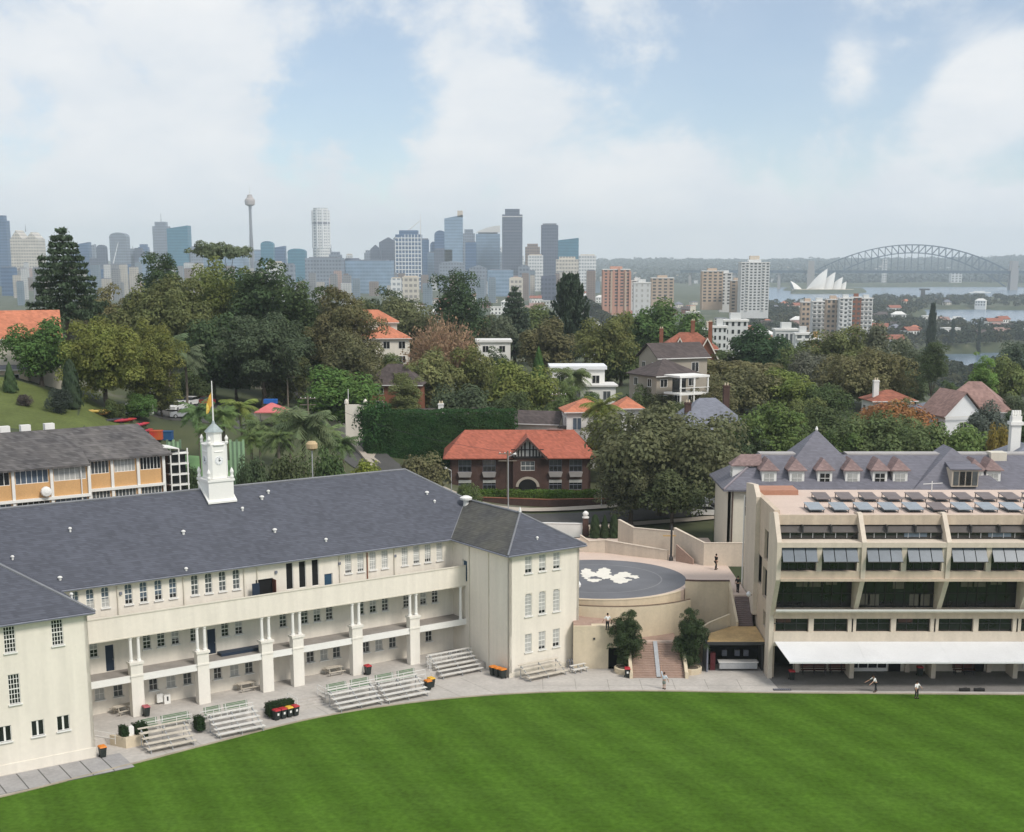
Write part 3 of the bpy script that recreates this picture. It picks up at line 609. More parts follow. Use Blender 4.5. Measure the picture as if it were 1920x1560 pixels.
for i in range(NB):
    x = FX + BAY * i + .22
    for k in range(2):
        xa = x + .05 + k * (BAY - .35) / 2; xb = xa + (BAY - .45) / 2 - .45
        # storey with hinged glass awnings
        MB().box(xb, 132.15, 11.45, xb + .5, 132.7, 13.8).build('pier', K['concrete_lt'], hall)
        wn_ = MB().box(xa, 132.7, 11.45, xb, 132.8, 13.8).build('window', K['glass_dark'], hall)
        for q in range(5): xx = xa + (xb - xa) * q / 4; MB().box(xx - .03, 132.64, 11.45, xx + .03, 132.7, 13.8).build('mullion', K['darksteel'], wn_)
        aw = ob('awning', None, hall, (xa, 132.35, 13.72)); aw.rotation_euler = (R(-38), 0, 0)
        for q in range(3):
            wq = (xb - xa) / 3
            MB().box(wq * q + .04, -.02, -1.5, wq * (q + 1) - .04, .02, 0).build('pane', K['glass_awn'], aw)
        MB().box(0, -.04, -1.56, xb - xa, .04, -1.5).box(0, -.04, -.02, xb - xa, .04, .04).build('awning_frame', K['darksteel'], aw)
        # lower strip of windows
        MB().box(xb, 134.5, 4.82, xb + .5, 134.95, 6.2).build('pier', K['concrete_lt'], hall)
        wn_ = MB().box(xa, 134.95, 4.82, xb, 135.05, 6.2).build('window', K['glass_dark'], hall)
        MB().box(xa, 134.88, 5.55, xb, 134.95, 5.62).build('transom', K['darksteel'], wn_)
        for q in range(4): xx = xa + (xb - xa) * q / 3; MB().box(xx - .03, 134.88, 4.82, xx + .03, 134.95, 6.2).build('mullion', K['darksteel'], wn_)
        if (i * 2 + k) % 3 == 0: MB().box(xa + .3, 134.9, 5.68, xa + 1.7, 134.94, 6.12).build('blind', K['brick_brown'], wn_)
    # deep recessed storey
    wn_ = MB().box(x, 135.3, 7.12, x + BAY - .44, 135.4, 10.5).build('window', K['glass_dark'], hall)
    for q in range(9): xx = x + (BAY - .44) * q / 8; MB().box(xx - .035, 135.22, 7.12, xx + .035, 135.3, 10.5).build('mullion', K['timber_dark'], wn_)
    MB().box(x, 135.2, 8.5, x + BAY - .44, 135.3, 8.58).build('transom', K['timber_dark'], wn_)
    for q, zz, m_ in ((2.2, 9.2, 'blind'), (3.5, 9.2, 'blind'), (5.1, 9.4, 'cream2')) if i % 2 == 0 else ((.3, 7.4, 'cream2'), (1.2, 7.3, 'sandstone'), (3.6, 9.0, 'blind'), (5.3, 7.3, 'cream2'), (6.2, 7.3, 'sandstone')):
        MB().box(x + q, 135.24, zz, x + q + 1.1, 135.28, min(zz + 1.15, 10.4)).build('blind', K['dull'], wn_)
    # top storey: raked grey glazing with dark windows below
    MB().prism([(x, 134.5, 15.62), (x, 133.55, 14.98), (x, 133.6, 14.92), (x, 134.6, 15.55)], (BAY - .44, 0, 0)).build('raked_glazing', K['shade'], hall)
    wn_ = MB().box(x, 133.75, 14.28, x + BAY - .44, 133.85, 15.1).build('window', K['glass_dark'], hall)
    for q in range(8): xx = x + (BAY - .44) * q / 7; MB().box(xx - .03, 133.68, 14.4, xx + .03, 133.75, 15.0).build('mullion', K['steel'], wn_)
    if i in (1, 2): MB().box(x + 4.0, 133.7, 14.5, x + 6.2, 133.74, 14.95).build('blind', K['glass_blue'], wn_)
    for q in (.28, .62): MB().box(x + BAY * q - .06, 133.4, 14.9, x + BAY * q + .06, 134.5, 15.66).build('bracket', K['darksteel'], hall)
# canopy over the ground floor: four sagging white sheets a bay wide
cn = ob('canopy', None, hall, (0, 0, 0))
for i in range(NB):
    x0 = FX + .35 + BAY * i; x1 = x0 + BAY - .02
    rows = [[(x0 + (x1 - x0) * u / 8 + (.75 * v if i == 0 and u == 0 else 0), 134.42 - 3.9 * v, 3.86 - .95 * v - .10 * math.sin(math.pi * u / 8) * math.sin(math.pi * v)) for u in range(9)] for v in np.linspace(0, 1, 6)]
    MB().grid(rows).grid([[(p[0], p[1], p[2] - .05) for p in r] for r in rows]).build('canopy_sheet', K['sheet'], cn)
MB().box(FX + 1.1, 130.42, 2.78, XE, 130.54, 2.95).build('canopy_beam', K['pure_white'], cn)
# ground floor
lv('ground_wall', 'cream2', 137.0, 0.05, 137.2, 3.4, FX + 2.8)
for xa, xb, z0, z1, nm, m_ in ((FX + 3.2, FX + 8.0, 2.05, 2.5, 'window', 'glass_dark'), (FX + 8.4, FX + 12.2, .1, 2.4, 'window', 'glass_dark'), (FX + 12.4, FX + 13.6, .05, 2.4, 'doorway', 'black_void'), (FX + 15.6, FX + 18.6, 2.05, 2.4, 'window', 'glass_dark'), (FX + 19.8, FX + 22, .05, 2.3, 'doorway', 'black_void'), (FX + 26, FX + 31, .4, 2.3, 'window', 'glass_dark'), (FX + 34, FX + 39, .4, 2.3, 'window', 'glass_dark')):
    wn_ = MB().box(xa, 136.93, z0, xb, 137.0, z1).build(nm, K[m_], hall)
    if nm == 'window':
        for q in range(5): xx = xa + (xb - xa) * q / 4; MB().box(xx - .05, 136.86, z0, xx + .05, 136.93, z1).build('mullion', K['white' if z0 < 1 else 'darksteel'], wn_)
        if z0 < .2: MB().box(xa, 136.84, z0, xb, 136.93, z0 + .35).build('sill_board', K['white'], wn_)
for xx in (FX + 2.9, FX + 8.1, FX + 14.0, FX + 19.2, FX + 22.2, FX + 30): MB().box(xx, 136.6, .05, xx + .45, 137.1, 3.4).build('pier', K['concrete_lt'], hall)
# end wall: windows set between concrete slabs
sd = MB()
wall('end_wall', K['concrete'], hall, -149.5, -134.9, 0, 16.9, [(-139.6, 11.2, -137.2, 14.2), (-139.9, 7.3, -137.0, 10.3), (-143.6, 8.0, -140.6, 11.0), (-139.0, 4.4, -137.4, 6.0)], (FX - .05, 0, 0), -R(90), depth=.4)
for a, c, d, e_ in ((-139.6, 11.2, -137.2, 14.2), (-139.9, 7.3, -137.0, 10.3), (-143.6, 8.0, -140.6, 11.0), (-139.0, 4.4, -137.4, 6.0)):
    g_ = MB().box(FX + .25, -d, c, FX + .32, -a, e_).build('window', K['glass_dark'], hall)
    MB().box(FX + .18, (-a - d) / 2 - .05, c, FX + .25, (-a - d) / 2 + .05, e_).build('mullion', K['darksteel'], g_)
MB().prism([(FX - .5, 142.6, 4.5), (FX - .5, 148.9, 4.5), (FX - .5, 148.9, 17.4), (FX - .5, 144.5, 17.9), (FX - .5, 142.6, 16.9)], (.5, 0, 0)).build('end_slab', K['concrete_lt'], hall)
MB().tube((FX - .6, 149.1, 5), (FX - .6, 149.1, 16), .09, k=6).build('downpipe', K['offwhite'], hall); MB().tube((FX - .12, 136.0, .1), (FX - .12, 136.0, 16), .07, k=6).build('downpipe', K['darksteel'], hall)
# solar panels in two rows, each a tilted panel on an upstand
pan = mat('pale_solar_glass', (.235, .27, .30), .25, .12, 1.2, .08, spec=.6)
dpan = mat('dark_reflection_solar_glass', (.17, .14, .135), .5, .15, 1.2)  # brown tone stands in for a dark reflection in the glass
legs_ = MB().box(.05, .05, 0, .12, .12, .3).box(1.38, .05, 0, 1.45, .12, .3).box(.05, 2.7, 0, .12, 2.77, .48).box(1.38, 2.7, 0, 1.45, 2.77, .48).box(.05, .4, .02, 1.45, 2.7, .06); up_m = legs_.mesh('panel_frame', K['darksteel'])
pn_m = MB().prism([(0, -.12, .30), (1.5, -.12, .30), (1.5, 2.9, .50), (0, 2.9, .50)], (0, 0, .07)).mesh('glazing', pan); pd_m = MB().prism([(0, -.12, .30), (1.5, -.12, .30), (1.5, 2.9, .50), (0, 2.9, .50)], (0, 0, .07)).mesh('glazing', dpan)
for r_, (yy, n_, x0) in enumerate(((135.7, 18, 29.0), (141.8, 17, 31.0))):
    for i in range(n_):
        o = ob('solar_panel', up_m, hall, (x0 + 2.42 * i, yy, 16.5)); ob('glazing', pn_m if (r_ == 0 and i % 6 != 5) else pd_m, o)
MB().box(FX + .5, 146.2, 16.5, FX + 4.5, 149.4, 17.0).build('roof_upstand', mat('faded_terracotta_paint', (.42, .22, .15), .9), hall)
an = MB().tube((43.9, 146, 16.5), (43.9, 146, 18.0), .05, k=6).tube((43.0, 146, 17.7), (45.0, 146, 17.8), .04, k=6).build('roof_antenna', K['offwhite'], hall)

# ------------------------------------------------------------------ lilac slate building with dormers
dm = thing('dormer_house', 'cream house with lilac slate hipped roof and a row of white dormers', 'building', (25.6, 165, 0))
EZ, RZ2, WD = 14.1, 17.55, 46.0
wall('wall', K['cream2'], dm, 0, WD, 5, EZ, [(3.0, 5.5, 3.5, 9), (6.3, 10.5, 7.0, 13), (1.9, 10.8, 2.3, 13.2)], (0, 0, 0)); wall('wall', K['cream2'], dm, -11, 0, 5, EZ, (), (0, 0, 0), -R(90))
wall('wall', K['cream2'], dm, -WD, 0, 5, EZ, (), (0, 11, 0), R(180))
for a, c, d, e_ in ((3.0, 5.5, 3.5, 9), (6.3, 10.5, 7.0, 13), (1.9, 10.8, 2.3, 13.2)): window(dm, a, c, d - a, e_ - c, cols=1, rows=2, top='glass_dark', sill=False, wallmat='cream2')
MB().tube((.5, -.1, 5), (.5, -.1, EZ), .08, k=6).build('downpipe', K['brick_brown'], dm)
b = MB(); e0, f0, f1 = -.7, 4.6, 6.4
roof_poly(b, [(-.7, -.7, EZ), (WD, -.7, EZ), (WD, f0, RZ2), (4.6, f0, RZ2)]); roof_poly(b, [(-.7, 11.7, EZ), (-.7, -.7, EZ), (4.6, f0, RZ2), (4.6, f1, RZ2)])
roof_poly(b, [(WD, 11.7, EZ), (-.7, 11.7, EZ), (4.6, f1, RZ2), (WD, f1, RZ2)])
drf = b.build('roof', K['slate_lilac'], dm)
MB().box(4.4, f0 - .1, RZ2 - .1, 10.2, f1 + .1, RZ2 + .12).box(14.9, f0 - .1, RZ2 - .1, WD, f1 + .1, RZ2 + .12).build('ridge_deck', mat('pale_lead_deck', (.40, .38, .37), .7, .1), drf)
MB().tube((-.7, -.7, EZ + .05), (4.6, f0, RZ2 + .05), .13, k=6).build('hip_cap', mat('lilac_ridge_tile', (.26, .23, .25), .7), drf)
# pyramid turret and the big hipped bay
b = MB(); cx, cy_ = 11.4, 6.0
for i in range(4):
    q = [(-5.2, -5.0), (5.2, -5.0), (5.2, 5.0), (-5.2, 5.0)]; p0, p1 = q[i], q[(i + 1) % 4]
    roof_poly(b, [(cx + p0[0], cy_ + p0[1], 15.1), (cx + p1[0], cy_ + p1[1], 15.1), (cx, cy_, 20.4)], .15)
t_ = b.build('turret_roof', K['slate_lilac'], dm); MB().lathe([(.16, 20.3), (.2, 20.45), (.05, 20.8)], 8, (cx, cy_)).build('finial', K['offwhite'], t_)
cx = 27.2
b = MB()
roof_poly(b, [(cx - 5.6, -.9, EZ + .05), (cx + 5.6, -.9, EZ + .05), (cx, 3.4, 18.5)], .15); roof_poly(b, [(cx - 5.6, 8, EZ), (cx - 5.6, -.9, EZ + .05), (cx, 3.4, 18.5), (cx, 7, 18.5)], .15); roof_poly(b, [(cx + 5.6, -.9, EZ + .05), (cx + 5.6, 8, EZ), (cx, 7, 18.5), (cx, 3.4, 18.5)], .15)
t_ = b.build('bay_roof', K['slate_lilac'], dm)
MB().box(cx - 1.2, -1.0, 14.5, cx + 1.9, 2.4, 16.5).build('bay_dormer', K['concrete_lt'], t_)
for q in range(4): MB().box(cx - 1.0 + q * .74, -1.08, 14.7, cx - .42 + q * .74, -1.0, 16.3).build('pane', K['glass_dark' if q in (1, 2) else 'glass_mid'], t_)
MB().prism([(cx - 1.5, -1.2, 16.5), (cx + 2.2, -1.2, 16.5), (cx + 1.9, 2.2, 17.0), (cx - 1.2, 2.2, 17.0)], (0, 0, .12)).build('dormer_cover', K['slate_lilac'], t_)
MB().box(32.0, 3.6, 15.0, 33.9, 5.4, 17.9).build('chimney', K['cream2'], drf)
def dormer(x, y, z, rz, dark=False):
    d = ob('dormer', None, dm, (x, y, z), rz, 1.16)
    MB().box(-.74, 0, -.25, .74, 2.2, 1.42).build('dormer_cheek', K['white'], d)
    r_ = MB()
    for tri in ([(-1.0, -.2, 1.42), (1.0, -.2, 1.42), (0, .9, 2.45)], [(-1.0, 3.0, 1.42), (-1.0, -.2, 1.42), (0, .9, 2.45), (0, 3.0, 2.45)], [(1.0, -.2, 1.42), (1.0, 3.0, 1.42), (0, 3.0, 2.45), (0, .9, 2.45)]): r_.slab([Vector(p) for p in tri], .1)
    r_.build('dormer_roof', K['shingle_red'], d)
    MB().box(-.48, -.05, .1, .48, 0.0, 1.05).box(-.02, -.08, .1, .02, -.05, 1.05, 1).box(-.48, -.08, .55, .48, -.05, .6, 1).build('dormer_window', [K['glass_dark' if dark else 'blind'], K['white']], d)
for i, px in enumerate((1441, 1493, 1545, 1597, 1648, 1686, 1828, 1860)):
    p = P(px, 895, 166.0); dormer(p.x - 25.6, .55, 14.62, 0, i in (2, 4))
dormer(.85, 3.6, 14.9, -R(90))

# ------------------------------------------------------------------ upper plaza: deck, disc, emblem, walls and stairs
CX, CY, PR = 9.6, 153.0, 10.0
arc = lambda r, a0, a1, k=24: [(CX + r * math.cos(R(a0 + (a1 - a0) * i / k)), CY + r * math.sin(R(a0 + (a1 - a0) * i / k))) for i in range(k + 1)]
deck = [(24.9, 176), (-4, 176), (-4, 146.5)] + arc(PR + .35, 210, 335, 30) + [(23.4, 147.6), (23.4, 145.2), (24.9, 145.2)]
tag(MB().prism([(x, y, 0) for x, y in deck], (0, 0, 6.0)).build('plaza_deck', [K['paving_pink']], None), kind='structure')
dk = MB().face([(x, y, 6.012) for x, y in arc(PR, 0, 360, 72)[:-1]]); 
dk = dk.build('plaza_disc', K['plaza_grey'], None); tag(dk, kind='structure')
rg = MB().grid([[(x, y, 6.018) for x, y in arc(6.9, 0, 360, 60)], [(x, y, 6.018) for x, y in arc(7.05, 0, 360, 60)]]).grid([[(x, y, 6.018) for x, y in arc(9.7, 0, 360, 60)], [(x, y, 6.018) for x, y in arc(10.25, 0, 360, 60)]], 1)
rg.build('inlaid_ring', [mat('pale_grey_inlay', (.24, .24, .25), .85, .1), K['paving_pink']], dk)
lion = [(55, 740), (90, 710), (140, 715), (170, 745), (222, 757), (235, 725), (290, 700), (350, 715), (370, 750), (352, 775), (400, 790), (450, 755), (520, 745), (570, 760), (585, 783), (640, 783), (670, 805), (640, 820), (592, 808), (540, 800), (500, 808), (540, 822), (592, 826), (550, 850), (480, 872), (420, 862), (380, 835), (350, 812), (300, 825), (258, 806), (200, 790), (150, 800), (128, 816), (170, 822), (230, 820), (272, 826), (240, 848), (190, 856), (140, 846), (105, 822), (75, 800), (60, 775)]
lp_ = [Gz(1080 + x / 5.647, 940 + y / 5.647, 6.03) for x, y in lion]; ln_ = []
for i, p_ in enumerate(lp_):                                  # tufted outline of mane, claws and tail
    q_ = lp_[(i + 1) % len(lp_)]; d_ = (q_ - p_); nn_ = Vector((-d_.y, d_.x, 0)).normalized(); L_ = d_.length
    for j in range(3): ln_.append(p_.lerp(q_, j / 3) + nn_ * (.16 if j == 1 else -.10 if j == 2 else 0) * min(1, L_))
em = MB().face([tuple(p_) for p_ in ln_][::-1])
em.build('emblem', mat('cream_inlay', (.76, .73, .65), .85, .06), dk)['label'] = 'cream heraldic beast emblem inlaid in the grey disc'
# parapet round the deck front, and the ramp wall below it
def ribbon(name, pts, z0, z1, t, m, label, cat='wall', parent=None, cap=None, z0s=None, z1s=None):
    """an upright wall along a polyline; z1s gives a top height for each point"""
    b = MB(); n_ = len(pts); L = []
    for i, p in enumerate(pts):
        a = Vector(pts[max(i - 1, 0)][:2]); c = Vector(pts[min(i + 1, n_ - 1)][:2]); d = (c - a).normalized(); L.append((Vector(p[:2]), Vector((-d.y, d.x)) * t / 2))
    tops = z1s or [z1] * n_; bots = z0s or [z0] * n_
    b.grid([[(*(p - q), bots[i]) for i, (p, q) in enumerate(L)], [(*(p - q), tops[i]) for i, (p, q) in enumerate(L)], [(*(p + q), tops[i]) for i, (p, q) in enumerate(L)], [(*(p + q), bots[i]) for i, (p, q) in enumerate(L)]])
    for i in (0, n_ - 1):
        p, q = L[i]; b.face([(*(p - q), bots[i]), (*(p + q), bots[i]), (*(p + q), tops[i]), (*(p - q), tops[i])])
    o = b.build(name, K[m] if isinstance(m, str) else m, parent)
    if label: tag(o, label, cat)
    if cap:
        c_ = MB(); c_.grid([[(*(p - q * 1.25), tops[i]) for i, (p, q) in enumerate(L)], [(*(p - q * 1.25), tops[i] + .09) for i, (p, q) in enumerate(L)], [(*(p + q * 1.25), tops[i] + .09) for i, (p, q) in enumerate(L)], [(*(p + q * 1.25), tops[i]) for i, (p, q) in enumerate(L)]])
        c_.build('coping', K[cap], o)
    return o
a1 = arc(PR + .5, 208, 322, 26); ribbon('curved_parapet', a1, 4.6, 6.06, .28, 'sandstone', 'curved tan parapet along the front of the round grey plaza', cap='sandstone')
a2 = arc(PR + 2.3, 214, 318, 26); ribbon('curved_ramp_wall', a2, 0, 0, .3, 'sandstone', 'lower curved tan ramp wall with brown handrail above the stair landing', z0s=[0] * 27, z1s=[6.0 - .018 * i for i in range(27)])
hr = MB()
for i in range(26): hr.tube((*arc(PR + 2.3, 214, 318, 26)[i], 6.12 - .018 * i), (*arc(PR + 2.3, 214, 318, 26)[i + 1], 6.1 - .018 * i), .07, k=6, cap=False)
tag(hr.build('handrail', mat('brown_rail', (.17, .12, .085), .6), None), 'brown metal handrail curving along the lower ramp wall', 'handrail')
tag(MB().grid([[(x, y, 4.7) for x, y in arc(PR + .3, 212, 320, 26)], [(x, y, 4.6) for x, y in arc(PR + 2.3, 212, 320, 26)]]).build('ramp', K['paving_pink'], None), kind='structure')
ribbon('plaza_side_wall', [(18.6, 147.8), (19.9, 147.5), (23.3, 147.5)], 2.4, 6.95, .3, 'sandstone', 'tan wall with dark rail at the right end of the plaza parapet', cap='brick_brown')
ribbon('plaza_rail_wall', [(23.3, 147.5), (23.35, 142.0)], 0, 0, .25, 'sandstone', 'tan stepped wall beside the purple side stair', z0s=[0, 0], z1s=[6.9, 3.9])
# low curved front wall of the ramp's right leg
ribbon('ramp_low_wall', [(16.9, 138.7), (18.4, 139.4), (20.3, 141.3), (22.6, 142.2)], 0, 0, .25, 'sandstone', 'low tan ramp wall rising behind the right magnolia tree', z0s=[0] * 4, z1s=[2.9, 3.3, 4.0, 4.7])
# left side: tan retaining wall with a dark doorway
lw = thing('retaining_wall', 'tan retaining wall with a dark doorway beside the cream wing', 'wall', (0, 0, 0))
wall('wall', K['sandstone'], lw, 6.2, 11.7, 0, 4.5, [(9.75, .05, 11.4, 2.3)], (0, 137.9, 0), 0, depth=.9)
MB().box(9.75, 138.75, .05, 11.4, 138.85, 2.3).build('doorway', K['black_void'], lw); MB().box(9.6, 137.8, 2.3, 11.5, 137.95, 2.45).build('lintel', K['sandstone'], lw)
MB().prism([(6.2, 138.2, 4.5), (11.7, 138.2, 4.2), (11.7, 141.5, 4.2), (6.2, 143.5, 5.2)], (0, 0, .1)).build('ramp_floor', K['brickstep'], lw)
MB().box(8.2, 137.82, 3.1, 8.4, 137.9, 3.3).build('lamp', K['darksteel'], lw)
# main stair
st = thing('stone_stair', 'broad brown brick staircase between two magnolia trees up to the plaza', 'stair', (0, 134.7, 0))
NS = 15; X0, X1 = 11.95, 17.15
for i in range(NS):
    f_ = i / NS; MB().box(X0 + .25 * f_, i * .28, .02, X1 - .3 * f_, i * .28 + (.30 if i < NS - 1 else 4.5), .165 * (i + 1)).build('step', K['brickstep'], st)
MB().prism([(14.35, 0, .08), (14.75, 0, .08), (14.75, NS * .28, .165 * NS + .1), (14.35, NS * .28, .165 * NS + .1)], (0, 0, .1)).build('centre_ramp', K['steel'], st)
for x in (X0 - .3, X1): MB().prism([(x, -.25, 0), (x, NS * .28 + .2, 0), (x, NS * .28 + .2, .165 * NS + .75), (x, .1, .65), (x, -.25, .65)], (.32, 0, 0)).build('stair_wall', K['sandstone'], st)
MB().box(X0 + .3, NS * .28 + .1, 2.475, X1 - .35, NS * .28 + .5, 2.62).build('landing_kerb', K['paving_pink'], st)
# purple side stair
s2 = thing('side_stair', 'narrow purple-brown stair between the plaza and the concrete block', 'stair', (23.5, 142.2, 0))
pur = mat('purple_brown_step', (.20, .155, .15), .9, .1, 1)
for i in range(16): MB().box(.02, i * .19, 2.5, 1.6, i * .19 + .2, 3.3 + i * .168).build('step', pur, s2)
# kiosk under a plywood roof
kk = thing('kiosk', 'low dark kiosk under a golden plywood roof beside the concrete block', 'kiosk', (0, 0, 0))
MB().prism([(19.55, 136.7, 3.1), (25.35, 136.7, 3.1), (25.3, 141.9, 3.3), (22.8, 142.0, 3.3), (20.2, 139.6, 3.2)], (0, 0, .12)).build('roof', K['timber_gold'], kk)
MB().box(19.5, 136.55, 2.9, 25.35, 136.7, 3.2).build('roof_fascia', K['darksteel'], kk)
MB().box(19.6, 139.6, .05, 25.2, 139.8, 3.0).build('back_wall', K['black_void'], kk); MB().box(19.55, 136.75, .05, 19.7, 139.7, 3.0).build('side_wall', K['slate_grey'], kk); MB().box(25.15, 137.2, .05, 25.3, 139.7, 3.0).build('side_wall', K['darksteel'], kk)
ctr = MB().box(20.9, 137.0, .3, 24.7, 137.9, .95).build('counter', K['steel'], kk); MB().box(20.8, 136.95, .95, 24.8, 138.0, 1.02).build('counter_top', K['offwhite'], ctr)
MB().box(20.0, 137.3, .05, 20.5, 137.8, 1.9).build('drinks_cabinet', mat('dark_red_paint', (.10, .02, .025), .5), kk)
for x in (21.4, 22.7, 23.6): MB().box(x, 138.9, 1.1, x + .5, 139.3, 1.7).build('appliance', K['slate_grey'], kk)
# boundary walls behind the plaza
def base(px, py, z=6.0): q = Gz(px, py, z); return (q.x, q.y)
ribbon('low_boundary_wall', [base(1088, 1034), base(1105, 1035), base(1135, 1036), base(1172, 1041), base(1252, 1050)], 5.9, 0, .3, 'concrete_lt', 'low scalloped cream wall along the back of the plaza', z0s=[5.9] * 5, z1s=[8.0, 7.3, 7.5, 7.4, 7.1], cap='concrete_lt')
ribbon('high_boundary_wall', [base(1160, 1026), base(1188, 1034), base(1262, 1040)], 5.9, 0, .3, 'concrete_lt', 'tall cream wall behind the low scalloped plaza wall', z0s=[5.9] * 3, z1s=[9.4, 8.9, 8.8], cap='concrete_lt')
ribbon('raked_boundary_wall', [base(1264, 1043), base(1320, 1060), base(1402, 1060)], 5.9, 0, .3, 'concrete_lt', 'tall cream wall bending towards the dormer house behind the dark walker', z0s=[5.9] * 3, z1s=[9.4, 8.6, 8.6], cap='concrete_lt')
ribbon('stair_cheek_wall', [base(1268, 1052), base(1300, 1058)], 5.9, 0, .2, 'brickstep', 'short brown stair wall with sloping rail under the raked wall', z0s=[5.9] * 2, z1s=[8.0, 6.6])
q = base(1258, 1051)
lp = thing('lamp_post', 'dark post with a timber crossbar on the far edge of the plaza', 'lamp post', (*q, 6.0))
MB().lathe([(.28, 0), (.25, .35), (.14, .5), (.11, 4.0), (.05, 4.3)], 10).build('post', K['darksteel'], lp); MB().box(-1.0, -.06, 2.9, .5, .06, 3.05).build('crossbar', K['timber_gold'], lp)
# ------------------------------------------------------------------ bleachers, seats, tables, bins on the school forecourt
def bleacher(a, b, n, L, label, m='plank', z0=.05, rise=.3, dz=.55, rz=0):
    t = thing('bleacher', label, 'bleacher', SL(a, b, z0), ALPHA + rz, 'tiered bench stands along the field')
    for i in range(n):
        MB().box(0, i * dz, .38 + i * rise, L, i * dz + .3, .43 + i * rise).build('seat_plank', K[m], t)
        if i: MB().box(0, i * dz - .22, .08 + i * rise, L, i * dz - .02, .12 + i * rise).build('foot_plank', K[m], t)
    for x in (.25, L / 2, L - .25):
        MB().box(x - .03, .05, 0, x + .03, .1, .38).box(x - .03, (n - 1) * dz + .1, 0, x + .03, (n - 1) * dz + .16, .38 + (n - 1) * rise).prism([(x - .03, .02, .28), (x - .03, .1, .28), (x - .03, (n - 1) * dz + .2, .32 + (n - 1) * rise), (x - .03, (n - 1) * dz + .12, .38 + (n - 1) * rise)], (.06, 0, 0)).box(x - .04, 0, 0, x + .04, (n - 1) * dz + .3, .06).build('support_frame', K['steel'], t)
    return t
bleacher(-37.4, -.9, 5, 4.3, 'old cream bleacher closest to the clipped hedge balls', 'plank_old')
bleacher(-31.1, -.75, 5, 4.5, 'white bleacher left of the four wheelie bins')
bleacher(-19.1, -.3, 5, 4.7, 'white bleacher left of a twin, just past the forecourt steps')
bleacher(-14.2, -.55, 5, 4.7, 'white bleacher with two orange-lidded bins at its right end')
bleacher(-5.9, 3.2, 6, 5.0, 'taller grey bleacher against the side of the right wing', 'plank', .05, .3, .5)
bleacher(.7, -2.4, 4, 4.8, 'cream bleacher along the front of the right wing', 'plank_old')
bleacher(6.0, -2.7, 2, 1.9, 'short two-plank bench stand at the right wing corner', 'plank', .05, .3, .5)
def seat_row(a, b, L, label, z=.65):
    t = thing('slatted_seat', label, 'bench', SL(a, b, z), ALPHA, 'green slatted benches behind the bleachers')
    for i in range(3): MB().box(0, -.42 + i * .16, .44, L, -.30 + i * .16, .47).build('seat_slat', K['green_slat'], t)
    for i in range(4): MB().box(0, .06 + i * .02, .56 + i * .13, L, .09 + i * .02, .65 + i * .13).build('back_slat', K['green_slat'], t)
    for x in (.12, L - .18): MB().box(x, -.42, 0, x + .06, -.36, .44).box(x, .02, 0, x + .06, .1, 1.05).box(x, -.42, .38, x + .06, .06, .43).build('leg', K['offwhite'], t)
for a, L, lb in ((-36.6, 1.7, 'short green slatted bench beside the clipped hedge ball'), (-34.6, 2.6, 'green slatted bench above the old cream bleacher'), (-30.6, 1.6, 'short green slatted bench beside the small box hedge'), (-28.7, 2.3, 'green slatted bench above the bleacher by the four bins'), (-18.4, 2.1, 'green slatted bench at the top of the forecourt steps'), (-15.9, 2.0, 'second green slatted bench from the forecourt steps'), (-13.2, 2.0, 'third green slatted bench from the forecourt steps'), (-10.8, 2.0, 'fourth green slatted bench from the forecourt steps')):
    seat_row(a, 3.45, L, lb)
def railing(name, pts, z, h, label, posts=1.2):
    t = thing(name, label, 'railing', (0, 0, 0))
    for i in range(len(pts) - 1):
        p, q = Vector((*pts[i], z)), Vector((*pts[i + 1], z)); n_ = max(1, int((q - p).length / posts))
        for hh in (h, h * .5): MB().tube(p + Vector((0, 0, hh)), q + Vector((0, 0, hh)), .03, k=6).build('rail', K['offwhite'], t)
        for j in range(n_ + 1): r_ = p.lerp(q, j / n_); MB().tube(r_, r_ + Vector((0, 0, h)), .03, k=6).build('post', K['offwhite'], t)
s2d = lambda a, b: tuple(SL(a, b))[:2]
railing('guard_rail', [s2d(-37.6, 2.85), s2d(-32.0, 2.85)], .65, .95, 'white guard rail behind the old cream bleacher')
railing('guard_rail', [s2d(-31.2, 2.85), s2d(-26.2, 2.85)], .65, .95, 'white guard rail behind the bleacher by the four bins')
railing('guard_rail', [s2d(-18.9, 4.4), s2d(-18.9, 2.85), s2d(-8.0, 2.85)], .65, .95, 'white guard rail behind the twin bleachers')
railing('guard_rail', [s2d(-22.0, 4.4), s2d(-22.0, 2.4)], .4, .9, 'short white stair rail beside the long box hedge')
railing('guard_rail', [s2d(-6.4, 4.4), s2d(-5.8, 6.3), s2d(-.3, 6.4)], .65, 1.05, 'grey rail on top of the tall bleacher', .6)
railing('guard_rail', [s2d(-40.2, 4.6), s2d(-39.0, 2.6)], .3, .9, 'short dark rail beside the cream planter at the left wing')
# planter and stair-side wall by the left wing
pl = thing('planter_wall', 'low cream planter wall between the left wing and the old bleacher', 'planter', SL(0, 0), ALPHA)
MB().prism([(-39.2, 3.4, 0), (-38.4, 1.7, 0), (-36.9, 1.7, 0), (-36.9, 2.6, 0), (-38.0, 2.7, 0)], (0, 0, .95)).build('wall', K['sandstone'], pl); MB().box(-37.95, 2.1, .95, -37.5, 2.5, 1.7).build('pier', K['white'], pl)
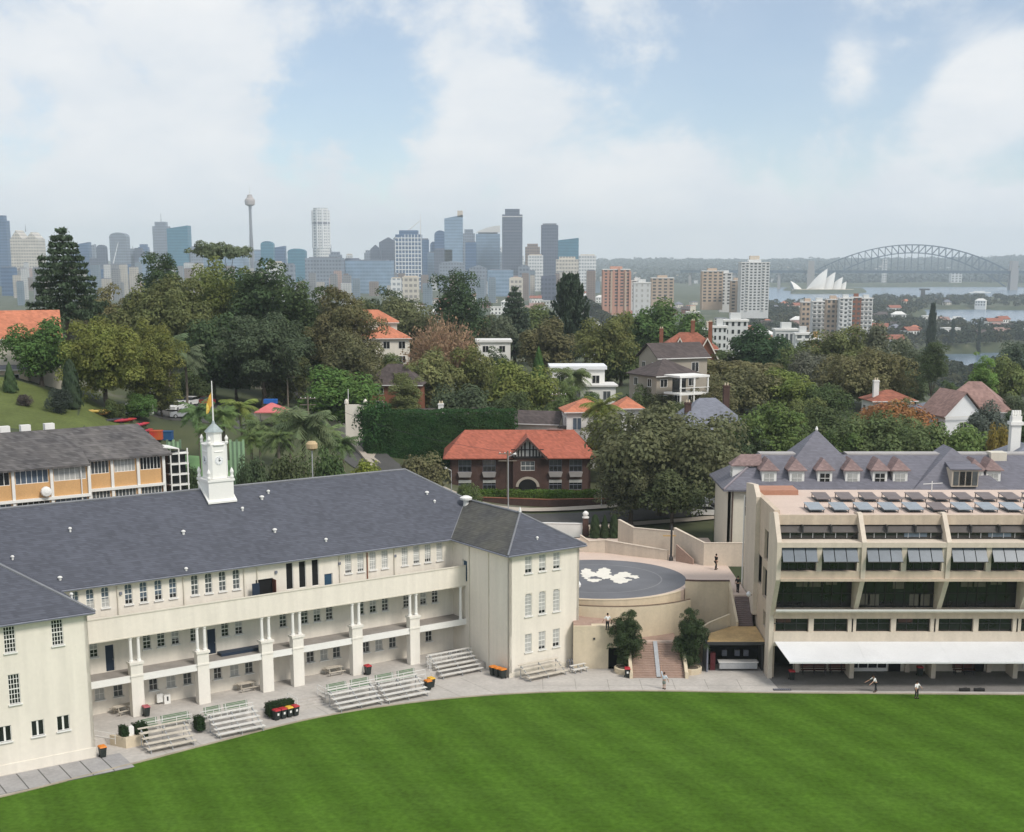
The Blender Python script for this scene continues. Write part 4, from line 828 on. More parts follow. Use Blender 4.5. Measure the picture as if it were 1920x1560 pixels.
# wheelie bins
binm = MB(); binm.prism([(-.24, -.28, .12), (.24, -.28, .12), (.24, .25, .12), (-.24, .25, .12)], (0, 0, .02)); 
def taper(b, w0, d0, z0, w1, d1, z1, m=0):
    lo = [(-w0, -d0, z0), (w0, -d0, z0), (w0, d0, z0), (-w0, d0, z0)]; hi = [(-w1, -d1, z1), (w1, -d1, z1), (w1, d1, z1), (-w1, d1, z1)]
    n = len(b.v); b.v += lo + hi
    for f in ((0, 3, 2, 1), (4, 5, 6, 7), (0, 1, 5, 4), (1, 2, 6, 5), (2, 3, 7, 6), (3, 0, 4, 7)): b.f.append(tuple(n + i for i in f)); b.m.append(m)
    return b
bin_body = taper(taper(MB(), .23, .24, .08, .29, .34, .92), .31, .37, .90, .31, .37, .95).mesh('bin_body', K['bin_body'])
lid_g = taper(MB(), .32, .39, .95, .27, .33, 1.07)
lids = {k: lid_g.mesh('lid', mat(k + '_lid_plastic', c_, .45, .06)) for k, c_ in (('red', (.42, .03, .04)), ('orange', (.68, .22, .03)), ('yellow', (.72, .42, .05)), ('pink', (.40, .10, .12)))}
wheel_m = MB().tube((-.03, .22, .1), (.03, .22, .1), .1, k=10).mesh('wheel', K['rubber'])
hand_m = MB().tube((-.25, .42, .93), (.25, .42, .93), .025, k=6).mesh('handle', K['rubber'])
mark_m = MB().box(-.1, -.345, .5, .1, -.315, .72).mesh('sticker', K['offwhite'])
def wheelie(p, lid, label, rz=0.0, mark=False):
    t = thing('wheelie_bin', label, 'bin', p, ALPHA + rz, 'wheelie bins'); t.scale = (.93, .93, .95)
    ob('bin_body', bin_body, t); ob('lid', lids[lid], t); ob('wheel', wheel_m, t, (-.27, 0, 0)); ob('wheel', wheel_m, t, (.27, 0, 0)); ob('handle', hand_m, t)
    if mark: ob('sticker', mark_m, t)
wheelie(SL(-40.75, .75, .05), 'orange', 'orange-lidded bin at the corner of the left wing')
wheelie(SL(-34.5, 7.25, .65), 'pink', 'pink-lidded bin against the pier closest to the left wing')
for i, c_ in enumerate(('red', 'red', 'yellow', 'red')): wheelie(SL(-24.6 + .64 * i, 1.3 + .05 * i, .05), c_, ('leftmost red-lidded bin of the row of four', 'second red-lidded bin in the row of four', 'yellow-lidded bin in the row of four', 'red-lidded bin at the right end of the row of four')[i], .1, True)
wheelie(SL(-11.95, 7.2, .65), 'red', 'red-lidded bin against the pier above the twin bleachers')
wheelie(SL(-8.7, 1.2, .05), 'orange', 'orange-lidded bin at the right end of the twin bleachers'); wheelie(SL(-8.0, 1.75, .05), 'yellow', 'yellow-lidded bin behind the orange one by the twin bleachers')
for i in range(3): wheelie(SL(-.85 + .12 * i, 1.6 - .66 * i, .05), 'orange', ('back bin of the orange-lidded trio beside the right wing', 'middle bin of the orange-lidded trio beside the right wing', 'front bin of the orange-lidded trio beside the right wing')[i], R(-90))
wheelie((11.45, 134.9, .05), 'red', 'red-lidded bin at the foot of the brown staircase', -ALPHA, True)
wheelie((27.6, 134.0, .05), 'red', 'red-lidded bin under the white canopy by the end column', -ALPHA); wheelie((40.6, 135.4, .05), 'red', 'red-lidded bin under the white canopy between the timber benches', -ALPHA)
# picnic tables
def picnic(p, rz, label):
    t = thing('picnic_table', label, 'table', p, rz, 'picnic tables under the balcony')
    for i in range(4): MB().box(-.9, -.36 + i * .185, .72, .9, -.2 + i * .185, .76).build('top_plank', K['plank_old'], t)
    for y in (-.85, .62): MB().box(-.9, y, .42, .9, y + .24, .46).build('bench_plank', K['plank_old'], t)
    for x in (-.65, .6): MB().box(x, -.8, .34, x + .06, .8, .42).prism([(x, -.6, 0), (x, -.5, 0), (x, -.15, .72), (x, -.25, .72)], (.06, 0, 0)).prism([(x, .5, 0), (x, .6, 0), (x, .25, .72), (x, .15, .72)], (.06, 0, 0)).build('leg_frame', K['plank_old'], t)
picnic(SL(-23.9, 9.35, .65), ALPHA, 'picnic table in the third ground-floor bay from the left wing'); picnic(SL(-14.6, 9.3, .65), ALPHA, 'picnic table in the bay above the forecourt steps'); picnic(SL(-35.9, 9.3, .65), ALPHA + .2, 'picnic table in the bay beside the left wing')
mt = thing('folded_mat', 'dark navy gym mat lying on the middle balcony', 'mat', SL(-26.4, 9.0, 4.43), ALPHA)
MB().box(0, 0, 0, 4.4, 1.0, .28).build('mat_body', K['door_blue'], mt); MB().box(4.4, .05, .05, 4.75, .95, .22).build('mat_flap', K['door_blue'], mt)
for a, b, lb in ((-25.3, 9.7, 'small brown chair on the top balcony left of the open doorway'), (-3.0, 9.6, 'grey chair on the top balcony beside the teal wing door'), (-2.3, 9.6, 'second grey chair on the top balcony beside the teal wing door')):
    t = thing('chair', lb, 'chair', SL(a, b, 8.38), ALPHA); m_ = K['brick_brown'] if a < -20 else K['slate_grey']
    MB().box(-.22, -.22, .43, .22, .22, .47).build('seat', m_, t); MB().box(-.22, .19, .47, .22, .23, .95).build('backrest', m_, t)
    for sx in (-1, 1):
        for sy in (-1, 1): MB().box(sx * .19 - .02, sy * .19 - .02, 0, sx * .19 + .02, sy * .19 + .02, .43).build('leg', K['steel'], t)
dr = thing('drinking_fountain', 'white drinking fountain in the second ground-floor bay', 'fountain', SL(-31.6, 9.8, .65), ALPHA)
MB().box(-.3, -.2, 0, .3, .3, .85).build('pedestal', K['white'], dr); MB().box(-.9, 0, .2, -.35, .3, 1.0).build('trough', K['white'], dr); MB().box(-.05, -.22, .3, .1, -.2, .7).build('spout_panel', K['darksteel'], dr)
# two pale concrete bins / signs by the wing corner
for i, (a, b) in enumerate(((6.7, -1.2), (7.5, -1.0))):
    t = thing('bicycle_rack', ('grey hooped bicycle rack by the wing corner, the one nearer the bleacher', 'grey hooped bicycle rack by the wing corner, the one nearer the tan wall')[i], 'rack', SL(a, b, .05), ALPHA)
    for k in range(2): MB().tube((k * .3, 0, 0), (k * .3, 0, .75), .035, k=6).tube((k * .3, 0, .75), (k * .3, .3, 1.0), .035, k=6).tube((k * .3, .3, 1.0), (k * .3, .6, .75), .035, k=6).tube((k * .3, .6, .75), (k * .3, .6, 0), .035, k=6).build('hoop', K['slate_grey'], t)
# paving slabs beside the left wing: real joints
pv = mat('grey_paving_slab', (.33, .32, .315), .9, .12, .6, .1, 4)
sl_ = tag(MB().box(-56, -3.0, -.02, -39.5, .95, .055).build('slab_path', mat('dark_joint', (.12, .115, .11), .9), None, SL(0, 0), ALPHA), kind='structure')
for i in range(9):
    a0 = -54.8 + 1.72 * i; MB().prism([(a0 + .04, -2.95, .055), (a0 + 1.66, -2.95, .055), (a0 + 1.78, .9, .055), (a0 + .16, .9, .055)], (0, 0, .02)).build('paving_slab', pv, sl_)
# long timber benches under the canopy
def timber_bench(x, y, L, label):
    t = thing('timber_bench', label, 'bench', (x, y, .06))
    for i in range(3): MB().box(0, -.4 + i * .16, .44, L, -.27 + i * .16, .48).build('seat_slat', K['red_timber'], t)
    for i in range(3): MB().box(0, .1, .55 + i * .15, L, .13, .67 + i * .15).build('back_slat', K['red_timber'], t)
    for x_ in (.15, L / 2, L - .2): MB().box(x_, -.4, 0, x_ + .08, -.32, .44).box(x_, .06, 0, x_ + .08, .12, 1.0).build('leg', K['darksteel'], t)
timber_bench(28.9, 136.2, 2.6, 'left red-brown timber bench under the white canopy'); timber_bench(31.7, 136.2, 2.5, 'second red-brown timber bench under the white canopy'); timber_bench(44.1, 136.2, 2.2, 'red-brown timber bench under the canopy behind the two boys')
t = thing('floor_grate', 'dark square drain grate at the field corner by the grey path', 'grate', (25.2, 130.5, .06)); MB().box(0, 0, 0, 1.7, .5, .05).build('grate_frame', K['darksteel'], t)
for i in range(8): MB().box(.08 + i * .2, .05, .05, .2 + i * .2, .45, .075).build('grate_bar', K['slate_grey'], t)
for i in range(2):
    t = thing('kit_bag', ('left black kit bag lying at the field edge', 'right black kit bag lying at the field edge')[i], 'bag', (43.5 + i * 1.4, 130.3, .05)); MB().tube((-.5, 0, .16), (.5, 0, .16), .17, k=10).build('bag_body', K['rubber'], t); MB().tube((-.2, 0, .33), (.2, 0, .38), .025, k=6).build('strap', K['darksteel'], t)

# expansion joints in the forecourt concrete
jm = mat('joint_filler', (.30, .28, .25), .9); apron = bpy.data.objects['concrete_apron']
for i in range(11):
    a, b1_, b0 = -36 + 3.2 * i, 2.6, 2.6
    while b0 > -6:                                               # stop short of the field kerb
        q = SL(a, b0 - .1); k_ = next((j for j in range(len(edge) - 1) if edge[j].x <= q.x <= edge[j + 1].x), 0); f_ = (q.x - edge[k_].x) / (edge[k_ + 1].x - edge[k_].x)
        if q.y < edge[k_].y * (1 - f_) + edge[k_ + 1].y * f_ + .35: break
        b0 -= .1
    p_ = [SL(a - .03, b0, .054), SL(a + .03, b0, .054), SL(a + .03, b1_, .054), SL(a - .03, b1_, .054)]; MB().face(p_).build('expansion_joint', jm, apron)
for x in (3, 6.2, 9.4, 12.6, 15.8, 19.0, 22.2): MB().face([(x - .03, 130.9, .054), (x + .03, 130.9, .054), (x + .03, 134.3, .054), (x - .03, 134.3, .054)]).build('expansion_joint', jm, apron)
for y in (132.2,): MB().face([(2, y - .03, .054), (24.5, y - .03, .054), (24.5, y + .03, .054), (2, y + .03, .054)]).build('expansion_joint', jm, apron)
# ------------------------------------------------------------------ trees: leaf-sized faces gathered in clumps
def cards(cen, nrm, a, b, name, extra=None):
    """rhombic leaf cards at cen (n,3) facing nrm, half sizes a, b -> mesh"""
    n = len(cen); nrm = nrm / (np.linalg.norm(nrm, axis=1, keepdims=True) + 1e-9)
    r = rng.normal(size=(n, 3)); u = np.cross(nrm, r); u /= np.linalg.norm(u, axis=1, keepdims=True) + 1e-9; v = np.cross(nrm, u)
    a = np.asarray(a).reshape(-1, 1); b = np.asarray(b).reshape(-1, 1)
    q = np.stack([cen - u * a, cen - v * b + nrm * b * .25, cen + u * a, cen + v * b + nrm * b * .25], 1).reshape(-1, 3)
    me = bpy.data.meshes.new(name)
    nv = len(q); f = np.arange(nv).reshape(-1, 4)
    if extra is not None:
        ev, ef = extra; q = np.concatenate([q, ev])
    me.vertices.add(len(q)); me.vertices.foreach_set('co', q.astype(np.float32).ravel())
    nl = len(f) * 4 + (len(ef) * 4 if extra is not None else 0); me.loops.add(nl)
    idx = f.ravel() if extra is None else np.concatenate([f.ravel(), (np.asarray(ef) + nv).ravel()])
    me.loops.foreach_set('vertex_index', idx.astype(np.int32)); me.polygons.add(nl // 4)
    me.polygons.foreach_set('loop_start', np.arange(0, nl, 4, dtype=np.int32)); me.polygons.foreach_set('loop_total', np.full(nl // 4, 4, dtype=np.int32))
    me.materials.append(K['leaf']); me.update(calc_edges=True); return me
def sph(n):
    d = rng.normal(size=(n, 3)); return d / np.linalg.norm(d, axis=1, keepdims=True)
def crown_broad(n=8500, m=46, asp=1.8, cr=(.20, .36), leaf=.040, lump=.25, seed=0, gaps=.0, under=-.35):
    """unit crown: radius 1, true height asp (stored as 1 so that it is scaled by the tree's own height)"""
    global rng
    rng = np.random.default_rng(100 + seed); hz_ = asp / 2
    d = sph(m); d[:, 2] = np.clip(d[:, 2] * 1.1 + .12, -.75, 1); d /= np.linalg.norm(d, axis=1, keepdims=True)
    rad = rng.uniform(.42, .84, m) * (1 + lump * rng.normal(size=m) * .5)
    r = rng.uniform(*cr, m); c = d * rad[:, None]; c[:, 2] *= max(hz_ - .12, .16)
    w_ = r ** 2; k = rng.choice(m, n, p=w_ / w_.sum())
    e = sph(n); e[:, 2] = np.where(e[:, 2] < under, -e[:, 2], e[:, 2])
    p = c[k] + e * (r[k] * rng.uniform(.70, 1.06, n))[:, None] * np.array([1, 1, .85])
    nr = e + .36 * rng.normal(size=(n, 3)); nr[:, 2] += .3
    ni = n // 7; pi_ = sph(ni) * rng.uniform(.1, .6, ni)[:, None]; pi_[:, 2] *= hz_
    p = np.concatenate([p, pi_]); nr = np.concatenate([nr, sph(ni)])
    s = leaf * rng.uniform(.6, 1.5, len(p)); s[n:] *= 1.8
    if gaps:
        keep = (np.sin(p[:, 0] * 7 + seed) + np.sin(p[:, 1] * 6 + 1) + np.sin(p[:, 2] * 8 + 2)) > -3 + gaps * 3
        p, nr, s = p[keep], nr[keep], s[keep]
    z0, z1 = np.quantile(p[:, 2], .002), np.quantile(p[:, 2], .997); p[:, 2] = (p[:, 2] - z0) * asp / (z1 - z0)
    rr = np.quantile(np.hypot(p[:, 0], p[:, 1]), .985); p[:, :2] /= rr
    me = cards(p, nr, s, s * .62, 'crown'); me.transform(Matrix.Diagonal((1, 1, 1 / asp, 1))); return me
def crown_pine(n=9000, tiers=15, seed=0, top=.05, droop=-.12, dens=1.0, curl=.25, pw=.55):
    """Norfolk pine: whorls of level branches, shorter towards the tip"""
    global rng
    rng = np.random.default_rng(200 + seed); P_, N_ = [], []
    for t in range(tiers):
        h = t / (tiers - 1); L = (1 - h) ** pw * (1 - .10 * h) + top; L *= rng.uniform(.85, 1.1)
        nb = 7 if t % 2 else 8; ph = rng.uniform(0, 6)
        for b in range(nb):
            a = ph + 2 * math.pi * b / nb + rng.normal() * .12; k = max(14, int(n / tiers / nb * (L + .2) * 1.5 * dens)); s = np.sqrt(rng.uniform(0.01, 1, k)); Lb = L * rng.uniform(.75, 1.08)
            wd = .10 * (1 - .5 * s) * rng.normal(size=k)
            x = math.cos(a) * s * Lb - math.sin(a) * wd; y = math.sin(a) * s * Lb + math.cos(a) * wd
            z = h * .95 + (droop * s + curl * s * s) * L * .35 + rng.normal(size=k) * .010
            P_.append(np.stack([x, y, z], 1)); N_.append(np.stack([rng.normal(size=k) * .5, rng.normal(size=k) * .5, np.ones(k)], 1))
    p = np.concatenate(P_); nr = np.concatenate(N_); p[:, 2] = (p[:, 2] - p[:, 2].min()) / (p[:, 2].max() - p[:, 2].min())
    s = .030 * rng.uniform(.7, 1.5, len(p))
    m_ = cards(p * np.array([1, 1, 1]), nr, s * 1.5, s * .6, 'crown'); return m_
def crown_cone(n=3500, seed=0, leaf=.06, power=.7):
    global rng
    rng = np.random.default_rng(300 + seed)
    h = rng.uniform(0, 1, n) ** 1.1; a = rng.uniform(0, 2 * math.pi, n); r = ((1 - h) ** power) * (.82 + .25 * rng.uniform(size=n)) * np.minimum(1, h * 9 + .3)
    r *= 1 + .12 * np.sin(a * 5 + h * 20)
    p = np.stack([r * np.cos(a), r * np.sin(a), h], 1); nr = np.stack([np.cos(a), np.sin(a), np.full(n, .5)], 1) + .4 * rng.normal(size=(n, 3))
    s = leaf * rng.uniform(.7, 1.4, n); return cards(p, nr, s * np.where(h > .9, .5, 1), s * .6, 'crown')
def crown_palm(seed=0, nf=38, feather=.26, arch=1.0):
    """arching fronds with leaflets; unit length 1 from the crown centre"""
    global rng
    rng = np.random.default_rng(400 + seed); V, F = [], []
    for f in range(nf):
        a = 2 * math.pi * f / nf * 2.4 + rng.normal() * .2; up = rng.uniform(-.6, 1.3); L = rng.uniform(.82, 1.1); k = 16; pts = []
        for i in range(k + 1):
            s = i / k; rr = L * (s - .10 * s * s) * math.cos(up * (1 - s) * .9); z = L * (math.sin(up) * s - .50 * arch * s * s)
            pts.append(np.array([math.cos(a) * rr, math.sin(a) * rr, z]))
        side = np.array([-math.sin(a), math.cos(a), 0])
        for i in range(1, k):
            d = pts[i + 1] - pts[i]; d /= np.linalg.norm(d); ln = feather * math.sin(math.pi * (.12 + .85 * i / k)) ** .8
            for sg in (-1, 1):
                tip = pts[i] + side * sg * ln * .8 + d * ln * .55 + np.array([0, 0, -ln * rng.uniform(.25, .7)])
                n = len(V); wv = d * .026; V += [pts[i] - wv, pts[i] + wv, tip + wv * .4, tip - wv * .4]; F.append((n, n + 1, n + 2, n + 3))
            n = len(V); V += [pts[i] - side * .012, pts[i] + side * .012, pts[i + 1] + side * .01, pts[i + 1] - side * .01]; F.append((n, n + 1, n + 2, n + 3))
    me = bpy.data.meshes.new('crown'); me.from_pydata([tuple(v) for v in V], [], F); me.materials.append(K['leaf']); me.update(); return me
def crown_twig(seed=0, n=520, leaves=2600):
    """half-bare autumn crown: fine upswept twigs and a scatter of brown leaves"""
    global rng
    rng = np.random.default_rng(500 + seed); V, F = [], []
    L, nr = [], []
    for i in range(n):
        d = sph(1)[0]; d[2] = abs(d[2]) * .9 - .12; d /= np.linalg.norm(d); r0, r1 = rng.uniform(.2, .5), rng.uniform(.75, 1.05)
        p0, p1 = d * r0, d * r1 + rng.normal(size=3) * .07; s = np.cross(d, rng.normal(size=3)); s /= np.linalg.norm(s); k = len(V)
        V += [p0 - s * .010, p0 + s * .010, p1 + s * .003, p1 - s * .003]; F.append((k, k + 1, k + 2, k + 3))
        for q in range(leaves // n): t = rng.uniform(.35, 1.05); L.append(p0 * (1 - t) + p1 * t + rng.normal(size=3) * .035); nr.append(d + rng.normal(size=3) * .6)
    p = np.array(L); V = np.array(V); z0, z1 = min(p[:, 2].min(), V[:, 2].min()), max(p[:, 2].max(), V[:, 2].max())
    p[:, 2] = (p[:, 2] - z0) / (z1 - z0); V[:, 2] = (V[:, 2] - z0) / (z1 - z0)
    s = .026 * rng.uniform(.6, 1.5, len(p)); return cards(p, np.array(nr), s, s * .6, 'crown', (V, F))
def trunk_mesh(seed=0, limbs=7, spread=.75, top=.62, k=8, r=.055):
    """unit height 1; limbs reach into the crown"""
    rd = random.Random(seed); b = MB(); p = Vector((0, 0, 0)); pr = r * 1.5
    for i in range(4):
        q = Vector((rd.uniform(-.02, .02), rd.uniform(-.02, .02), top * .6 * (i + 1) / 4)); nr = r * (1 - .12 * i); b.tube(p, q, pr, nr, k, cap=False); p, pr = q, nr
    for i in range(limbs):
        a = 2 * math.pi * i / limbs + rd.uniform(-.3, .3); m_ = p + Vector((math.cos(a) * spread * .22, math.sin(a) * spread * .22, .12)); e_ = m_ + Vector((math.cos(a) * spread * .28, math.sin(a) * spread * .28, rd.uniform(.12, .26)))
        b.tube(p, m_, pr * .65, pr * .42, 6, cap=False); b.tube(m_, e_, pr * .42, pr * .12, 5, cap=False)
    return b.mesh('trunk', K['bark'], True)
def fam(n, m, cr, leaf, seeds, **k): return [(A, crown_broad(int(n * (.55 + .3 * A)), int(m * (.6 + .25 * A)), A, cr, leaf, seed=sd, **k)) for A, sd in seeds]
CR = {
    'round': fam(8000, 48, (.18, .33), .036, ((1.0, 1), (1.0, 2), (1.5, 3), (1.5, 13), (2.1, 4), (2.1, 14), (2.9, 5), (2.9, 15), (3.8, 6))),
    'big': fam(20000, 100, (.12, .24), .025, ((1.0, 21), (1.5, 22), (1.5, 27), (2.1, 23), (2.1, 28), (2.9, 24), (3.6, 26))),
    'open': fam(6500, 38, (.13, .25), .034, ((1.3, 31), (2.0, 32), (3.0, 33), (4.0, 34)), gaps=.28, under=-.1),
    'umbrella': fam(5500, 46, (.09, .18), .032, ((.45, 41), (.8, 42)), under=-.05),
    'tall': fam(6500, 42, (.20, .34), .038, ((2.0, 51), (2.8, 52), (3.8, 53), (5.0, 54))),
    'pine': [(0, crown_pine(13000, 15, 1, pw=.33, droop=-.2, curl=.5)), (0, crown_pine(11000, 14, 2, droop=-.3, curl=.2)), (0, crown_pine(13000, 17, 3, curl=.6, droop=.1, pw=.45))],
    'cone': [(0, crown_cone(3500, 1)), (0, crown_cone(3500, 2, .07, .35))],
    'palm': [(0, crown_palm(1)), (0, crown_palm(2, 44, .3)), (0, crown_palm(3, 34, .26, 1.2))],
    'twig': [(0, crown_twig(1))],
    'ball': fam(4000, 30, (.3, .42), .05, ((1.0, 61), (1.7, 62)), lump=.05),
}
TR = [trunk_mesh(i, 6 + i % 3, .7 + .1 * i, .6) for i in range(3)]
PALMT = MB(); 
for i in range(14): PALMT.tube((.03 * math.sin(i * .25), 0, i / 14), (.03 * math.sin((i + 1) * .25), 0, (i + 1) / 14), .026 + .004 * (i == 0), .022, 8, cap=False)
PALMT = PALMT.mesh('trunk', K['palmbark'], True)
PINET = MB().tube((0, 0, 0), (0, 0, .95), .022, .004, 8).mesh('trunk', K['bark'], True)
TWT = trunk_mesh(9, 9, 1.0, .75, r=.04)
TIDX = [0]
def tree(kind, px, top, Y, wpx, colr, label, name=None, cat='tree', bottom=None, group=None, base_z=None, wy=1.0):
    """tree whose crown is wpx wide around column px and whose tip is seen at row top, standing at distance Y"""
    x = P(px, top, Y).x; zt = P(px, top, Y).z
    zg = terrain(x, Y) if base_z is None else base_z
    H = max(zt - zg, 1.2); r = wpx / 2 * Y / FPX
    TIDX[0] += 1; i = TIDX[0]
    nm = name or {'pine': 'norfolk_pine', 'palm': 'palm_tree', 'cone': 'cypress_tree', 'twig': 'autumn_tree', 'ball': 'round_shrub'}.get(kind, 'leafy_tree')
    t = thing(nm, label, cat, (x, Y, zg - .1), (i * 2.399) % 6.28, group)
    if bottom is not None: cb = max(P(px, bottom, Y).z - zg, .0)
    else: cb = H * {'pine': .08, 'cone': .02, 'ball': 0, 'umbrella': .55, 'twig': .28, 'palm': 0, 'open': .3, 'tall': .12}.get(kind, .18)
    A_ = (H - cb) / max(r, .1); V = CR[kind]; best = sorted(V, key=lambda q: abs(math.log((q[0] or 1) / max(A_, .2))))[:2] if V[0][0] else V; me = best[i % len(best)][1] if (len(best) < 3 and len(best) > 1 and abs(best[0][0] - best[1][0]) < .05) or not V[0][0] else best[0][1]
    if kind == 'palm':
        ob('trunk', PALMT, t, scale=(H * .8, H * .8, H - r * .45)); c = ob('crown', me, t, (0.02 * H * .8, 0, H - r * .45), 0, (r, r, r))
    else:
        tm_ = PINET if kind == 'pine' else (TWT if kind == 'twig' else TR[i % 3])
        if kind not in ('ball', 'cone'): ob('trunk', tm_, t, scale=(r * 1.0 if kind != 'pine' else H, r * 1.0 if kind != 'pine' else H, H * (.97 if kind == 'pine' else 1.25 if kind == 'umbrella' else .92)))
        else: MB().tube((0, 0, 0), (0, 0, H * .6), .08, .04, 6).build('trunk', K['bark'], t)
        c = ob('crown', me, t, (0, 0, cb), 0, (r, r * wy, H - cb))
    f = 2.4 * (1 + .10 * math.sin(i * 7.3)); c.color = (colr[0] * f, colr[1] * f, colr[2] * f, 1)
    return t
DK, OL, YG, BO, BR, GN, BG, GY, LG = (.034, .052, .024), (.066, .074, .030), (.098, .108, .030), (.078, .074, .036), (.138, .094, .060), (.046, .080, .024), (.040, .060, .042), (.075, .078, .058), (.080, .125, .034)
tree('pine', 115, 428, 262, 156, (.036, .052, .030), 'tall dark pine standing above the orange-roofed house', bottom=600)
tree('round', 190, 535, 285, 120, BO, 'brownish tree just right of the tall dark pine')
tree('round', 70, 598, 218, 140, GN, 'dark green leafy tree in front of the orange-roofed house')
tree('big', 190, 598, 212, 180, YG, 'broad yellow-green tree on the lawn edge, left one of the pair')
tree('big', 268, 600, 222, 150, (.088, .095, .028), 'broad olive-gold tree on the lawn edge, right one of the pair')
tree('round', 298, 474, 300, 105, DK, 'dark round treetop on the skyline below the grey and teal towers')
tree('umbrella', 412, 452, 330, 125, (.07, .085, .05), 'flat-topped umbrella tree on the skyline beside the observation tower', bottom=484)
tree('big', 310, 520, 270, 200, OL, 'large olive fig tree left of the hilltop grove')
tree('big', 412, 488, 285, 190, (.072, .085, .028), 'tall light olive tree in the middle of the hilltop grove')
tree('round', 492, 488, 275, 150, DK, 'dark tree under the observation tower on the hilltop')
tree('tall', 560, 528, 270, 150, (.042, .060, .026), 'dark green tree at the right of the hilltop grove')
tree('big', 640, 540, 265, 150, BO, 'brown-olive tree ending the hilltop grove above the street')
tree('round', 395, 590, 252, 150, DK, 'dark tree above the car park')
tree('big', 490, 590, 248, 190, (.036, .048, .027), 'very dark fig tree above the blue and pink marquee', bottom=722)
tree('round', 585, 610, 290, 140, OL, 'olive tree beside the uphill street', bottom=685)
tree('round', 655, 620, 246, 130, (.075, .075, .038), 'dull olive tree above the bright green street shrub')
tree('round', 640, 688, 232, 160, (.055, .095, .026), 'bright green leafy shrub tree at the top of the street')
tree('palm', 345, 640, 240, 90, (.07, .085, .05), 'grey-green palm standing over the car park')
tree('palm', 312, 625, 236, 90, (.065, .085, .045), 'green palm rising behind the olive-gold lawn tree')
tree('cone', 16, 678, 206, 28, (.035, .055, .025), 'dark column cypress on the lawn at the picture edge')
tree('cone', 130, 675, 204, 36, (.026, .038, .022), 'dark cypress at the foot of the lawn trees')
tree('ball', 108, 727, 200, 50, (.028, .036, .028), 'dark clipped round bush on the lawn', cat='shrub')
tree('ball', 46, 738, 200, 34, (.06, .05, .045), 'small purple-brown bush on the lawn', cat='shrub')
tree('round', 212, 748, 208, 62, (.05, .066, .026), 'small tree behind the yellow kayaks', bottom=790)
tree('round', 262, 735, 212, 66, GN, 'small dark tree between the red boats and the white van')
tree('round', 300, 715, 225, 80, (.065, .07, .03), 'small olive tree in front of the parked white cars')
# palm grove behind the clock tower
for px, top, Y, w_, c_, lb in ((372, 748, 196, 110, (.05, .078, .032), 'palm directly behind the gold flag'), (418, 760, 190, 90, (.06, .085, .03), 'palm just right of the clock tower'), (448, 742, 200, 110, (.085, .105, .03), 'yellow-green palm right of the clock tower'), (488, 778, 196, 110, (.06, .08, .035), 'palm below the pink marquee'),
                              (566, 762, 186, 175, (.062, .078, .04), 'largest palm with a thick trunk behind the school ridge'), (520, 800, 182, 110, (.055, .075, .03), 'low palm left of the largest palm'), (612, 790, 192, 110, (.06, .08, .035), 'palm right of the largest palm'), (640, 815, 188, 80, (.05, .075, .03), 'small palm beside the uphill street'), (395, 790, 186, 90, (.055, .08, .03), 'palm hidden low behind the clock tower'), (470, 800, 188, 90, (.06, .085, .03), 'low palm between the clock tower and the tan lamp'), (540, 770, 202, 100, (.07, .09, .035), 'palm just left of the largest palm crown')):
    tree('palm', px, top, Y, w_ * .8, tuple(q * 1.15 for q in c_), lb)
for px, top, Y, w_, c_, lb in ((470, 855, 176, 70, (.04, .055, .028), 'dark shrub under the palms by the clock tower'), (545, 850, 178, 90, (.05, .062, .028), 'dark shrub at the foot of the largest palm'), (610, 842, 180, 90, (.045, .068, .026), 'green shrub right of the tan lamp'), (690, 862, 184, 90, (.10, .115, .024), 'yellow-green shrub above the school ridge end'), (790, 850, 190, 110, (.085, .082, .042), 'dull olive shrub left of the brick house'), (345, 870, 172, 60, (.035, .052, .024), 'dark bush between the orange block and the clock tower'), (880, 905, 192, 50, (.06, .08, .03), 'small shrub at the left corner of the brick house')):
    tree('ball', px, top, Y, w_, c_, lb, 'shrub', 'shrub')
tree('twig', 828, 578, 268, 150, BR, 'bare rust-brown autumn tree in the centre of the gardens', bottom=700)
tree('round', 800, 655, 256, 130, (.095, .10, .042), 'pale olive shrubby tree under the rust-brown one'); tree('round', 885, 650, 262, 110, (.088, .095, .035), 'olive-yellow tree right of the rust-brown one'); tree('open', 750, 680, 250, 90, (.08, .09, .035), 'thin yellow-green tree beside the dark-roofed brick house')
tree('tall', 858, 508, 345, 112, (.032, .050, .024), 'tall dark conifer-like tree below the city towers')
tree('round', 735, 540, 380, 110, (.045, .058, .03), 'dark tree left of the orange-roofed villa ridge'); tree('round', 765, 560, 360, 130, (.07, .075, .036), 'brown-olive tree behind the orange-roofed villa')
tree('pine', 965, 538, 370, 96, (.045, .06, .042), 'layered pine with gaps left of the denser pine'); tree('pine', 1070, 512, 350, 96, (.032, .046, .030), 'dense dark pine right of centre below the towers')
tree('round', 1022, 596, 320, 140, BO, 'brown-olive tree below the dense dark pine'); tree('round', 1140, 588, 300, 130, (.082, .088, .032), 'gold-olive tree right of the dense dark pine'); tree('round', 1232, 562, 360, 160, (.048, .078, .026), 'large fresh green tree below the white slab tower')
tree('open', 935, 590, 345, 90, (.06, .07, .045), 'thin grey-green tree above the white flat roof'); tree('round', 900, 575, 400, 100, BG, 'bluish tree behind the tall dark tree')
tree('round', 978, 676, 250, 150, (.088, .102, .030), 'rounded yellow-olive tree above the long hedge'); tree('cone', 1010, 652, 270, 46, (.045, .085, .026), 'bright green cypress above the rounded olive tree'); tree('round', 935, 650, 275, 76, DK, 'dark tree between the rust-brown tree and the cypress')
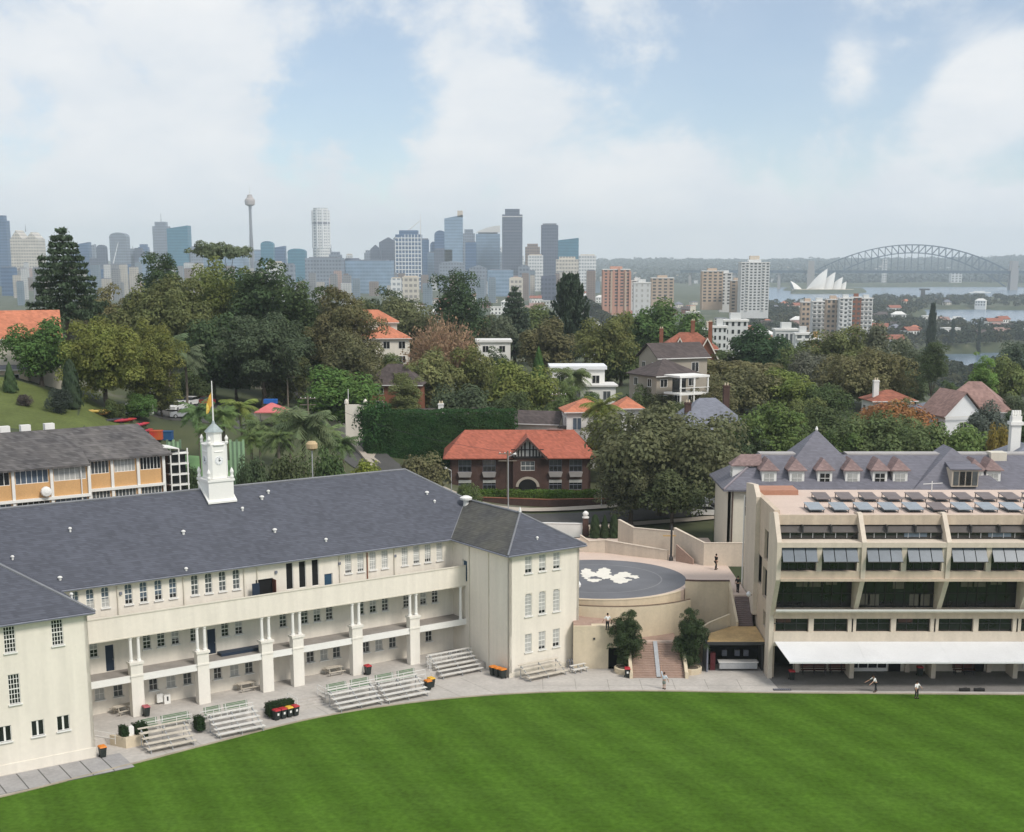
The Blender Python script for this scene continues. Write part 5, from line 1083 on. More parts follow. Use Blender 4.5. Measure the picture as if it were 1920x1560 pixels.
tree('round', 870, 722, 244, 170, (.038, .05, .028), 'dark low tree behind the long hedge'); tree('round', 760, 740, 240, 80, (.075, .085, .034), 'olive bush left of the roofs behind the hedge'); tree('round', 1045, 742, 236, 100, (.06, .08, .03), 'green shrub behind the cream garage')
tree('palm', 1072, 684, 258, 90, (.075, .095, .04), 'palm in front of the white curved house'); tree('palm', 1130, 738, 215, 96, (.10, .115, .032), 'yellow-green palm left of the big fig'); tree('round', 1128, 760, 213, 80, (.09, .105, .03), 'bushy yellow-green tree beside the big fig')
tree('round', 1185, 735, 250, 70, (.062, .09, .045), 'pale green tree beside the grey balcony house'); tree('round', 1238, 738, 230, 80, (.05, .055, .03), 'dark shrub below the grey balcony house'); tree('round', 1165, 640, 300, 110, (.055, .07, .028), 'dark olive tree above the grey balcony house')
tree('big', 1245, 762, 190, 325, (.066, .070, .036), 'huge spreading fig tree beside the street', bottom=925); tree('big', 1185, 850, 184, 150, (.058, .062, .034), 'lower fig crown at the left foot of the huge fig'); tree('round', 1262, 880, 181, 150, (.055, .066, .032), 'dark leafy tree at the foot of the huge fig', bottom=955)
tree('round', 1420, 608, 330, 140, (.028, .050, .024), 'dark round tree in front of the white apartments')
tree('umbrella', 1372, 672, 260, 200, BO, 'wide brown-olive spreading tree right of the balcony house', bottom=700); tree('round', 1395, 690, 250, 170, (.07, .07, .035), 'brown-green tree behind the slate-grey roof'); tree('round', 1478, 692, 250, 120, (.085, .105, .030), 'yellow-green tree right of the wide spreading tree'); tree('round', 1545, 720, 246, 120, (.045, .064, .026), 'dark green tree above the turret roof')
tree('round', 1440, 758, 206, 180, (.06, .085, .026), 'green domed tree left of the turret'); tree('round', 1400, 800, 202, 110, (.038, .052, .026), 'dark tree between the huge fig and the turret')
tree('round', 1570, 612, 340, 140, OL, 'olive tree below the row of pale apartments'); tree('round', 1640, 606, 350, 130, (.07, .075, .05), 'grey-olive tree below the red-brick apartment'); tree('big', 1630, 655, 280, 200, BO, 'big brown-olive tree above the orange-flowered one'); tree('round', 1700, 640, 300, 110, (.06, .07, .045), 'grey-green tree left of the tall gum')
tree('round', 1560, 760, 215, 140, (.05, .066, .028), 'dark tree behind the turret'); tree('round', 1668, 752, 222, 190, (.16, .082, .036), 'tree with orange flowering top'); tree('big', 1660, 775, 205, 240, (.055, .072, .03), 'broad green tree behind the dormers'); tree('round', 1800, 795, 204, 170, (.06, .085, .028), 'green tree behind the right dormers'); tree('round', 1590, 800, 203, 120, (.055, .08, .026), 'green tree right of the turret')
tree('tall', 1752, 640, 272, 62, (.042, .055, .028), 'tall dark gum beside the blue inlet', bottom=715); tree('open', 1720, 690, 285, 70, (.07, .09, .05), 'thin pale tree left of the tall gum'); tree('round', 1785, 715, 268, 70, (.05, .07, .03), 'low dark tree under the blue inlet')
tree('tall', 1846, 662, 280, 60, LG, 'feathery bright green bamboo clump right of the inlet'); tree('round', 1892, 668, 290, 110, (.075, .09, .034), 'olive tree at the right edge above the pink roof'); tree('round', 1905, 640, 420, 90, (.045, .06, .04), 'dark bluish tree at the right edge by the water')
tree('round', 1852, 755, 214, 120, (.058, .068, .056), 'grey-leaved tree in front of the pink-roofed house'); tree('round', 1905, 740, 230, 70, (.06, .075, .045), 'grey-green tree behind the cream chimney'); tree('ball', 1873, 795, 200, 50, (.13, .10, .03), 'small golden bush beside the cream chimney', 'shrub', 'shrub')
for px, top, Y, w_, c_, lb in ((728, 662, 285, 80, (.06, .075, .03), 'olive bush hiding the foot of the cream villa'), (1058, 712, 252, 70, (.06, .08, .03), 'bushy shrub in front of the white modern house'), (1105, 735, 246, 60, (.05, .07, .028), 'dark shrub below the white annexe'), (1205, 722, 232, 70, (.05, .066, .03), 'dark tree against the left wall of the balcony house'), (1275, 752, 222, 90, (.055, .07, .03), 'leafy tree below the white balcony'), (1335, 715, 228, 100, (.075, .072, .036), 'brown-olive tree right of the white balcony'), (1150, 775, 216, 60, (.075, .095, .03), 'green shrub hiding the right end of the bungalow'), (1690, 745, 226, 90, (.06, .07, .03), 'olive tree right of the flowering one'), (1510, 745, 226, 110, (.07, .08, .03), 'olive tree between the domed tree and the turret'), (760, 700, 240, 70, (.075, .085, .034), 'olive tree hiding the right of the dark-roofed brick house'), (960, 735, 240, 90, (.05, .065, .028), 'dark tree behind the cream garage gable')):
    tree('round', px, top, Y, w_, c_, lb)
# fillers in the gardens behind, seen only between the named trees
FL = ['dark tree behind the house at the left edge', 'olive crown behind the left end of the hilltop grove', 'dark crown behind the large olive fig', 'brownish crown behind the light olive hilltop tree', 'crown in the gap right of the observation tower', 'grey-green crown at the right shoulder of the hilltop grove', "dark crown behind the villa's upper roof", 'brownish crown left of the dark-roofed brick house', 'crown between the villa and the tall dark tree', 'dark crown behind the bluish central tree', 'crown between the two central pines', 'olive crown right of the dense dark pine', 'crown left of the large fresh green tree', 'dark crown right of the large fresh green tree', 'olive crown right of the red brick gables', 'brown crown under the red brick gables', 'crown below the long low white roof', 'dark crown between the round tree and the olive trees', 'green crown under the big brown-olive tree', 'grey-olive crown right of the yellow-green tree', 'crown left of the thin pale tree', 'olive crown behind the slate-blue roof', 'dark crown behind the white modern house', 'green crown under the bright cypress', 'crown beside the dark-roofed brick house', 'crown right of the cream chimney at the edge', 'green crown in front of the turret', 'dark crown among the dormer-side trees', "crown behind the tall pine's left side", 'olive crown at the foot of the tall pine', "dark crown above the marquee's left side", 'green crown above the car park cars', 'crown just above the parked white cars']
fill = [(40, 640, 300, 150), (250, 560, 330, 160), (350, 560, 310, 150), (450, 540, 320, 150), (540, 560, 320, 140), (600, 560, 330, 130), (690, 560, 400, 120), (700, 640, 300, 90), (790, 600, 400, 110), (910, 600, 380, 120), (1000, 570, 420, 110), (1100, 600, 380, 110), (1180, 600, 380, 110), (1290, 600, 420, 120), (1340, 650, 330, 110), (1330, 700, 280, 100), (1480, 640, 380, 110), (1520, 660, 330, 110), (1600, 690, 300, 120), (1500, 720, 270, 110), (1680, 690, 290, 110), (1300, 740, 235, 90), (1110, 700, 300, 90), (1000, 730, 255, 90), (690, 720, 262, 80), (1910, 770, 225, 80), (1490, 800, 212, 130), (1720, 800, 212, 120), (20, 590, 330, 120), (150, 560, 340, 120), (530, 660, 256, 110), (440, 660, 255, 120), (360, 690, 248, 90)]
for i, (px, top, Y, w_) in enumerate(fill):
    c_ = (OL, DK, (.05, .066, .028), BO, (.062, .078, .03), GY)[i % 6]
    tree(('round', 'round', 'tall', 'open')[i % 4], px, top, Y, w_, c_, 'half hidden ' + FL[i], 'garden_tree', 'tree', group='half hidden garden trees')
# the two magnolias by the stair, with their planters
for px, lb in ((1176, 'glossy dark magnolia left of the brown staircase'), (1296, 'glossy dark magnolia right of the brown staircase')):
    tree('big', px, 1142, 137.2, 72, (.026, .037, .018), lb, 'magnolia_tree', base_z=.5, bottom=1290)
    q = Gz(px - 2, 1262, 0); t = thing('planter', 'cream stone planter under the ' + ('left' if px < 1200 else 'right') + ' magnolia', 'planter', (q.x, 136.7, .05)); MB().lathe([(1.15, 0), (1.2, .55), (1.05, .6), (1.0, .5)], 16).build('planter_body', K['sandstone'], t)
    MB().lathe([(1.0, .45), (.6, .6), (.1, .62)], 12).build('soil', K['bark'], t)
for i, px in enumerate((1116, 1134, 1152)): tree('cone', px, 964, 176, 21, (.030, .046, .022), ('left', 'middle', 'right')[i] + ' of the three dark column shrubs behind the plaza', 'column_shrub', 'shrub', base_z=6.0)
# clipped hedges: leaves over a solid core
def hedge(pts, z0, z1, wd, c_, label, n=900, name='hedge', lump=.12, leaf=.10):
    global rng
    t = thing(name, label, 'hedge', (pts[0][0], pts[0][1], z0)); b = MB(); C, Nn = [], []; h = z1 - z0; rng = np.random.default_rng(int(abs(pts[0][0] * 10)))
    for i in range(len(pts) - 1):
        p, q = Vector(pts[i]) - Vector(pts[0]), Vector(pts[i + 1]) - Vector(pts[0]); d = (q - p); L = d.length; d.normalize(); nn = Vector((-d.y, d.x))
        b.prism([(*(p - nn * wd * .42), 0), (*(q - nn * wd * .42), 0), (*(q + nn * wd * .42), 0), (*(p + nn * wd * .42), 0)], (0, 0, h * .93))
        m_ = int(n * L * (h * 2 + wd)); u = rng.uniform(-.02, 1.02, m_); fc = rng.uniform(0, h * 2 + wd, m_)
        zz = np.where(fc < h, fc, np.where(fc < 2 * h, fc - h, h)); off = np.where(fc < h, -wd / 2, np.where(fc < 2 * h, wd / 2, (fc - 2 * h) - wd / 2))
        lmp = lump * (np.sin(u * L * 1.7) + np.sin(zz * 2.3 + u * L)) * .5 + rng.normal(size=m_) * .05
        top = fc >= 2 * h
        x = p.x + d.x * u * L + nn.x * (off + np.where(top, 0, np.sign(off) * lmp)); y = p.y + d.y * u * L + nn.y * (off + np.where(top, 0, np.sign(off) * lmp)); z = zz + np.where(top, lmp, 0)
        C.append(np.stack([x, y, z], 1)); nx = np.where(top, 0, np.sign(off)); Nn.append(np.stack([nn.x * nx, nn.y * nx, np.where(top, 1, .25)], 1) + rng.normal(size=(m_, 3)) * .5)
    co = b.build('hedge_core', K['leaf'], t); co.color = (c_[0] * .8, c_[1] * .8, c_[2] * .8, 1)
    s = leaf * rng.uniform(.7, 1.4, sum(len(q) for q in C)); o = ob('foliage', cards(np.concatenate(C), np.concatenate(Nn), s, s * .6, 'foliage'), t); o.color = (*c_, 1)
    return t
hp = lambda px, Y: (P(px, 700, Y).x, Y)
hedge([hp(684, 219), hp(962, 222)], 6.0, P(800, 772, 219).z, 4.0, (.040, .092, .030), 'long tall clipped dark green hedge behind the brick house', 70, leaf=.13, lump=.14)
tree('ball', 705, 752, 219, 92, (.020, .046, .015), 'rounded green end of the long clipped hedge', 'clipped_tree', 'shrub')
hedge([hp(900, 200.5), hp(1135, 199.5)], 6.2, 8.1, 2.0, (.11, .18, .035), 'low bright clipped hedge in front of the brick house', 60, leaf=.13)
for a0, a1, lb in ((-38.55, -37.95, 'clipped hedge ball left of the white planter pier'), (-37.35, -36.3, 'clipped hedge block right of the white planter pier'), (-31.95, -31.25, 'small box hedge between the two left bleachers'), (-25.1, -22.6, 'long box hedge behind the four wheelie bins')):
    hedge([tuple(SL(a0, 2.6 if a0 < -35 else 2.2))[:2], tuple(SL(a1, 2.6 if a0 < -35 else 2.2))[:2]], .3, 1.75 if a0 < -35 else 1.45, 1.0, (.030, .056, .022), lb, 160, leaf=.07, lump=.05)
# ------------------------------------------------------------------ streets
def road_ribbon(name, pts, wd, m, lift=.06, zfix=None):
    L = smooth_line([Vector(p[:2]) for p in pts], 8); b = MB(); A = []
    for i, p in enumerate(L):
        d = (L[min(i + 1, len(L) - 1)] - L[max(i - 1, 0)]).normalized(); nn = Vector((-d.y, d.x))
        r_ = []
        for k in (-.5, -.25, 0, .25, .5):
            q = p + nn * wd * k; r_.append((q.x, q.y, (max(terrain(q.x, q.y), terrain(p.x, p.y)) if zfix is None else zfix) + lift))
        A.append(r_)
    return tag(b.grid(A).build(name, K[m]), kind='structure')
street = [(-62, 440), tuple(P(545, 690, 340))[:2], tuple(P(590, 740, 285))[:2], tuple(P(640, 790, 243))[:2], tuple(P(700, 862, 211))[:2], (-6, 192), (4, 187.5), (20, 191.5), (34, 197), (60, 204)]
road_ribbon('road', street, 7.5, 'asphalt', .12)
off = [(x - 1.5, y + 6.2) for x, y in street[4:]]
road_ribbon('footpath', off, 2.6, 'footpath', .22); road_ribbon('verge_path', [(x + 1.0, y - 5.6) for x, y in street[5:]], 2.2, 'footpath', .2)
# brick garden wall along the far footpath, gate pillars by the plaza
bw = ribbon('brick_wall', [(-7, 199.2), (5, 196.8), (14, 197.8)], 5.8, 7.35, .35, 'brick_brown', 'low dark red brick wall below the clipped street hedge', cap='brick_red')
gp = thing('gate_pillar', 'dark brick gate pillar with a white ball finial behind the right wing roof', 'pillar', (9.4, 177.5, 6.0)); MB().box(-.35, -.35, 0, .35, .35, 2.3).build('pillar_shaft', K['brick_brown'], gp); MB().lathe([(.45, 2.3), (.45, 2.45), (.2, 2.5), (.38, 2.75), (.38, 2.95), (.12, 3.2)], 12).build('ball_finial', K['offwhite'], gp)
ribbon('white_wall', [(2.5, 178.2), (9.0, 177.6)], 5.8, 7.5, .4, 'offwhite', 'white boundary wall ending at the ball-topped pillar', cap='offwhite'); ribbon('grey_wall', [(9.8, 177.6), (13.2, 178.6)], 5.8, 7.2, .35, 'concrete_lt', 'pale wall right of the ball-topped pillar')
lamp_h = lambda t, H, arm: (MB().tube((0, 0, 0), (0, 0, H), .09, .06, 8).tube((0, 0, H), (arm, 0, H + .35), .05, .05, 6).build('pole', K['steel'], t), MB().lathe([(.02, 0), (.22, .04), (.26, .16), (.05, .26)], 10).build('lamp_head', K['offwhite'], t, (arm, 0, H + .22)))
def street_lamp(px, py_top, Y, arm, label, rz=0.0):
    x = P(px, py_top, Y).x; zg = terrain(x, Y); t = thing('street_lamp', label, 'street lamp', (x, Y, zg), rz); lamp_h(t, P(px, py_top, Y).z - zg, arm)
street_lamp(846, 882, 190, -.8, 'curved street lamp above the school roof, left of the brick house'); street_lamp(953, 856, 194, .9, 'street lamp in front of the brick house gable'); street_lamp(1128, 914, 196, .4, 'thin lamp post by the right end of the street hedge')
def power_pole(px, py_top, Y, label):
    x = P(px, py_top, Y).x; zg = terrain(x, Y); H = P(px, py_top, Y).z - zg; t = thing('power_pole', label, 'power pole', (x, Y, zg))
    MB().tube((0, 0, 0), (0, 0, H), .17, .11, 8).build('pole', K['palmbark'], t)
    for z in (H - .5, H - 1.5): MB().box(-1.3, -.06, z, 1.3, .06, z + .12).build('crossarm', K['palmbark'], t)
    for x_ in (-1.1, -.4, .4, 1.1): MB().lathe([(.05, H - .38), (.08, H - .3), (.04, H - .2)], 6, (x_, 0)).build('insulator', K['offwhite'], t)
    return Vector((x, Y, zg + H - .3))
p1 = power_pole(538, 692, 248, 'power pole at the top of the uphill street'); p2 = power_pole(577, 742, 226, 'power pole among the palms beside the street'); p3 = power_pole(952, 845, 198, 'power pole in front of the brick house'); p4 = power_pole(1048, 735, 238, 'thin pole left of the orange-roofed bungalow')
def wire(a, b, label, dx=0.0):
    pts = [a.lerp(b, i / 14) + Vector((dx, 0, -1.2 * math.sin(math.pi * i / 14))) for i in range(15)]; m_ = MB()
    for i in range(14): m_.tube(pts[i], pts[i + 1], .025, k=4, cap=False)
    tag(m_.build('overhead_wire', K['darksteel']), label, 'wire', 'overhead wires')
wire(p1, p2, 'overhead wire between the two poles of the uphill street'); wire(p2, p3, 'overhead wire from the palms to the pole by the brick house'); wire(p1 + Vector((-8, 60, 6)), p1, 'overhead wire above the top of the uphill street')
t = thing('park_lamp', 'lamp with a round tan shade beside the largest palm', 'lamp', (*tuple(P(586, 885, 172))[:2], 5.5)); zt = P(586, 835, 172).z - 5.5
MB().tube((0, 0, 0), (0, 0, zt - .3), .08, k=8).build('pole', K['steel'], t); MB().lathe([(.3, zt - .6), (.7, zt - .35), (.72, zt + .2), (.45, zt + .5), (.1, zt + .55)], 14).build('lamp_shade', mat('tan_lamp_shade', (.50, .38, .22), .7), t)
# green tennis fence seen between the palms
fc = thing('court_fence', 'pale green slatted court fence behind the clock tower', 'fence', (0, 0, 0)); pg = mat('pale_green_slat', (.30, .46, .27), .8, .1)
for i in range(22):
    q = P(316 + i * 4 + (i > 6) * 36 + (i > 14) * 22, 880, 178); MB().box(q.x - .14, 177.9, 6.5, q.x + .14, 178, P(330, 828, 178).z + (.0 if i % 3 else .25)).build('fence_slat', pg if i % 2 else K['green_slat'], fc)

# ------------------------------------------------------------------ houses
_hw = {}
def house_window(parent, x, y, z, w_, h, rz=0.0, m='glass_dark'):
    k = (round(w_, 1), round(h, 1), m)
    if k not in _hw: _hw[k] = (MB().box(-w_ / 2 - .07, -.06, -.07, w_ / 2 + .07, 0, 0).box(-w_ / 2 - .07, -.06, h, w_ / 2 + .07, 0, h + .07).box(-w_ / 2 - .07, -.06, 0, -w_ / 2, 0, h).box(w_ / 2, -.06, 0, w_ / 2 + .07, 0, h).box(-.03, -.05, 0, .03, 0, h).mesh('window', K['offwhite']), MB().box(-w_ / 2, -.03, 0, w_ / 2, .01, h).mesh('pane', K[m]))
    o = ob('window', _hw[k][0], parent, (x, y, z), rz); ob('pane', _hw[k][1], o); return o
def hip_roof(b, w_, d, z, h, ov=.5, gable=False, rl=None):
    x, y = w_ / 2 + ov, d / 2 + ov; r = (x if gable else max(x - y, .3)) if rl is None else rl
    if x >= y:
        A, B = (-r, 0, z + h), (r, 0, z + h)
        roof_poly(b, [(-x, -y, z), (x, -y, z), B, A], .14); roof_poly(b, [(x, y, z), (-x, y, z), A, B], .14)
        if not gable: roof_poly(b, [(x, -y, z), (x, y, z), B], .14); roof_poly(b, [(-x, y, z), (-x, -y, z), A], .14)
    else:
        r = (y if gable else max(y - x, .3)); A, B = (0, -r, z + h), (0, r, z + h)
        roof_poly(b, [(x, -y, z), (x, y, z), B, A], .14); roof_poly(b, [(-x, y, z), (-x, -y, z), A, B], .14)
        if not gable: roof_poly(b, [(-x, -y, z), (x, -y, z), A], .14); roof_poly(b, [(x, y, z), (-x, y, z), B], .14)
def house(px, py_eave, Y, w_, d, h, rh, wm, rm, label, rz=0.0, floors=2, cols=3, gable=False, chim=(), name='house', side=True, glassm='glass_dark', zb=None, flat=False):
    """walls, roof, windows on the camera side and one flank; the eaves are seen at row py_eave"""
    q = P(px, py_eave, Y); zg = q.z - h; t = thing(name, label, 'house', (q.x, Y, zg), rz)
    dn = 6.0                                                   # footing into the slope
    MB().box(-w_ / 2, -d / 2, -dn, w_ / 2, d / 2, h).build('wall', K[wm], t)
    if flat: r_ = MB().box(-w_ / 2 - .4, -d / 2 - .4, h, w_ / 2 + .4, d / 2 + .4, h + rh).build('roof', K[rm], t)
    else:
        b = MB(); hip_roof(b, w_, d, h - .02, rh, gable=gable); r_ = b.build('roof', K[rm], t)
        if gable:
            if w_ >= d:
                for s_ in (-1, 1): MB().prism([(s_ * w_ / 2 - .1 * s_, -d / 2, h), (s_ * w_ / 2 - .1 * s_, d / 2, h), (s_ * w_ / 2 - .1 * s_, 0, h + rh * .92)], (.1 * s_, 0, 0)).build('gable', K[wm], t)
            else:
                for s_ in (-1, 1): MB().prism([(-w_ / 2, s_ * d / 2 - .1 * s_, h), (w_ / 2, s_ * d / 2 - .1 * s_, h), (0, s_ * d / 2 - .1 * s_, h + rh * .92)], (0, .1 * s_, 0)).build('gable', K[wm], t)
        MB().box(-w_ / 2 - .5, -d / 2 - .58, h - .16, w_ / 2 + .5, -d / 2 - .48, h - .02).build('gutter', K['offwhite'], r_)
    fh = h / floors
    for f in range(floors):
        for c in range(cols): house_window(t, -w_ / 2 + w_ * (c + .5) / cols, -d / 2, f * fh + fh * .3, min(1.3, w_ / cols * .5), fh * .45, 0, glassm)
        if side:
            for c in range(2): house_window(t, -w_ / 2, -d / 2 + d * (c + .5) / 2, f * fh + fh * .3, 1.0, fh * .45, -R(90), glassm)
    for cx, cy__, ch, cm in chim:
        c_ = MB().box(cx - .45, cy__ - .35, h * .6, cx + .45, cy__ + .35, h + ch).box(cx - .52, cy__ - .42, h + ch - .25, cx + .52, cy__ + .42, h + ch - .08).build('chimney', K[cm], t)
        for k in (-.2, .2): MB().lathe([(.11, h + ch), (.13, h + ch + .1), (.1, h + ch + .4)], 8, (cx + k, cy__)).build('chimney_pot', K['sandstone'], c_)
    return t
# dark brick hall house with terracotta roof and a timbered gable
bh = thing('brick_house', 'dark brown brick house with bright terracotta roof and black-and-white gable', 'house', (1.9, 212, 6.4), R(1.5))
wx = [-9.0, -7.0 + 1.6, 4.4, 7.4]
hl = [(x - .95, 3.4, x + .95, 5.2) for x in wx] + [(x - .95, .7, x + .95, 2.2) for x in wx]
wall('wall', K['brick_brown'], bh, -11.2, 9.6, -1, 5.6, hl, (0, -5, 0)); wall('wall', K['brick_brown'], bh, -5, 5, -1, 5.6, (), (-11.2, 0, 0), -R(90)); wall('wall', K['brick_brown'], bh, -5, 5, -1, 5.6, (), (9.6, 0, 0), R(90)); wall('wall', K['brick_brown'], bh, -9.6, 11.2, -1, 5.6, (), (0, 5, 0), R(180))
for i, (a, c, d_, e_) in enumerate(hl):
    window(bh, a, c, d_ - a, e_ - c, -5, cols=3, rows=2, top='glass_mid' if i < 4 else 'glass_dark', low='glass_dark', frac=.4 if i < 4 else 0, sill=False, wallmat='brick_brown', frame='slate_grey')
    if i < 4: MB().prism([(a - .1, -5.05, c), (d_ + .1, -5.05, c), (d_ - .1, -5.05, c - .75), (a + .1, -5.05, c - .75)], (0, -.35, 0)).build('window_box', mat('grey_shingle_apron', (.30, .28, .27), .8, .1) if i == 0 else bpy.data.materials['grey_shingle_apron'], bh)
    else: MB().box(a, -5.04, e_ - .45, d_, -4.98, e_).build('blind', K['blind'], bh)
wall('porch_wall', K['brick_brown'], bh, -1.9, 2.3, -1, 6.0, [(-.75, 3.7, 1.3, 5.1)], (0, -5.9, 0), depth=.5)
MB().box(-1.88, -5.6, 0, 2.28, -5, 5.9).build('porch', K['brick_brown'], bh)
window(bh, -.75, 3.7, 2.05, 1.4, -5.9, cols=3, rows=2, top='glass_mid', sill=False, wallmat='brick_brown')
ac = MB(); k = 14; pts = [(1.35 * math.cos(math.pi * i / k) + .25, -5.93, 1.3 + 1.15 * math.sin(math.pi * i / k)) for i in range(k + 1)]
ac.prism([(1.6, -5.93, -.2)] + pts + [(-1.1, -5.93, -.2)], (0, .02, 0)); ac.build('archway', K['black_void'], bh)
ar = MB()
for i in range(k):
    a0, a1_ = math.pi * i / k, math.pi * (i + 1) / k; f_ = lambda a, r: (r * math.cos(a) + .25, -5.99, 1.3 + r * .86 * math.sin(a))
    ar.prism([f_(a0, 1.35), f_(a0, 1.75), f_(a1_, 1.75), f_(a1_, 1.35)], (0, .08, 0))
ar.build('arch_ring', K['footpath'], bh)
b = MB(); hip_roof(b, 21.2, 10.0, 5.55, 3.5, .8, rl=8.2); r_ = b.build('roof', K['terracotta'], bh, (-.8, 0, 0))
b = MB(); roof_poly(b, [(-2.8, -6.9, 5.6), (.2, -6.9, 8.7), (.2, 0, 8.7), (-2.8, 0, 5.6)], .16); roof_poly(b, [(.2, -6.9, 8.7), (3.2, -6.9, 5.6), (3.2, 0, 5.6), (.2, 0, 8.7)], .16); b.build('gable_roof', K['terracotta'], r_, (.8, 0, 0))
gb = MB().prism([(-2.6, -6.0, 5.6), (3.0, -6.0, 5.6), (.2, -6.0, 8.4)], (0, .3, 0)).build('gable_panel', mat('timbered_plaster', (.52, .52, .50), .8, .08), bh)
for x0, z0, x1, z1 in ((-2.7, 5.6, 3.1, 5.85), (-2.7, 6.75, 3.1, 6.9)): MB().box(max(x0, -2.2 if z0 > 6 else x0), -6.08, z0, min(x1, 2.6 if z0 > 6 else x1), -6.0, z1).build('timber', K['timber_dark'], gb)
for x in (-2.0, -1.55, -1.1, -.65, .2 - .35, .2 + .35, 1.05, 1.5, 1.95, 2.4):
    zt_ = 8.4 - abs(x - .2) * 1.0; MB().box(x - .11, -6.09, 5.85, x + .11, -6.01, max(zt_, 6.0)).build('timber', K['timber_dark'], gb)
for s_ in (-1, 1): MB().prism([(.2, -6.95, 8.75), (.2 + s_ * 3.1, -6.95, 5.55), (.2 + s_ * 2.85, -6.95, 5.4), (.2, -6.95, 8.35)], (0, .08, 0)).build('barge_board', K['brick_brown'], gb)
MB().box(6.0, 0.0, 8.4, 7.1, .8, 9.6).build('chimney', K['timber_dark'], r_); MB().box(4.2, -.3, 9.0, 6.6, .3, 9.16).build('ridge_tile', K['pink_tile'], r_)
# orange brick classroom block behind the school, parallel to it
OB = 47.0
obk = thing('brick_classroom', 'orange brick classroom block with grey tile roof behind the slate roof', 'building', SL(0, OB), ALPHA)
def facl(px, py, b_):                                            # photo column and row on a vertical plane of the school frame
    u, v = (px - 960) / FPX, (py - YP) / FPX; d = Vector((u, math.cos(PITCH) - v * math.sin(PITCH), -math.sin(PITCH) - v * math.cos(PITCH)))
    o = Vector((0, 0, CAMZ)); t_ = ((SL(0, b_) - o).dot(E2)) / d.dot(E2); p = o + d * t_ - SL(0, 0); return p.dot(E1), p.z
(xa, za), (xb, zb), (xc, zc), (xr, zr) = facl(305, 850, OB), facl(158, 860, OB), facl(0, 880, OB - 1.2), facl(275, 797, OB + 5)
z_e = za; MX = xb
def orange_section(x0, x1, y, ze, bays, zbot, glassk):
    n = bays; wd = (x1 - x0) / n; hl = []
    for i in range(n): hl += [(x0 + wd * i + .3, ze - 1.75, x0 + wd * (i + 1) - .3, ze - .25), (x0 + wd * i + .3, ze - 5.3, x0 + wd * (i + 1) - .3, ze - 3.75)]
    wall('wall', K['brick_orange'], obk, x0, x1, zbot, ze, hl, (0, y, 0))
    for i, (a, c, d_, e_) in enumerate(hl): window(obk, a, c, d_ - a, e_ - c, y, cols=6, rows=1, rail=False, top=glassk[i % len(glassk)], sill=False, bar=.07, wallmat='brick_orange')
    for i in range(n + 1): MB().box(x0 + wd * i - .16, y - .22, zbot, x0 + wd * i + .16, y + .02, ze).build('pilaster', K['white'], obk)
    MB().box(x0, y - .35, ze - 3.7, x1, y - .003, ze - 3.4).build('sunshade_ledge', K['white'], obk)
orange_section(xb, xa, 0, z_e, 3, 4, ('glass_mid', 'glass_mid', 'blind', 'glass_mid', 'glass_dark', 'glass_mid'))
orange_section(xb - 21, xb, -1.2, z_e - .25, 5, 4, ('glass_blue', 'glass_dark', 'blind', 'glass_blue', 'glass_dark', 'glass_blue'))
MB().box(xb - .05, -1.2, 4, xb + .02, 0, z_e).build('return_wall', K['brick_orange'], obk); wall('wall', K['brick_red'], obk, -0, 9, 4, z_e, (), (xa, 0, 0), R(90))
b = MB(); RH = 3.15
roof_poly(b, [(xb - .2, -.7, z_e), (xa + .9, -.7, z_e), (xa - 1.2, 4.5, z_e + RH), (xb - .2, 4.5, z_e + RH)]); roof_poly(b, [(xa + .9, -.7, z_e), (xa + .9, 9.7, z_e), (xa - 1.2, 4.5, z_e + RH)]); roof_poly(b, [(xb - 21, -1.9, z_e - .25), (xb, -1.9, z_e - .25), (xb, 4.5, z_e + RH - .02), (xb - 21, 4.5, z_e + RH - .02)]); roof_poly(b, [(xa + .9, 9.7, z_e), (xb - 21, 9.7, z_e), (xb - 21, 4.5, z_e + RH), (xa - 1.2, 4.5, z_e + RH)])
orf = b.build('roof', K['concrete_tile'], obk)
for px in (8, 47, 92):
    a_, z_ = facl(px, 805, OB + 5); MB().box(a_ - .55, 4.6, z_e + RH - .4, a_ + .55, 5.4, z_e + RH + .65).build('roof_vent', K['offwhite'], orf)
MB().tube((xb - .9, -1.35, 4), (xb - .9, -1.35, z_e - .4), .07, k=6).build('downpipe', K['offwhite'], obk)
t_ = MB().lathe([(.55, 0), (.6, .1), (.55, .35), (.2, .5)], 14).build('satellite_dish', K['offwhite'], obk, (xb - 5.0, -1.55, z_e - 3.0)); t_.rotation_euler = (R(75), 0, 0)
# white open steel stair at its end
ss = ob('escape_stair', None, obk, (xa + 1.1, 1.0, 0))
for i in range(6): MB().box(0, -.4, z_e - 6.6 + i * 1.25, 2.3, 2.4, z_e - 6.45 + i * 1.25).build('landing', K['white'], ss)
for x in (.0, 1.05, 2.1): MB().box(x, -.42, 4, x + .14, -.28, z_e + .3).build('stair_post', K['white'], ss)
MB().box(.1, .4, 4, 2.2, 2.2, z_e).build('stair_core', K['glass_dark'], ss); MB().prism([(-.9, -.8, z_e + .6), (1.0, -.8, z_e + .3), (1.0, 2.6, z_e + .3), (-.9, 2.6, z_e + .6)], (0, 0, .12)).build('stair_cover', K['white'], ss)
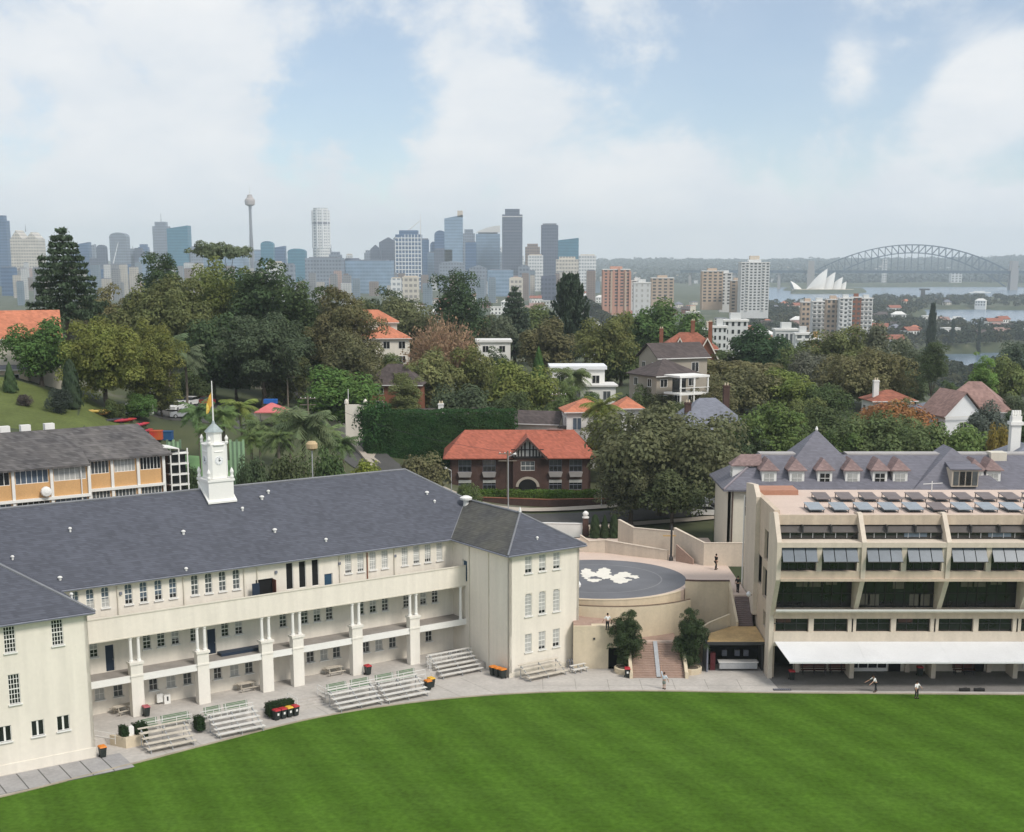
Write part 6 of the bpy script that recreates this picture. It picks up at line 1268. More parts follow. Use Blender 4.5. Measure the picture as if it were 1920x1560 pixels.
# neighbouring houses
H_ = house(28, 632, 226, 13, 9, 6.2, 4.2, 'cream2', 'orange_tile', 'cream house with orange tile gables at the left edge of the hill', .35, gable=True, cols=2)
H_ = house(2, 690, 222, 8, 6, 3.2, .8, 'sandstone', 'slate_grey', 'low verandah wing below the orange-roofed house at the left edge', .3, floors=1, cols=2)
house(722, 632, 300, 9.6, 9, 6.0, 2.6, 'cream', 'orange_tile', 'cream two-storey villa with orange tile roof in the centre-left gardens', .15, cols=3, chim=((-2, 0, 3.2, 'cream2'),)); house(692, 603, 312, 12, 8, 8.0, 2.6, 'cream', 'orange_tile', 'upper orange roof behind the cream villa', .1, floors=2)
house(742, 718, 250, 9.5, 7, 4.6, 3.4, 'brick_red', 'brown_tile', 'red brick house with steep dark brown roof below the villa', -.05, floors=2, cols=2)
house(925, 640, 330, 7.6, 7, 3.2, .5, 'white', 'offwhite', 'white flat-roofed box house among the central trees', .05, floors=1, cols=2, flat=True)
wh = house(1082, 690, 266, 9.8, 7, 4.5, .6, 'white', 'pure_white', 'white modern house with a broad flat fascia', .02, floors=1, cols=3, flat=True)
house(1118, 722, 262, 6.5, 6, 3.5, .3, 'white', 'offwhite', 'small white annexe at the right end of the white modern house', .05, floors=1, cols=2, flat=True, glassm='glass_mid')
house(1245, 700, 236, 8.4, 8, 5.2, 2.4, 'taupe', 'brown_tile', 'grey-beige house with brown hip roof and white balcony', .5, cols=3); house(1262, 668, 246, 9.5, 7, 7.0, 2.4, 'taupe', 'brown_tile', 'upper brown roof with a pale gable behind the balcony house', .4, gable=True, cols=2)
q = P(1290, 735, 228); bl = thing('balcony', 'white railed balcony on the right of the grey-beige house', 'balcony', (q.x, 228, q.z), .5)
MB().box(-3.2, -2.2, -.25, 2.6, 2.2, 0).build('slab', K['white'], bl); MB().box(-3.2, -2.2, 2.5, 2.6, 2.2, 2.8).build('cover', K['white'], bl)
for x in (-3.0, -.4, 2.3): MB().box(x, -2.1, -3.4, x + .22, -1.9, 2.5).build('post', K['white'], bl)
MB().box(-3.2, -2.2, .85, 2.6, -2.12, .95).build('rail', K['white'], bl); MB().box(-2.4, .9, 0, .2, 1.0, 2.2).build('glass_door', K['glass_dark'], bl)
rb = house(1290, 652, 330, 13, 9, 6.0, 3.6, 'brick_red', 'red_roof2', 'red brick gabled house with tall chimneys below the fresh green tree', -.1, floors=2, cols=4, chim=((1.0, 0, 6.2, 'brick_red'), (5.0, -.5, 6.0, 'brick_red'), (-6.2, 0, 4.4, 'brick_red')))
q = P(1328, 650, 322)
for dx, w_ in ((0, 5.0), (-6.2, 4.4)):
    gt = MB().prism([(-w_ / 2, 0, -1.5), (w_ / 2, 0, -1.5), (0, 0, 3.2)], (0, 4.5, 0)).build('gable_bay', K['brick_red'], rb, (4.2 + dx, -6.2, 5.2)); b = MB()
    roof_poly(b, [(-w_ / 2 - .5, -.4, -1.9), (0, -.4, 3.5), (0, 5, 3.5), (-w_ / 2 - .5, 5, -1.9)], .18); roof_poly(b, [(0, -.4, 3.5), (w_ / 2 + .5, -.4, -1.9), (w_ / 2 + .5, 5, -1.9), (0, 5, 3.5)], .18); b.build('gable_roof', K['red_roof2'], gt)
    for s_ in (-1, 1): MB().prism([(0, -.5, 3.55), (s_ * (w_ / 2 + .55), -.5, -1.95), (s_ * (w_ / 2 + .2), -.5, -2.0), (0, -.5, 3.1)], (0, .1, 0)).build('barge_board', K['cream'], gt)
house(1325, 800, 214, 11.5, 9, 5.5, 4.4, 'cream2', 'slate_grey', 'house with plain slate-blue roof and brown brick chimneys behind the huge fig', .12, cols=3, chim=((3.0, .4, 6.2, 'brick_brown'), (-3.4, -1.6, 3.9, 'brick_brown')))
house(1096, 768, 224, 6.5, 6, 4.0, 1.8, 'offwhite', 'orange_tile', 'bungalow with pale orange hip roof left of the yellow-green palm', .1, floors=1, cols=2, glassm='glass_blue'); house(1176, 762, 226, 3.8, 5, 3.6, 1.6, 'offwhite', 'orange_tile', 'small pale orange roof right of the yellow-green palm', .1, floors=1, cols=1)
house(1006, 790, 228, 8.0, 6, 4.2, 1.8, 'cream', 'brown_tile', 'cream garage house with dark low roof at the hedge end', -.25, gable=True, floors=1, cols=2)
house(900, 782, 238, 8.5, 6, 4, 1.7, 'cream2', 'brown_tile', 'dark low hip roof showing over the middle of the long hedge', .0, floors=1, cols=2); house(800, 782, 236, 9, 6, 4, 1.5, 'offwhite', 'brown_tile', 'dark low hip roof with white ridge posts over the left of the hedge', .05, floors=1, cols=2, chim=((2.4, -1, 2.4, 'offwhite'),))
house(1825, 765, 232, 11, 9, 4.5, 4.4, 'pure_white', 'pink_tile', 'white house with faded pink tile roof at the right', -.35, cols=3); house(1785, 775, 226, 6.5, 7, 4.2, 3.8, 'pure_white', 'pink_tile', 'steep white gable wing left of the faded pink roof', .25, gable=True, floors=1, cols=1); house(1735, 768, 236, 5, 6, 4, 1.2, 'offwhite', 'slate_grey', 'low pale roof left of the white gable wing', .1, floors=1, cols=1)
house(1665, 748, 240, 7, 6, 4.5, 1.6, 'offwhite', 'red_roof2', 'house showing an orange-brown roof through the flowering tree', .1, floors=1, cols=2, chim=((-2.6, -1, 3.3, 'offwhite'),))
# tall cream house at the right edge, cut by the picture
rh = house(1915, 862, 176, 6.2, 9, 9.0, 2.2, 'cream2', 'slate_grey', 'tall cream house with a white chimney at the right edge', 0, cols=2, floors=3)
c_ = MB().box(-1.9, -1.2, 8.5, -.7, -.2, 14.6).box(-2.1, -1.4, 13.5, -.5, 0, 13.9).build('chimney', K['white'], rh)
for k in range(4): MB().lathe([(.12, 14.6), (.2, 14.8), (.14, 15.3)], 8, (-1.75 + .3 * k, -.7)).build('chimney_pot', K['white'], c_)
# scrolled cream gateway by the hedge
gw = thing('gateway', 'cream gateway wall with scrolled corners at the left end of the hedge', 'gateway', (*tuple(P(668, 790, 226))[:2], terrain(P(668, 790, 226).x, 226)), 0)
zt = P(668, 755, 226).z - gw.location.z
MB().box(-1.7, -.3, -2, 1.7, .3, zt - .3).build('wall', K['cream'], gw)
for s_ in (-1, 1): MB().lathe([(.2, zt - .4), (.38, zt - .1), (.3, zt + .35), (.1, zt + .6)], 10, (s_ * 1.5, 0)).build('scroll', K['cream'], gw)
MB().tube((-1.2, 0, zt), (-1.2, 0, zt + 2.2), .06, k=6).build('mast', K['offwhite'], gw)
ribbon('garden_wall', [tuple(P(610, 800, 236))[:2], tuple(P(655, 795, 226))[:2]], terrain(-28, 230) - 2, P(630, 792, 230).z, .3, 'cream', 'pale garden wall left of the scrolled gateway')
rs = [tuple(P(645, 815, 232)), tuple(P(672, 838, 220)), tuple(P(700, 872, 208))]
ribbon('stepped_wall', [p[:2] for p in rs], 0, 0, .9, 'footpath', 'grey stepped street wall descending under the hedge', z0s=[p[2] - 4 for p in rs], z1s=[p[2] for p in rs])
tag(MB().grid([[(*(lambda q: (q.x, q.y, terrain(q.x, q.y) + .05))(P(px, 750, Y)),) for px in range(-120, 260, 20)] for Y in range(184, 216, 3)]).build('lawn', mat('dry_lawn', (.10, .125, .035), .95, .25, .15, .15, 2)), kind='structure')
tag(MB().grid([[(*(lambda q: (q.x, q.y, terrain(q.x, q.y) + .1))(P(px, 850, Y)),) for px in range(312, 486, 12)] for Y in range(172, 204, 3)]).build('tennis_court', mat('green_court_surface', (.17, .30, .13), .9, .1, .3)), kind='structure')
tag(MB().grid([[(*(lambda q: (q.x, q.y, terrain(q.x, q.y) + .06))(P(px, 750, Y)),) for px in range(265, 470, 15)] for Y in range(222, 258, 4)]).build('car_park', K['asphalt']), kind='structure')

# ------------------------------------------------------------------ cars and boats
def car_mesh(kind):
    b = MB(); L, W = (4.4, 1.75) if kind == 'car' else (4.8, 1.85)
    low = [(-L / 2, .28), (-L / 2, .75), (-L / 2 + .15, .86), (-.95, .95), (L / 2 - .45, .98), (L / 2 - .05, .85), (L / 2, .35), (L / 2 - .1, .25), (-L / 2 + .1, .25)]
    b.prism([(x, -W / 2, z) for x, z in low], (0, W, 0)); return b.mesh('body', K['paint']), L, W
_cb, _L, _W = car_mesh('car')
_cab = MB().prism([(-1.1, -.78, .92), (-.35, -.72, 1.42), (1.1, -.72, 1.44), (1.75, -.78, .97)], (0, 1.5, 0)).mesh('cabin_glass', K['glass_dark']); _top = MB().box(-.4, -.70, 1.40, 1.12, .78, 1.47).mesh('roof_panel', K['paint'])
_wh = MB().tube((0, -.1, 0), (0, .1, 0), .32, k=14).mesh('wheel', K['rubber']); _rim = MB().tube((0, -.115, 0), (0, -.1, 0), .19, k=12).mesh('rim', K['steel']); _hl = MB().box(0, -.16, 0, .05, .16, .14).mesh('headlight', K['offwhite'])
def car(px, py, Y, rz, colr, label):
    x = P(px, py, Y).x; t = thing('parked_car', label, 'car', (x, Y, terrain(x, Y) + .08), rz, 'parked cars')
    for m_, nm in ((_cb, 'body'), (_top, 'roof_panel')): o = ob(nm, m_, t); o.color = (*colr, 1)
    ob('cabin_glass', _cab, t)
    for sx in (-1.35, 1.35):
        for sy in (-.85, .85): o = ob('wheel', _wh, t, (sx, sy, .32), 0 if sy < 0 else math.pi); ob('rim', _rim, o)
    for sy in (-.6, .6): ob('headlight', _hl, t, (-2.22, sy, .66))
WHT, SIL, RED, BLU, BLK = (.75, .75, .74), (.40, .42, .44), (.35, .03, .03), (.03, .08, .28), (.02, .02, .022)
car(331, 752, 236, R(75), WHT, 'white car parked nose-on in the car park'); car(357, 745, 244, R(70), WHT, 'white car behind a bush right of the nose-on white car'); car(312, 752, 240, R(80), SIL, 'grey car left of the nose-on white car'); car(285, 735, 250, R(10), WHT, 'white car half hidden behind the small olive tree'); car(345, 775, 226, R(15), SIL, 'silver car at the front of the car park'); car(378, 735, 246, R(30), RED, 'red car at the far right of the car park')
car(1310, 966, 194, R(175), BLK, 'black car parked behind the plaza wall under the fig'); car(1325, 968, 190, R(178), WHT, 'white car parked behind the plaza wall'); car(1350, 960, 198, R(176), SIL, 'silver car parked near the dormer house'); car(1290, 962, 196, R(182), SIL, 'grey car under the right edge of the fig'); car(1385, 962, 200, R(176), BLK, 'dark car closest to the dormer house wall')
def kayak(px, py, Y, rz, c_, label, L=4.2):
    q = P(px, py, Y); t = thing('kayak', label, 'kayak', (q.x, Y, terrain(q.x, Y) + .4), rz, 'kayaks and boats stored behind the classroom block')
    rows = [[(L * (u - .5), .36 * math.sin(math.pi * min(max(u, .03), .97)) ** .7 * math.cos(a), .28 * math.sin(a) * math.sin(math.pi * min(max(u, .03), .97)) ** .5) for a in np.linspace(0, 2 * math.pi, 9)] for u in np.linspace(0, 1, 9)]
    o = MB().grid(rows).build('hull', K['paint'], t, smooth=True); o.color = (*c_, 1); MB().box(-.4, -.2, .2, .4, .2, .29).build('cockpit', K['rubber'], t); MB().box(-1.2, -.3, -.35, -1.1, .3, -.2).box(1.1, -.3, -.35, 1.2, .3, -.2).build('cradle', K['timber_dark'], t)
for i, (px, py, c_, lb) in enumerate(((182, 791, (.55, .36, .10), 'tan kayak at the left of the boat rack'), (193, 793, (.70, .38, .10), 'yellow-tan kayak second on the rack'), (205, 790, (.03, .03, .035), 'black kayak on the rack'), (215, 793, (.04, .04, .05), 'second black kayak on the rack'), (235, 788, (.40, .04, .05), 'dark red boat under the small tree'), (262, 788, (.48, .05, .07), 'bright red boat below the white van'), (272, 793, (.40, .04, .05), 'red boat beside the orange one'))): kayak(px, py, 206 + (i % 3), R(20 + 9 * i), c_, lb)
q = P(258, 780, 214); vn = thing('white_van', 'white van standing behind the red boats', 'van', (q.x, 214, terrain(q.x, 214)), R(8))
MB().prism([(-2.3, -.9, .35), (-2.3, -.9, 1.2), (-1.6, -.9, 2.1), (2.3, -.9, 2.15), (2.3, -.9, .35)], (0, 1.8, 0)).build('body', K['white'], vn); MB().prism([(-2.15, -.93, 1.25), (-1.6, -.93, 1.95), (.6, -.93, 1.95), (.6, -.93, 1.25)], (0, 1.86, 0)).build('window_band', K['glass_dark'], vn)
for sx in (-1.5, 1.5):
    for sy in (-.85, .85): ob('wheel', _wh, vn, (sx, sy, .34))
def skip(px, py, Y, c_, label, w_=1.5):
    q = P(px, py, Y); t = thing('storage_box', label, 'container', (q.x, Y, terrain(q.x, Y))); o = MB().box(-w_ / 2, -.6, .1, w_ / 2, .6, 1.3).box(-w_ / 2 - .06, -.66, 1.3, w_ / 2 + .06, .66, 1.42).build('box_body', K['paint'], t); o.color = (*c_, 1); MB().box(-w_ / 2 + .1, -.5, 0, -w_ / 2 + .3, .5, .1).box(w_ / 2 - .3, -.5, 0, w_ / 2 - .1, .5, .1).build('skid', K['timber_dark'], t)
skip(292, 796, 206, (.55, .10, .04), 'orange storage box left of the blue one', 1.7); skip(312, 788, 208, (.03, .10, .25), 'blue storage box behind the classroom roof', 1.6)
mq = thing('marquee', 'blue and pink marquee roof among the palms', 'marquee', (*tuple(P(510, 770, 232))[:2], terrain(P(510, 770, 232).x, 232))); zq = P(510, 770, 232).z - mq.location.z
for x in (-2.4, 2.4):
    for y in (-2.4, 2.4): MB().tube((x, y, 0), (x, y, max(zq, 1)), .06, k=6).build('pole', K['steel'], mq)
b = MB(); hip_roof(b, 4.4, 4.4, max(zq, 1), 1.3, .3, rl=.2); b.build('pink_cover', mat('pink_canvas', (.60, .17, .17), .7, .08), mq); MB().box(-1.6, 1.4, max(zq, 1) + 1.0, .6, 2.6, max(zq, 1) + 1.7).build('blue_cover', mat('blue_canvas', (.02, .13, .45), .7, .08), mq)

# ------------------------------------------------------------------ people: one skinned body each, clothes as shells over it
def person(p, rz, label, shirt, trousers, hair=(.03, .02, .015), h=1.72, lean=0.0, arms=((.35, -.1, -.55), (-.35, -.1, -.55)), legs=(.0, .0), skirt=False):
    t = thing('person', label, 'person', p, rz); s = h / 1.72
    def skin(name, verts, edges, radii, m_, root=0, sub=2):
        me = bpy.data.meshes.new(name); me.from_pydata([tuple(Vector(v) * s) for v in verts], edges, []); me.materials.append(m_)
        o = ob(name, me, t); md = o.modifiers.new('skin', 'SKIN')
        for i, r_ in enumerate(radii): me.skin_vertices[0].data[i].radius = (r_[0] * s, r_[1] * s) if isinstance(r_, tuple) else (r_ * s, r_ * s)
        me.skin_vertices[0].data[root].use_root = True; sb = o.modifiers.new('sub', 'SUBSURF'); sb.levels = sub; sb.render_levels = sub
        return o
    L = lambda z: (-lean * max(0, z - .9))
    V = [(0, L(.95), .95), (0, L(1.15), 1.15), (0, L(1.38), 1.38), (0, L(1.47), 1.47), (0, L(1.56) - .01, 1.56), (0, L(1.64) - .01, 1.66)]
    E = [(0, 1), (1, 2), (2, 3), (3, 4), (4, 5)]; Rr = [(.15, .11), (.14, .10), (.17, .11), .055, .085, .08]
    for k, sg in enumerate((1, -1)):
        n = len(V); ax, ay, az = arms[k]; sh = Vector((.19 * sg, L(1.4), 1.40)); el = sh + Vector((ax * .35 + .04 * sg, ay * .5, az * .5)); wr = el + Vector((ax * .25, ay * .6 - .05, az * .45)); hd = wr + Vector((ax * .08, ay * .2 - .02, az * .14))
        V += [tuple(sh), tuple(el), tuple(wr), tuple(hd)]; E += [(2, n), (n, n + 1), (n + 1, n + 2), (n + 2, n + 3)]; Rr += [.06, .045, .033, (.04, .025)]
        n = len(V); st_ = legs[k]; V += [(.09 * sg, 0, .88), (.10 * sg, -.04 - st_ * .45, .48), (.10 * sg, .02 - st_ * .7, .09), (.11 * sg, -.12 - st_ * .7, .03)]; E += [(0, n), (n, n + 1), (n + 1, n + 2), (n + 2, n + 3)]; Rr += [.095, .065, .042, (.045, .03)]
    skin('body', V, E, Rr, K['skin'])
    sv = [V[0], V[1], V[2], V[6], V[7], V[14], V[15]]; sv = [V[0], V[1], V[2], V[6], V[7], V[14], V[15]]
    skin('shirt', sv, [(0, 1), (1, 2), (2, 3), (3, 4), (2, 5), (5, 6)], [(.165, .125), (.155, .115), (.185, .125), .075, .06, .075, .06], shirt)
    if skirt: skin('skirt', [V[0], (0, .0, .75), (0, 0, .5)], [(0, 1), (1, 2)], [(.165, .125), (.19, .16), (.23, .2)], trousers)
    else: skin('trousers', [V[0], V[10], V[11], V[12], V[18], V[19], V[20]], [(0, 1), (1, 2), (2, 3), (0, 4), (4, 5), (5, 6)], [(.165, .125), .11, .082, .06, .11, .082, .06], trousers)
    hm = MB(); hc = Vector(V[5]) * s
    hm.lathe([(.001, .125 * s), (.06 * s, .115 * s), (.10 * s, .05 * s), (.108 * s, -.02 * s), (.09 * s, -.07 * s)], 12); o = hm.build('hair', mat('hair', hair, .8), t, (hc.x, hc.y + .012, hc.z - .01))
    for m_, nm, pos in ((K['skin'], 'nose', (0, -.095, -.05)),): MB().prism([(-.012, 0, -.02), (.012, 0, -.02), (0, 0, .02)], (0, -.02, 0)).build(nm, m_, t, (hc.x + pos[0], hc.y + pos[1] * s, hc.z + pos[2] * s))
    for sx in (-.03, .03): MB().box(-.01, -.006, -.006, .01, 0, .006).build('eye', K['rubber'], t, (hc.x + sx * s, hc.y - .088 * s, hc.z - .02 * s))
    MB().box(-.022, -.006, -.004, .022, 0, .004).build('mouth', mat('lips', (.25, .08, .07), .6), t, (hc.x, hc.y - .088 * s, hc.z - .085 * s))
    for sg in (1, -1):
        n = 9 if sg == 1 else 17
        hd = Vector(V[n]) * s; wr_ = Vector(V[n - 1]) * s; d = (hd - wr_).normalized(); sd_ = d.cross(Vector((1, 0, 0))).normalized() if abs(d.x) < .9 else Vector((0, 1, 0))
        fv, fe = [], []; rad = []
        for q in range(4):
            b0 = hd + sd_ * (.018 * (q - 1.5)) ; b1_ = b0 + d * (.045 + .008 * (1.5 - abs(q - 1.5))); b2_ = b1_ + d * .02 + Vector((-.012 * sg, 0, 0)); k = len(fv); fv += [b0 / s, b1_ / s, b2_ / s]; fe += [(k, k + 1), (k + 1, k + 2)]; rad += [.009, .009, .008]
        k = len(fv); b0 = wr_ + d * .03 + sd_ * .03; fv += [b0 / s, (b0 + sd_ * .025 + d * .03) / s]; fe += [(k, k + 1)]; rad += [.010, .009]
        me = bpy.data.meshes.new('fingers'); bb = MB()
        for (i0, i1) in fe: bb.tube(Vector(fv[i0]) * s, Vector(fv[i1]) * s, rad[i0] * s, rad[i1] * s, 6)
        bb.build('fingers', K['skin'], t)
    for sg in (1, -1):
        f_ = Vector(V[12 if sg == 1 else 20]) * s; MB().prism([(-.05, .08, 0), (.05, .08, 0), (.055, -.12, 0), (.03, -.19, 0), (-.03, -.19, 0), (-.055, -.12, 0)], (0, 0, .085)).build('shoe', K['rubber'], t, (f_.x, f_.y - .03, 0))
    return t
wsh = mat('white_shirt', (.78, .78, .77), .8, .06, 3); dtr = mat('charcoal_trousers', (.03, .032, .036), .8, .1, 3); blk = mat('black_clothes', (.015, .015, .017), .8, .1, 3); pbl = mat('pale_blue_top', (.60, .66, .74), .8, .08, 3); gsk = mat('grey_green_skirt', (.20, .23, .21), .8, .1, 3)
q = Gz(1245, 1292, .05); person(q, R(160), 'person in a pale blue top with one arm raised at the stair foot', pbl, gsk, (.05, .03, .02), 1.66, 0, ((.25, -.1, .9), (-.3, -.05, -.6)), (.06, -.06), True)
q = Gz(1642, 1297, .05); person(q, R(-70), 'person in white shirt bending forward on the path by the field edge', wsh, dtr, h=1.7, lean=.55, arms=((.2, -.5, -.45), (-.2, -.5, -.4)), legs=(.22, -.2))
q = Gz(1718, 1309, .05); person(q, R(30), 'person in white shirt and dark trousers standing on the grass', wsh, dtr, h=1.68, arms=((.45, -.1, -.45), (-.3, -.25, -.5)), legs=(.08, -.08))
q = Gz(1342, 1068, 6.0); person(q, R(120), 'person in black walking across the upper plaza', blk, blk, h=1.8, lean=.05, arms=((.2, -.25, -.55), (-.2, .2, -.55)), legs=(.25, -.22))
q = Gz(1373, 1116, 6.0); person((24.0, 146.3, 6.0), R(150), 'person in black at the head of the purple side stair', blk, blk, h=1.76, arms=((.25, -.15, -.55), (-.25, .1, -.55)), legs=(.1, -.1))
q = Gz(1139, 1180, 4.3); person((q.x, q.y, 4.25), R(200), 'person in white shirt and dark trousers on the ramp behind the tan wall', wsh, dtr, h=1.7, legs=(.06, -.05))
# brass plaque and wall lantern on the tan wall
t = thing('wall_plaque', 'brown and gold plaque on the tan wall above the dark doorway', 'plaque', (11.15, 137.85, 2.75)); MB().box(-.35, -.06, 0, .35, 0, .55).build('board', K['red_timber'], t); MB().box(-.25, -.09, .6, .25, 0, 1.3).build('crest', K['timber_gold'], t)
t = thing('wall_lantern', 'black lantern with a white globe at the edge of the right wing', 'lantern', SL(8.72, 1.2, 8.0), ALPHA); MB().tube((0, 0, 0), (.45, 0, 0), .05, k=6).tube((.45, 0, -.35), (.45, 0, .5), .08, k=6).build('bracket', K['darksteel'], t); MB().lathe([(.05, -.3), (.3, -.15), (.36, .1), (.2, .4)], 12, (.62, 0)).build('globe', K['pure_white'], t)
t = thing('wall_lantern', 'white double lantern on the end slab of the concrete block', 'lantern', (FX - .62, 142.5, 6.6)); MB().tube((0, 0, 0), (-.3, 0, .1), .04, k=6).build('bracket', K['darksteel'], t); MB().lathe([(.05, -.2), (.24, 0), (.26, .2), (.08, .4)], 12, (-.35, 0)).build('globe', K['pure_white'], t)
# ------------------------------------------------------------------ the far city: every tower a thing of its own
def facade(name, c, g, floor=7.6, colw=6.4, fz=.5, fx=.35, rough=.5):
    """far curtain wall: storeys and window columns too small to build one by one"""
    m, t, b, n, l = shader(name)
    tc_ = n.new('ShaderNodeTexCoord'); s = n.new('ShaderNodeSeparateXYZ'); l.new(tc_.outputs['Object'], s.inputs[0])
    def mm(op, a, b_=None):
        q = n.new('ShaderNodeMath'); q.operation = op
        for i, v in enumerate((a, b_)):
            if v is None: continue
            if isinstance(v, (int, float)): q.inputs[i].default_value = v
            else: l.new(v, q.inputs[i])
        return q.outputs[0]
    a = mm('GREATER_THAN', mm('FRACT', mm('DIVIDE', s.outputs[2], floor)), 1 - fz)
    u = mm('GREATER_THAN', mm('FRACT', mm('DIVIDE', mm('ADD', s.outputs[0], s.outputs[1]), colw)), fx)
    k = mm('MULTIPLY', a, u)
    mx_ = n.new('ShaderNodeMix'); mx_.data_type = 'RGBA'; l.new(k, mx_.inputs[0]); mx_.inputs[6].default_value = (*c, 1); mx_.inputs[7].default_value = (*g, 1)
    ns = n.new('ShaderNodeTexNoise'); ns.inputs['Scale'].default_value = .05; l.new(tc_.outputs['Object'], ns.inputs['Vector'])
    hs = n.new('ShaderNodeHueSaturation'); l.new(mx_.outputs[2], hs.inputs['Color']); l.new(mm('ADD', mm('MULTIPLY', ns.outputs[0], .6), .7), hs.inputs['Value'])
    l.new(hs.outputs[0], b.inputs['Base Color']); b.inputs['Roughness'].default_value = rough; b.inputs['Specular IOR Level'].default_value = .4
    return m
FA = {'blue': facade('blue_glass_tower', (.07, .14, .27), (.03, .08, .18), fx=.1), 'dark': facade('haze_blue_stone_tower', (.105, .125, .185), (.05, .065, .10)), 'teal': facade('teal_glass_tower', (.04, .19, .28), (.02, .13, .22), fx=.08), 'grey': facade('haze_blue_concrete_tower', (.24, .28, .34), (.12, .14, .185)), 'cream': facade('cream_stone_tower', (.62, .57, .49), (.28, .26, .24)), 'white': facade('white_panel_tower', (.72, .72, .71), (.30, .33, .36)), 'brown': facade('brown_brick_tower', (.28, .20, .16), (.08, .07, .07)), 'pink': facade('salmon_brick_tower', (.50, .30, .24), (.22, .15, .13)), 'lblue': facade('pale_blue_glass_tower', (.24, .34, .46), (.16, .25, .36), fx=.1), 'brick': facade('red_brick_flats', (.30, .11, .08), (.12, .07, .06), 3.1, 3.5)}  # blue of the distance haze is put into the dark and grey colours
for k_, (c_, g_) in {'grey': ((.26, .26, .27), (.13, .14, .155)), 'white': ((.56, .56, .55), (.34, .35, .36)), 'cream': ((.50, .46, .40), (.31, .29, .27)), 'lblue': ((.20, .25, .30), (.14, .19, .24)), 'brown': ((.26, .20, .17), (.15, .12, .11)), 'pink': ((.44, .31, .27), (.27, .20, .18))}.items(): FA[k_ + '_low'] = facade('low_' + k_ + '_block', c_, g_, 3.4, 4.1)
CITYZ = -42.0
rd0 = random.Random(21)
def near(px):
    for lim, s_ in ((740, 'below the long pale slab'), (800, 'below the gridded tower'), (880, 'below the finned pale tower'), (940, 'below the sail-roofed tower'), (1000, 'below the tall dark tower'), (1060, 'below the dark slab tower'), (1125, 'left of the salmon apartment tower'), (1185, 'below the salmon apartment tower'), (1265, 'near the plain white apartments'), (1315, 'between the brown and beige apartment towers'), (1385, 'near the beige turret tower'), (1445, 'at the foot of the white slab tower'), (1500, 'below the left bay'), (1560, 'below the concert hall'), (1640, 'beside the waterside flats'), (1710, 'left of the near bay'), (1770, 'near the single harbour pine'), (1840, 'beside the blue inlet')):
        if px < lim: return s_
    return 'at the right edge above the water'
def nearc(px):
    for lim, s_ in ((60, 'at the left edge'), (140, 'behind the tall pine'), (250, 'near the white crane'), (360, 'under the teal tower'), (470, 'behind the umbrella tree'), (580, 'right of the observation tower'), (650, 'under the tall white tower'), (740, 'at the long pale slab'), (800, 'under the gridded tower'), (880, 'under the finned tower'), (940, 'under the sail-roofed tower'), (1010, 'under the tall dark tower'), (1085, 'under the dark slab')):
        if px < lim: return s_
    return 'at the right end of the skyline'
def tower(pl, pr, top, Y, fm_, label, crown=None, depth=None, rz=0.0, base=None, cat='tower', name='tower'):
    pc = (pl + pr) / 2; q = P(pc, top, Y); w_ = (pr - pl) * Y / FPX; zb = CITYZ if base is None else base; H = q.z - zb; d = depth or w_ * .8
    t = thing(name, label, cat, (q.x, Y, zb), rz)
    hb = H
    if crown == 'step': MB().box(-w_ / 2, -d / 2, 0, w_ / 2, d / 2, H * .93).build('shaft', FA[fm_], t); MB().box(-w_ * .36, -d * .36, H * .93, w_ * .36, d * .36, H).build('crown_block', FA[fm_], t)
    elif crown == 'gable': MB().prism([(-w_ / 2, -d / 2, 0), (w_ / 2, -d / 2, 0), (w_ / 2, -d / 2, H * .90), (0, -d / 2, H), (-w_ / 2, -d / 2, H * .90)], (0, d, 0)).build('shaft', FA[fm_], t)
    elif crown == 'round': MB().box(-w_ / 2, -d / 2, 0, w_ / 2, d / 2, H * .92).build('shaft', FA[fm_], t); MB().prism([(w_ / 2 * math.cos(a), -d / 2, H * .92 + H * .08 * math.sin(a)) for a in np.linspace(0, math.pi, 10)], (0, d, 0)).build('curved_crown', FA[fm_], t)
    elif crown == 'slope': MB().prism([(-w_ / 2, -d / 2, 0), (w_ / 2, -d / 2, 0), (w_ / 2, -d / 2, H), (-w_ / 2, -d / 2, H * .95)], (0, d, 0)).build('shaft', FA[fm_], t)
    elif crown == 'cyl': MB().lathe([(w_ / 2, 0), (w_ / 2, H * .97), (w_ * .42, H * .97), (w_ * .42, H)], 20).build('shaft', FA[fm_], t)
    elif crown == 'peaks':
        MB().box(-w_ / 2, -d / 2, 0, w_ / 2, d / 2, H * .86).build('shaft', FA[fm_], t)
        for s_ in (-1, 1): MB().prism([(s_ * w_ * .27 - w_ * .2, -d / 2, H * .86), (s_ * w_ * .27 + w_ * .2, -d / 2, H * .86), (s_ * w_ * .27, -d / 2, H * (1 if s_ < 0 else .97))], (0, d, 0)).build('peak', FA[fm_], t)
    else:
        MB().box(-w_ / 2, -d / 2, 0, w_ / 2, d / 2, H * .975).build('shaft', FA[fm_], t); MB().box(-w_ * .4, -d * .4, H * .975, w_ * .4, d * .4, H).build('plant_room', K['concrete_lt'] if fm_ in ('cream', 'white', 'pink') else K['slate_grey'], t)
    return t, w_, d, H
def mast(tw, x, h, r=1.2): t, w_, d, H = tw; MB().tube((x * w_, 0, H * .98), (x * w_, 0, H + h), r, r * .25, 6).build('mast', K['slate_grey'], t)
tower(-14, 13, 404, 3900, 'blue', 'blue glass tower cut by the left edge of the picture', 'step'); mast(tower(25, 76, 432, 3600, 'cream', 'cream twin-peaked tower left of the tall dark pine', 'peaks'), -.05, 14)
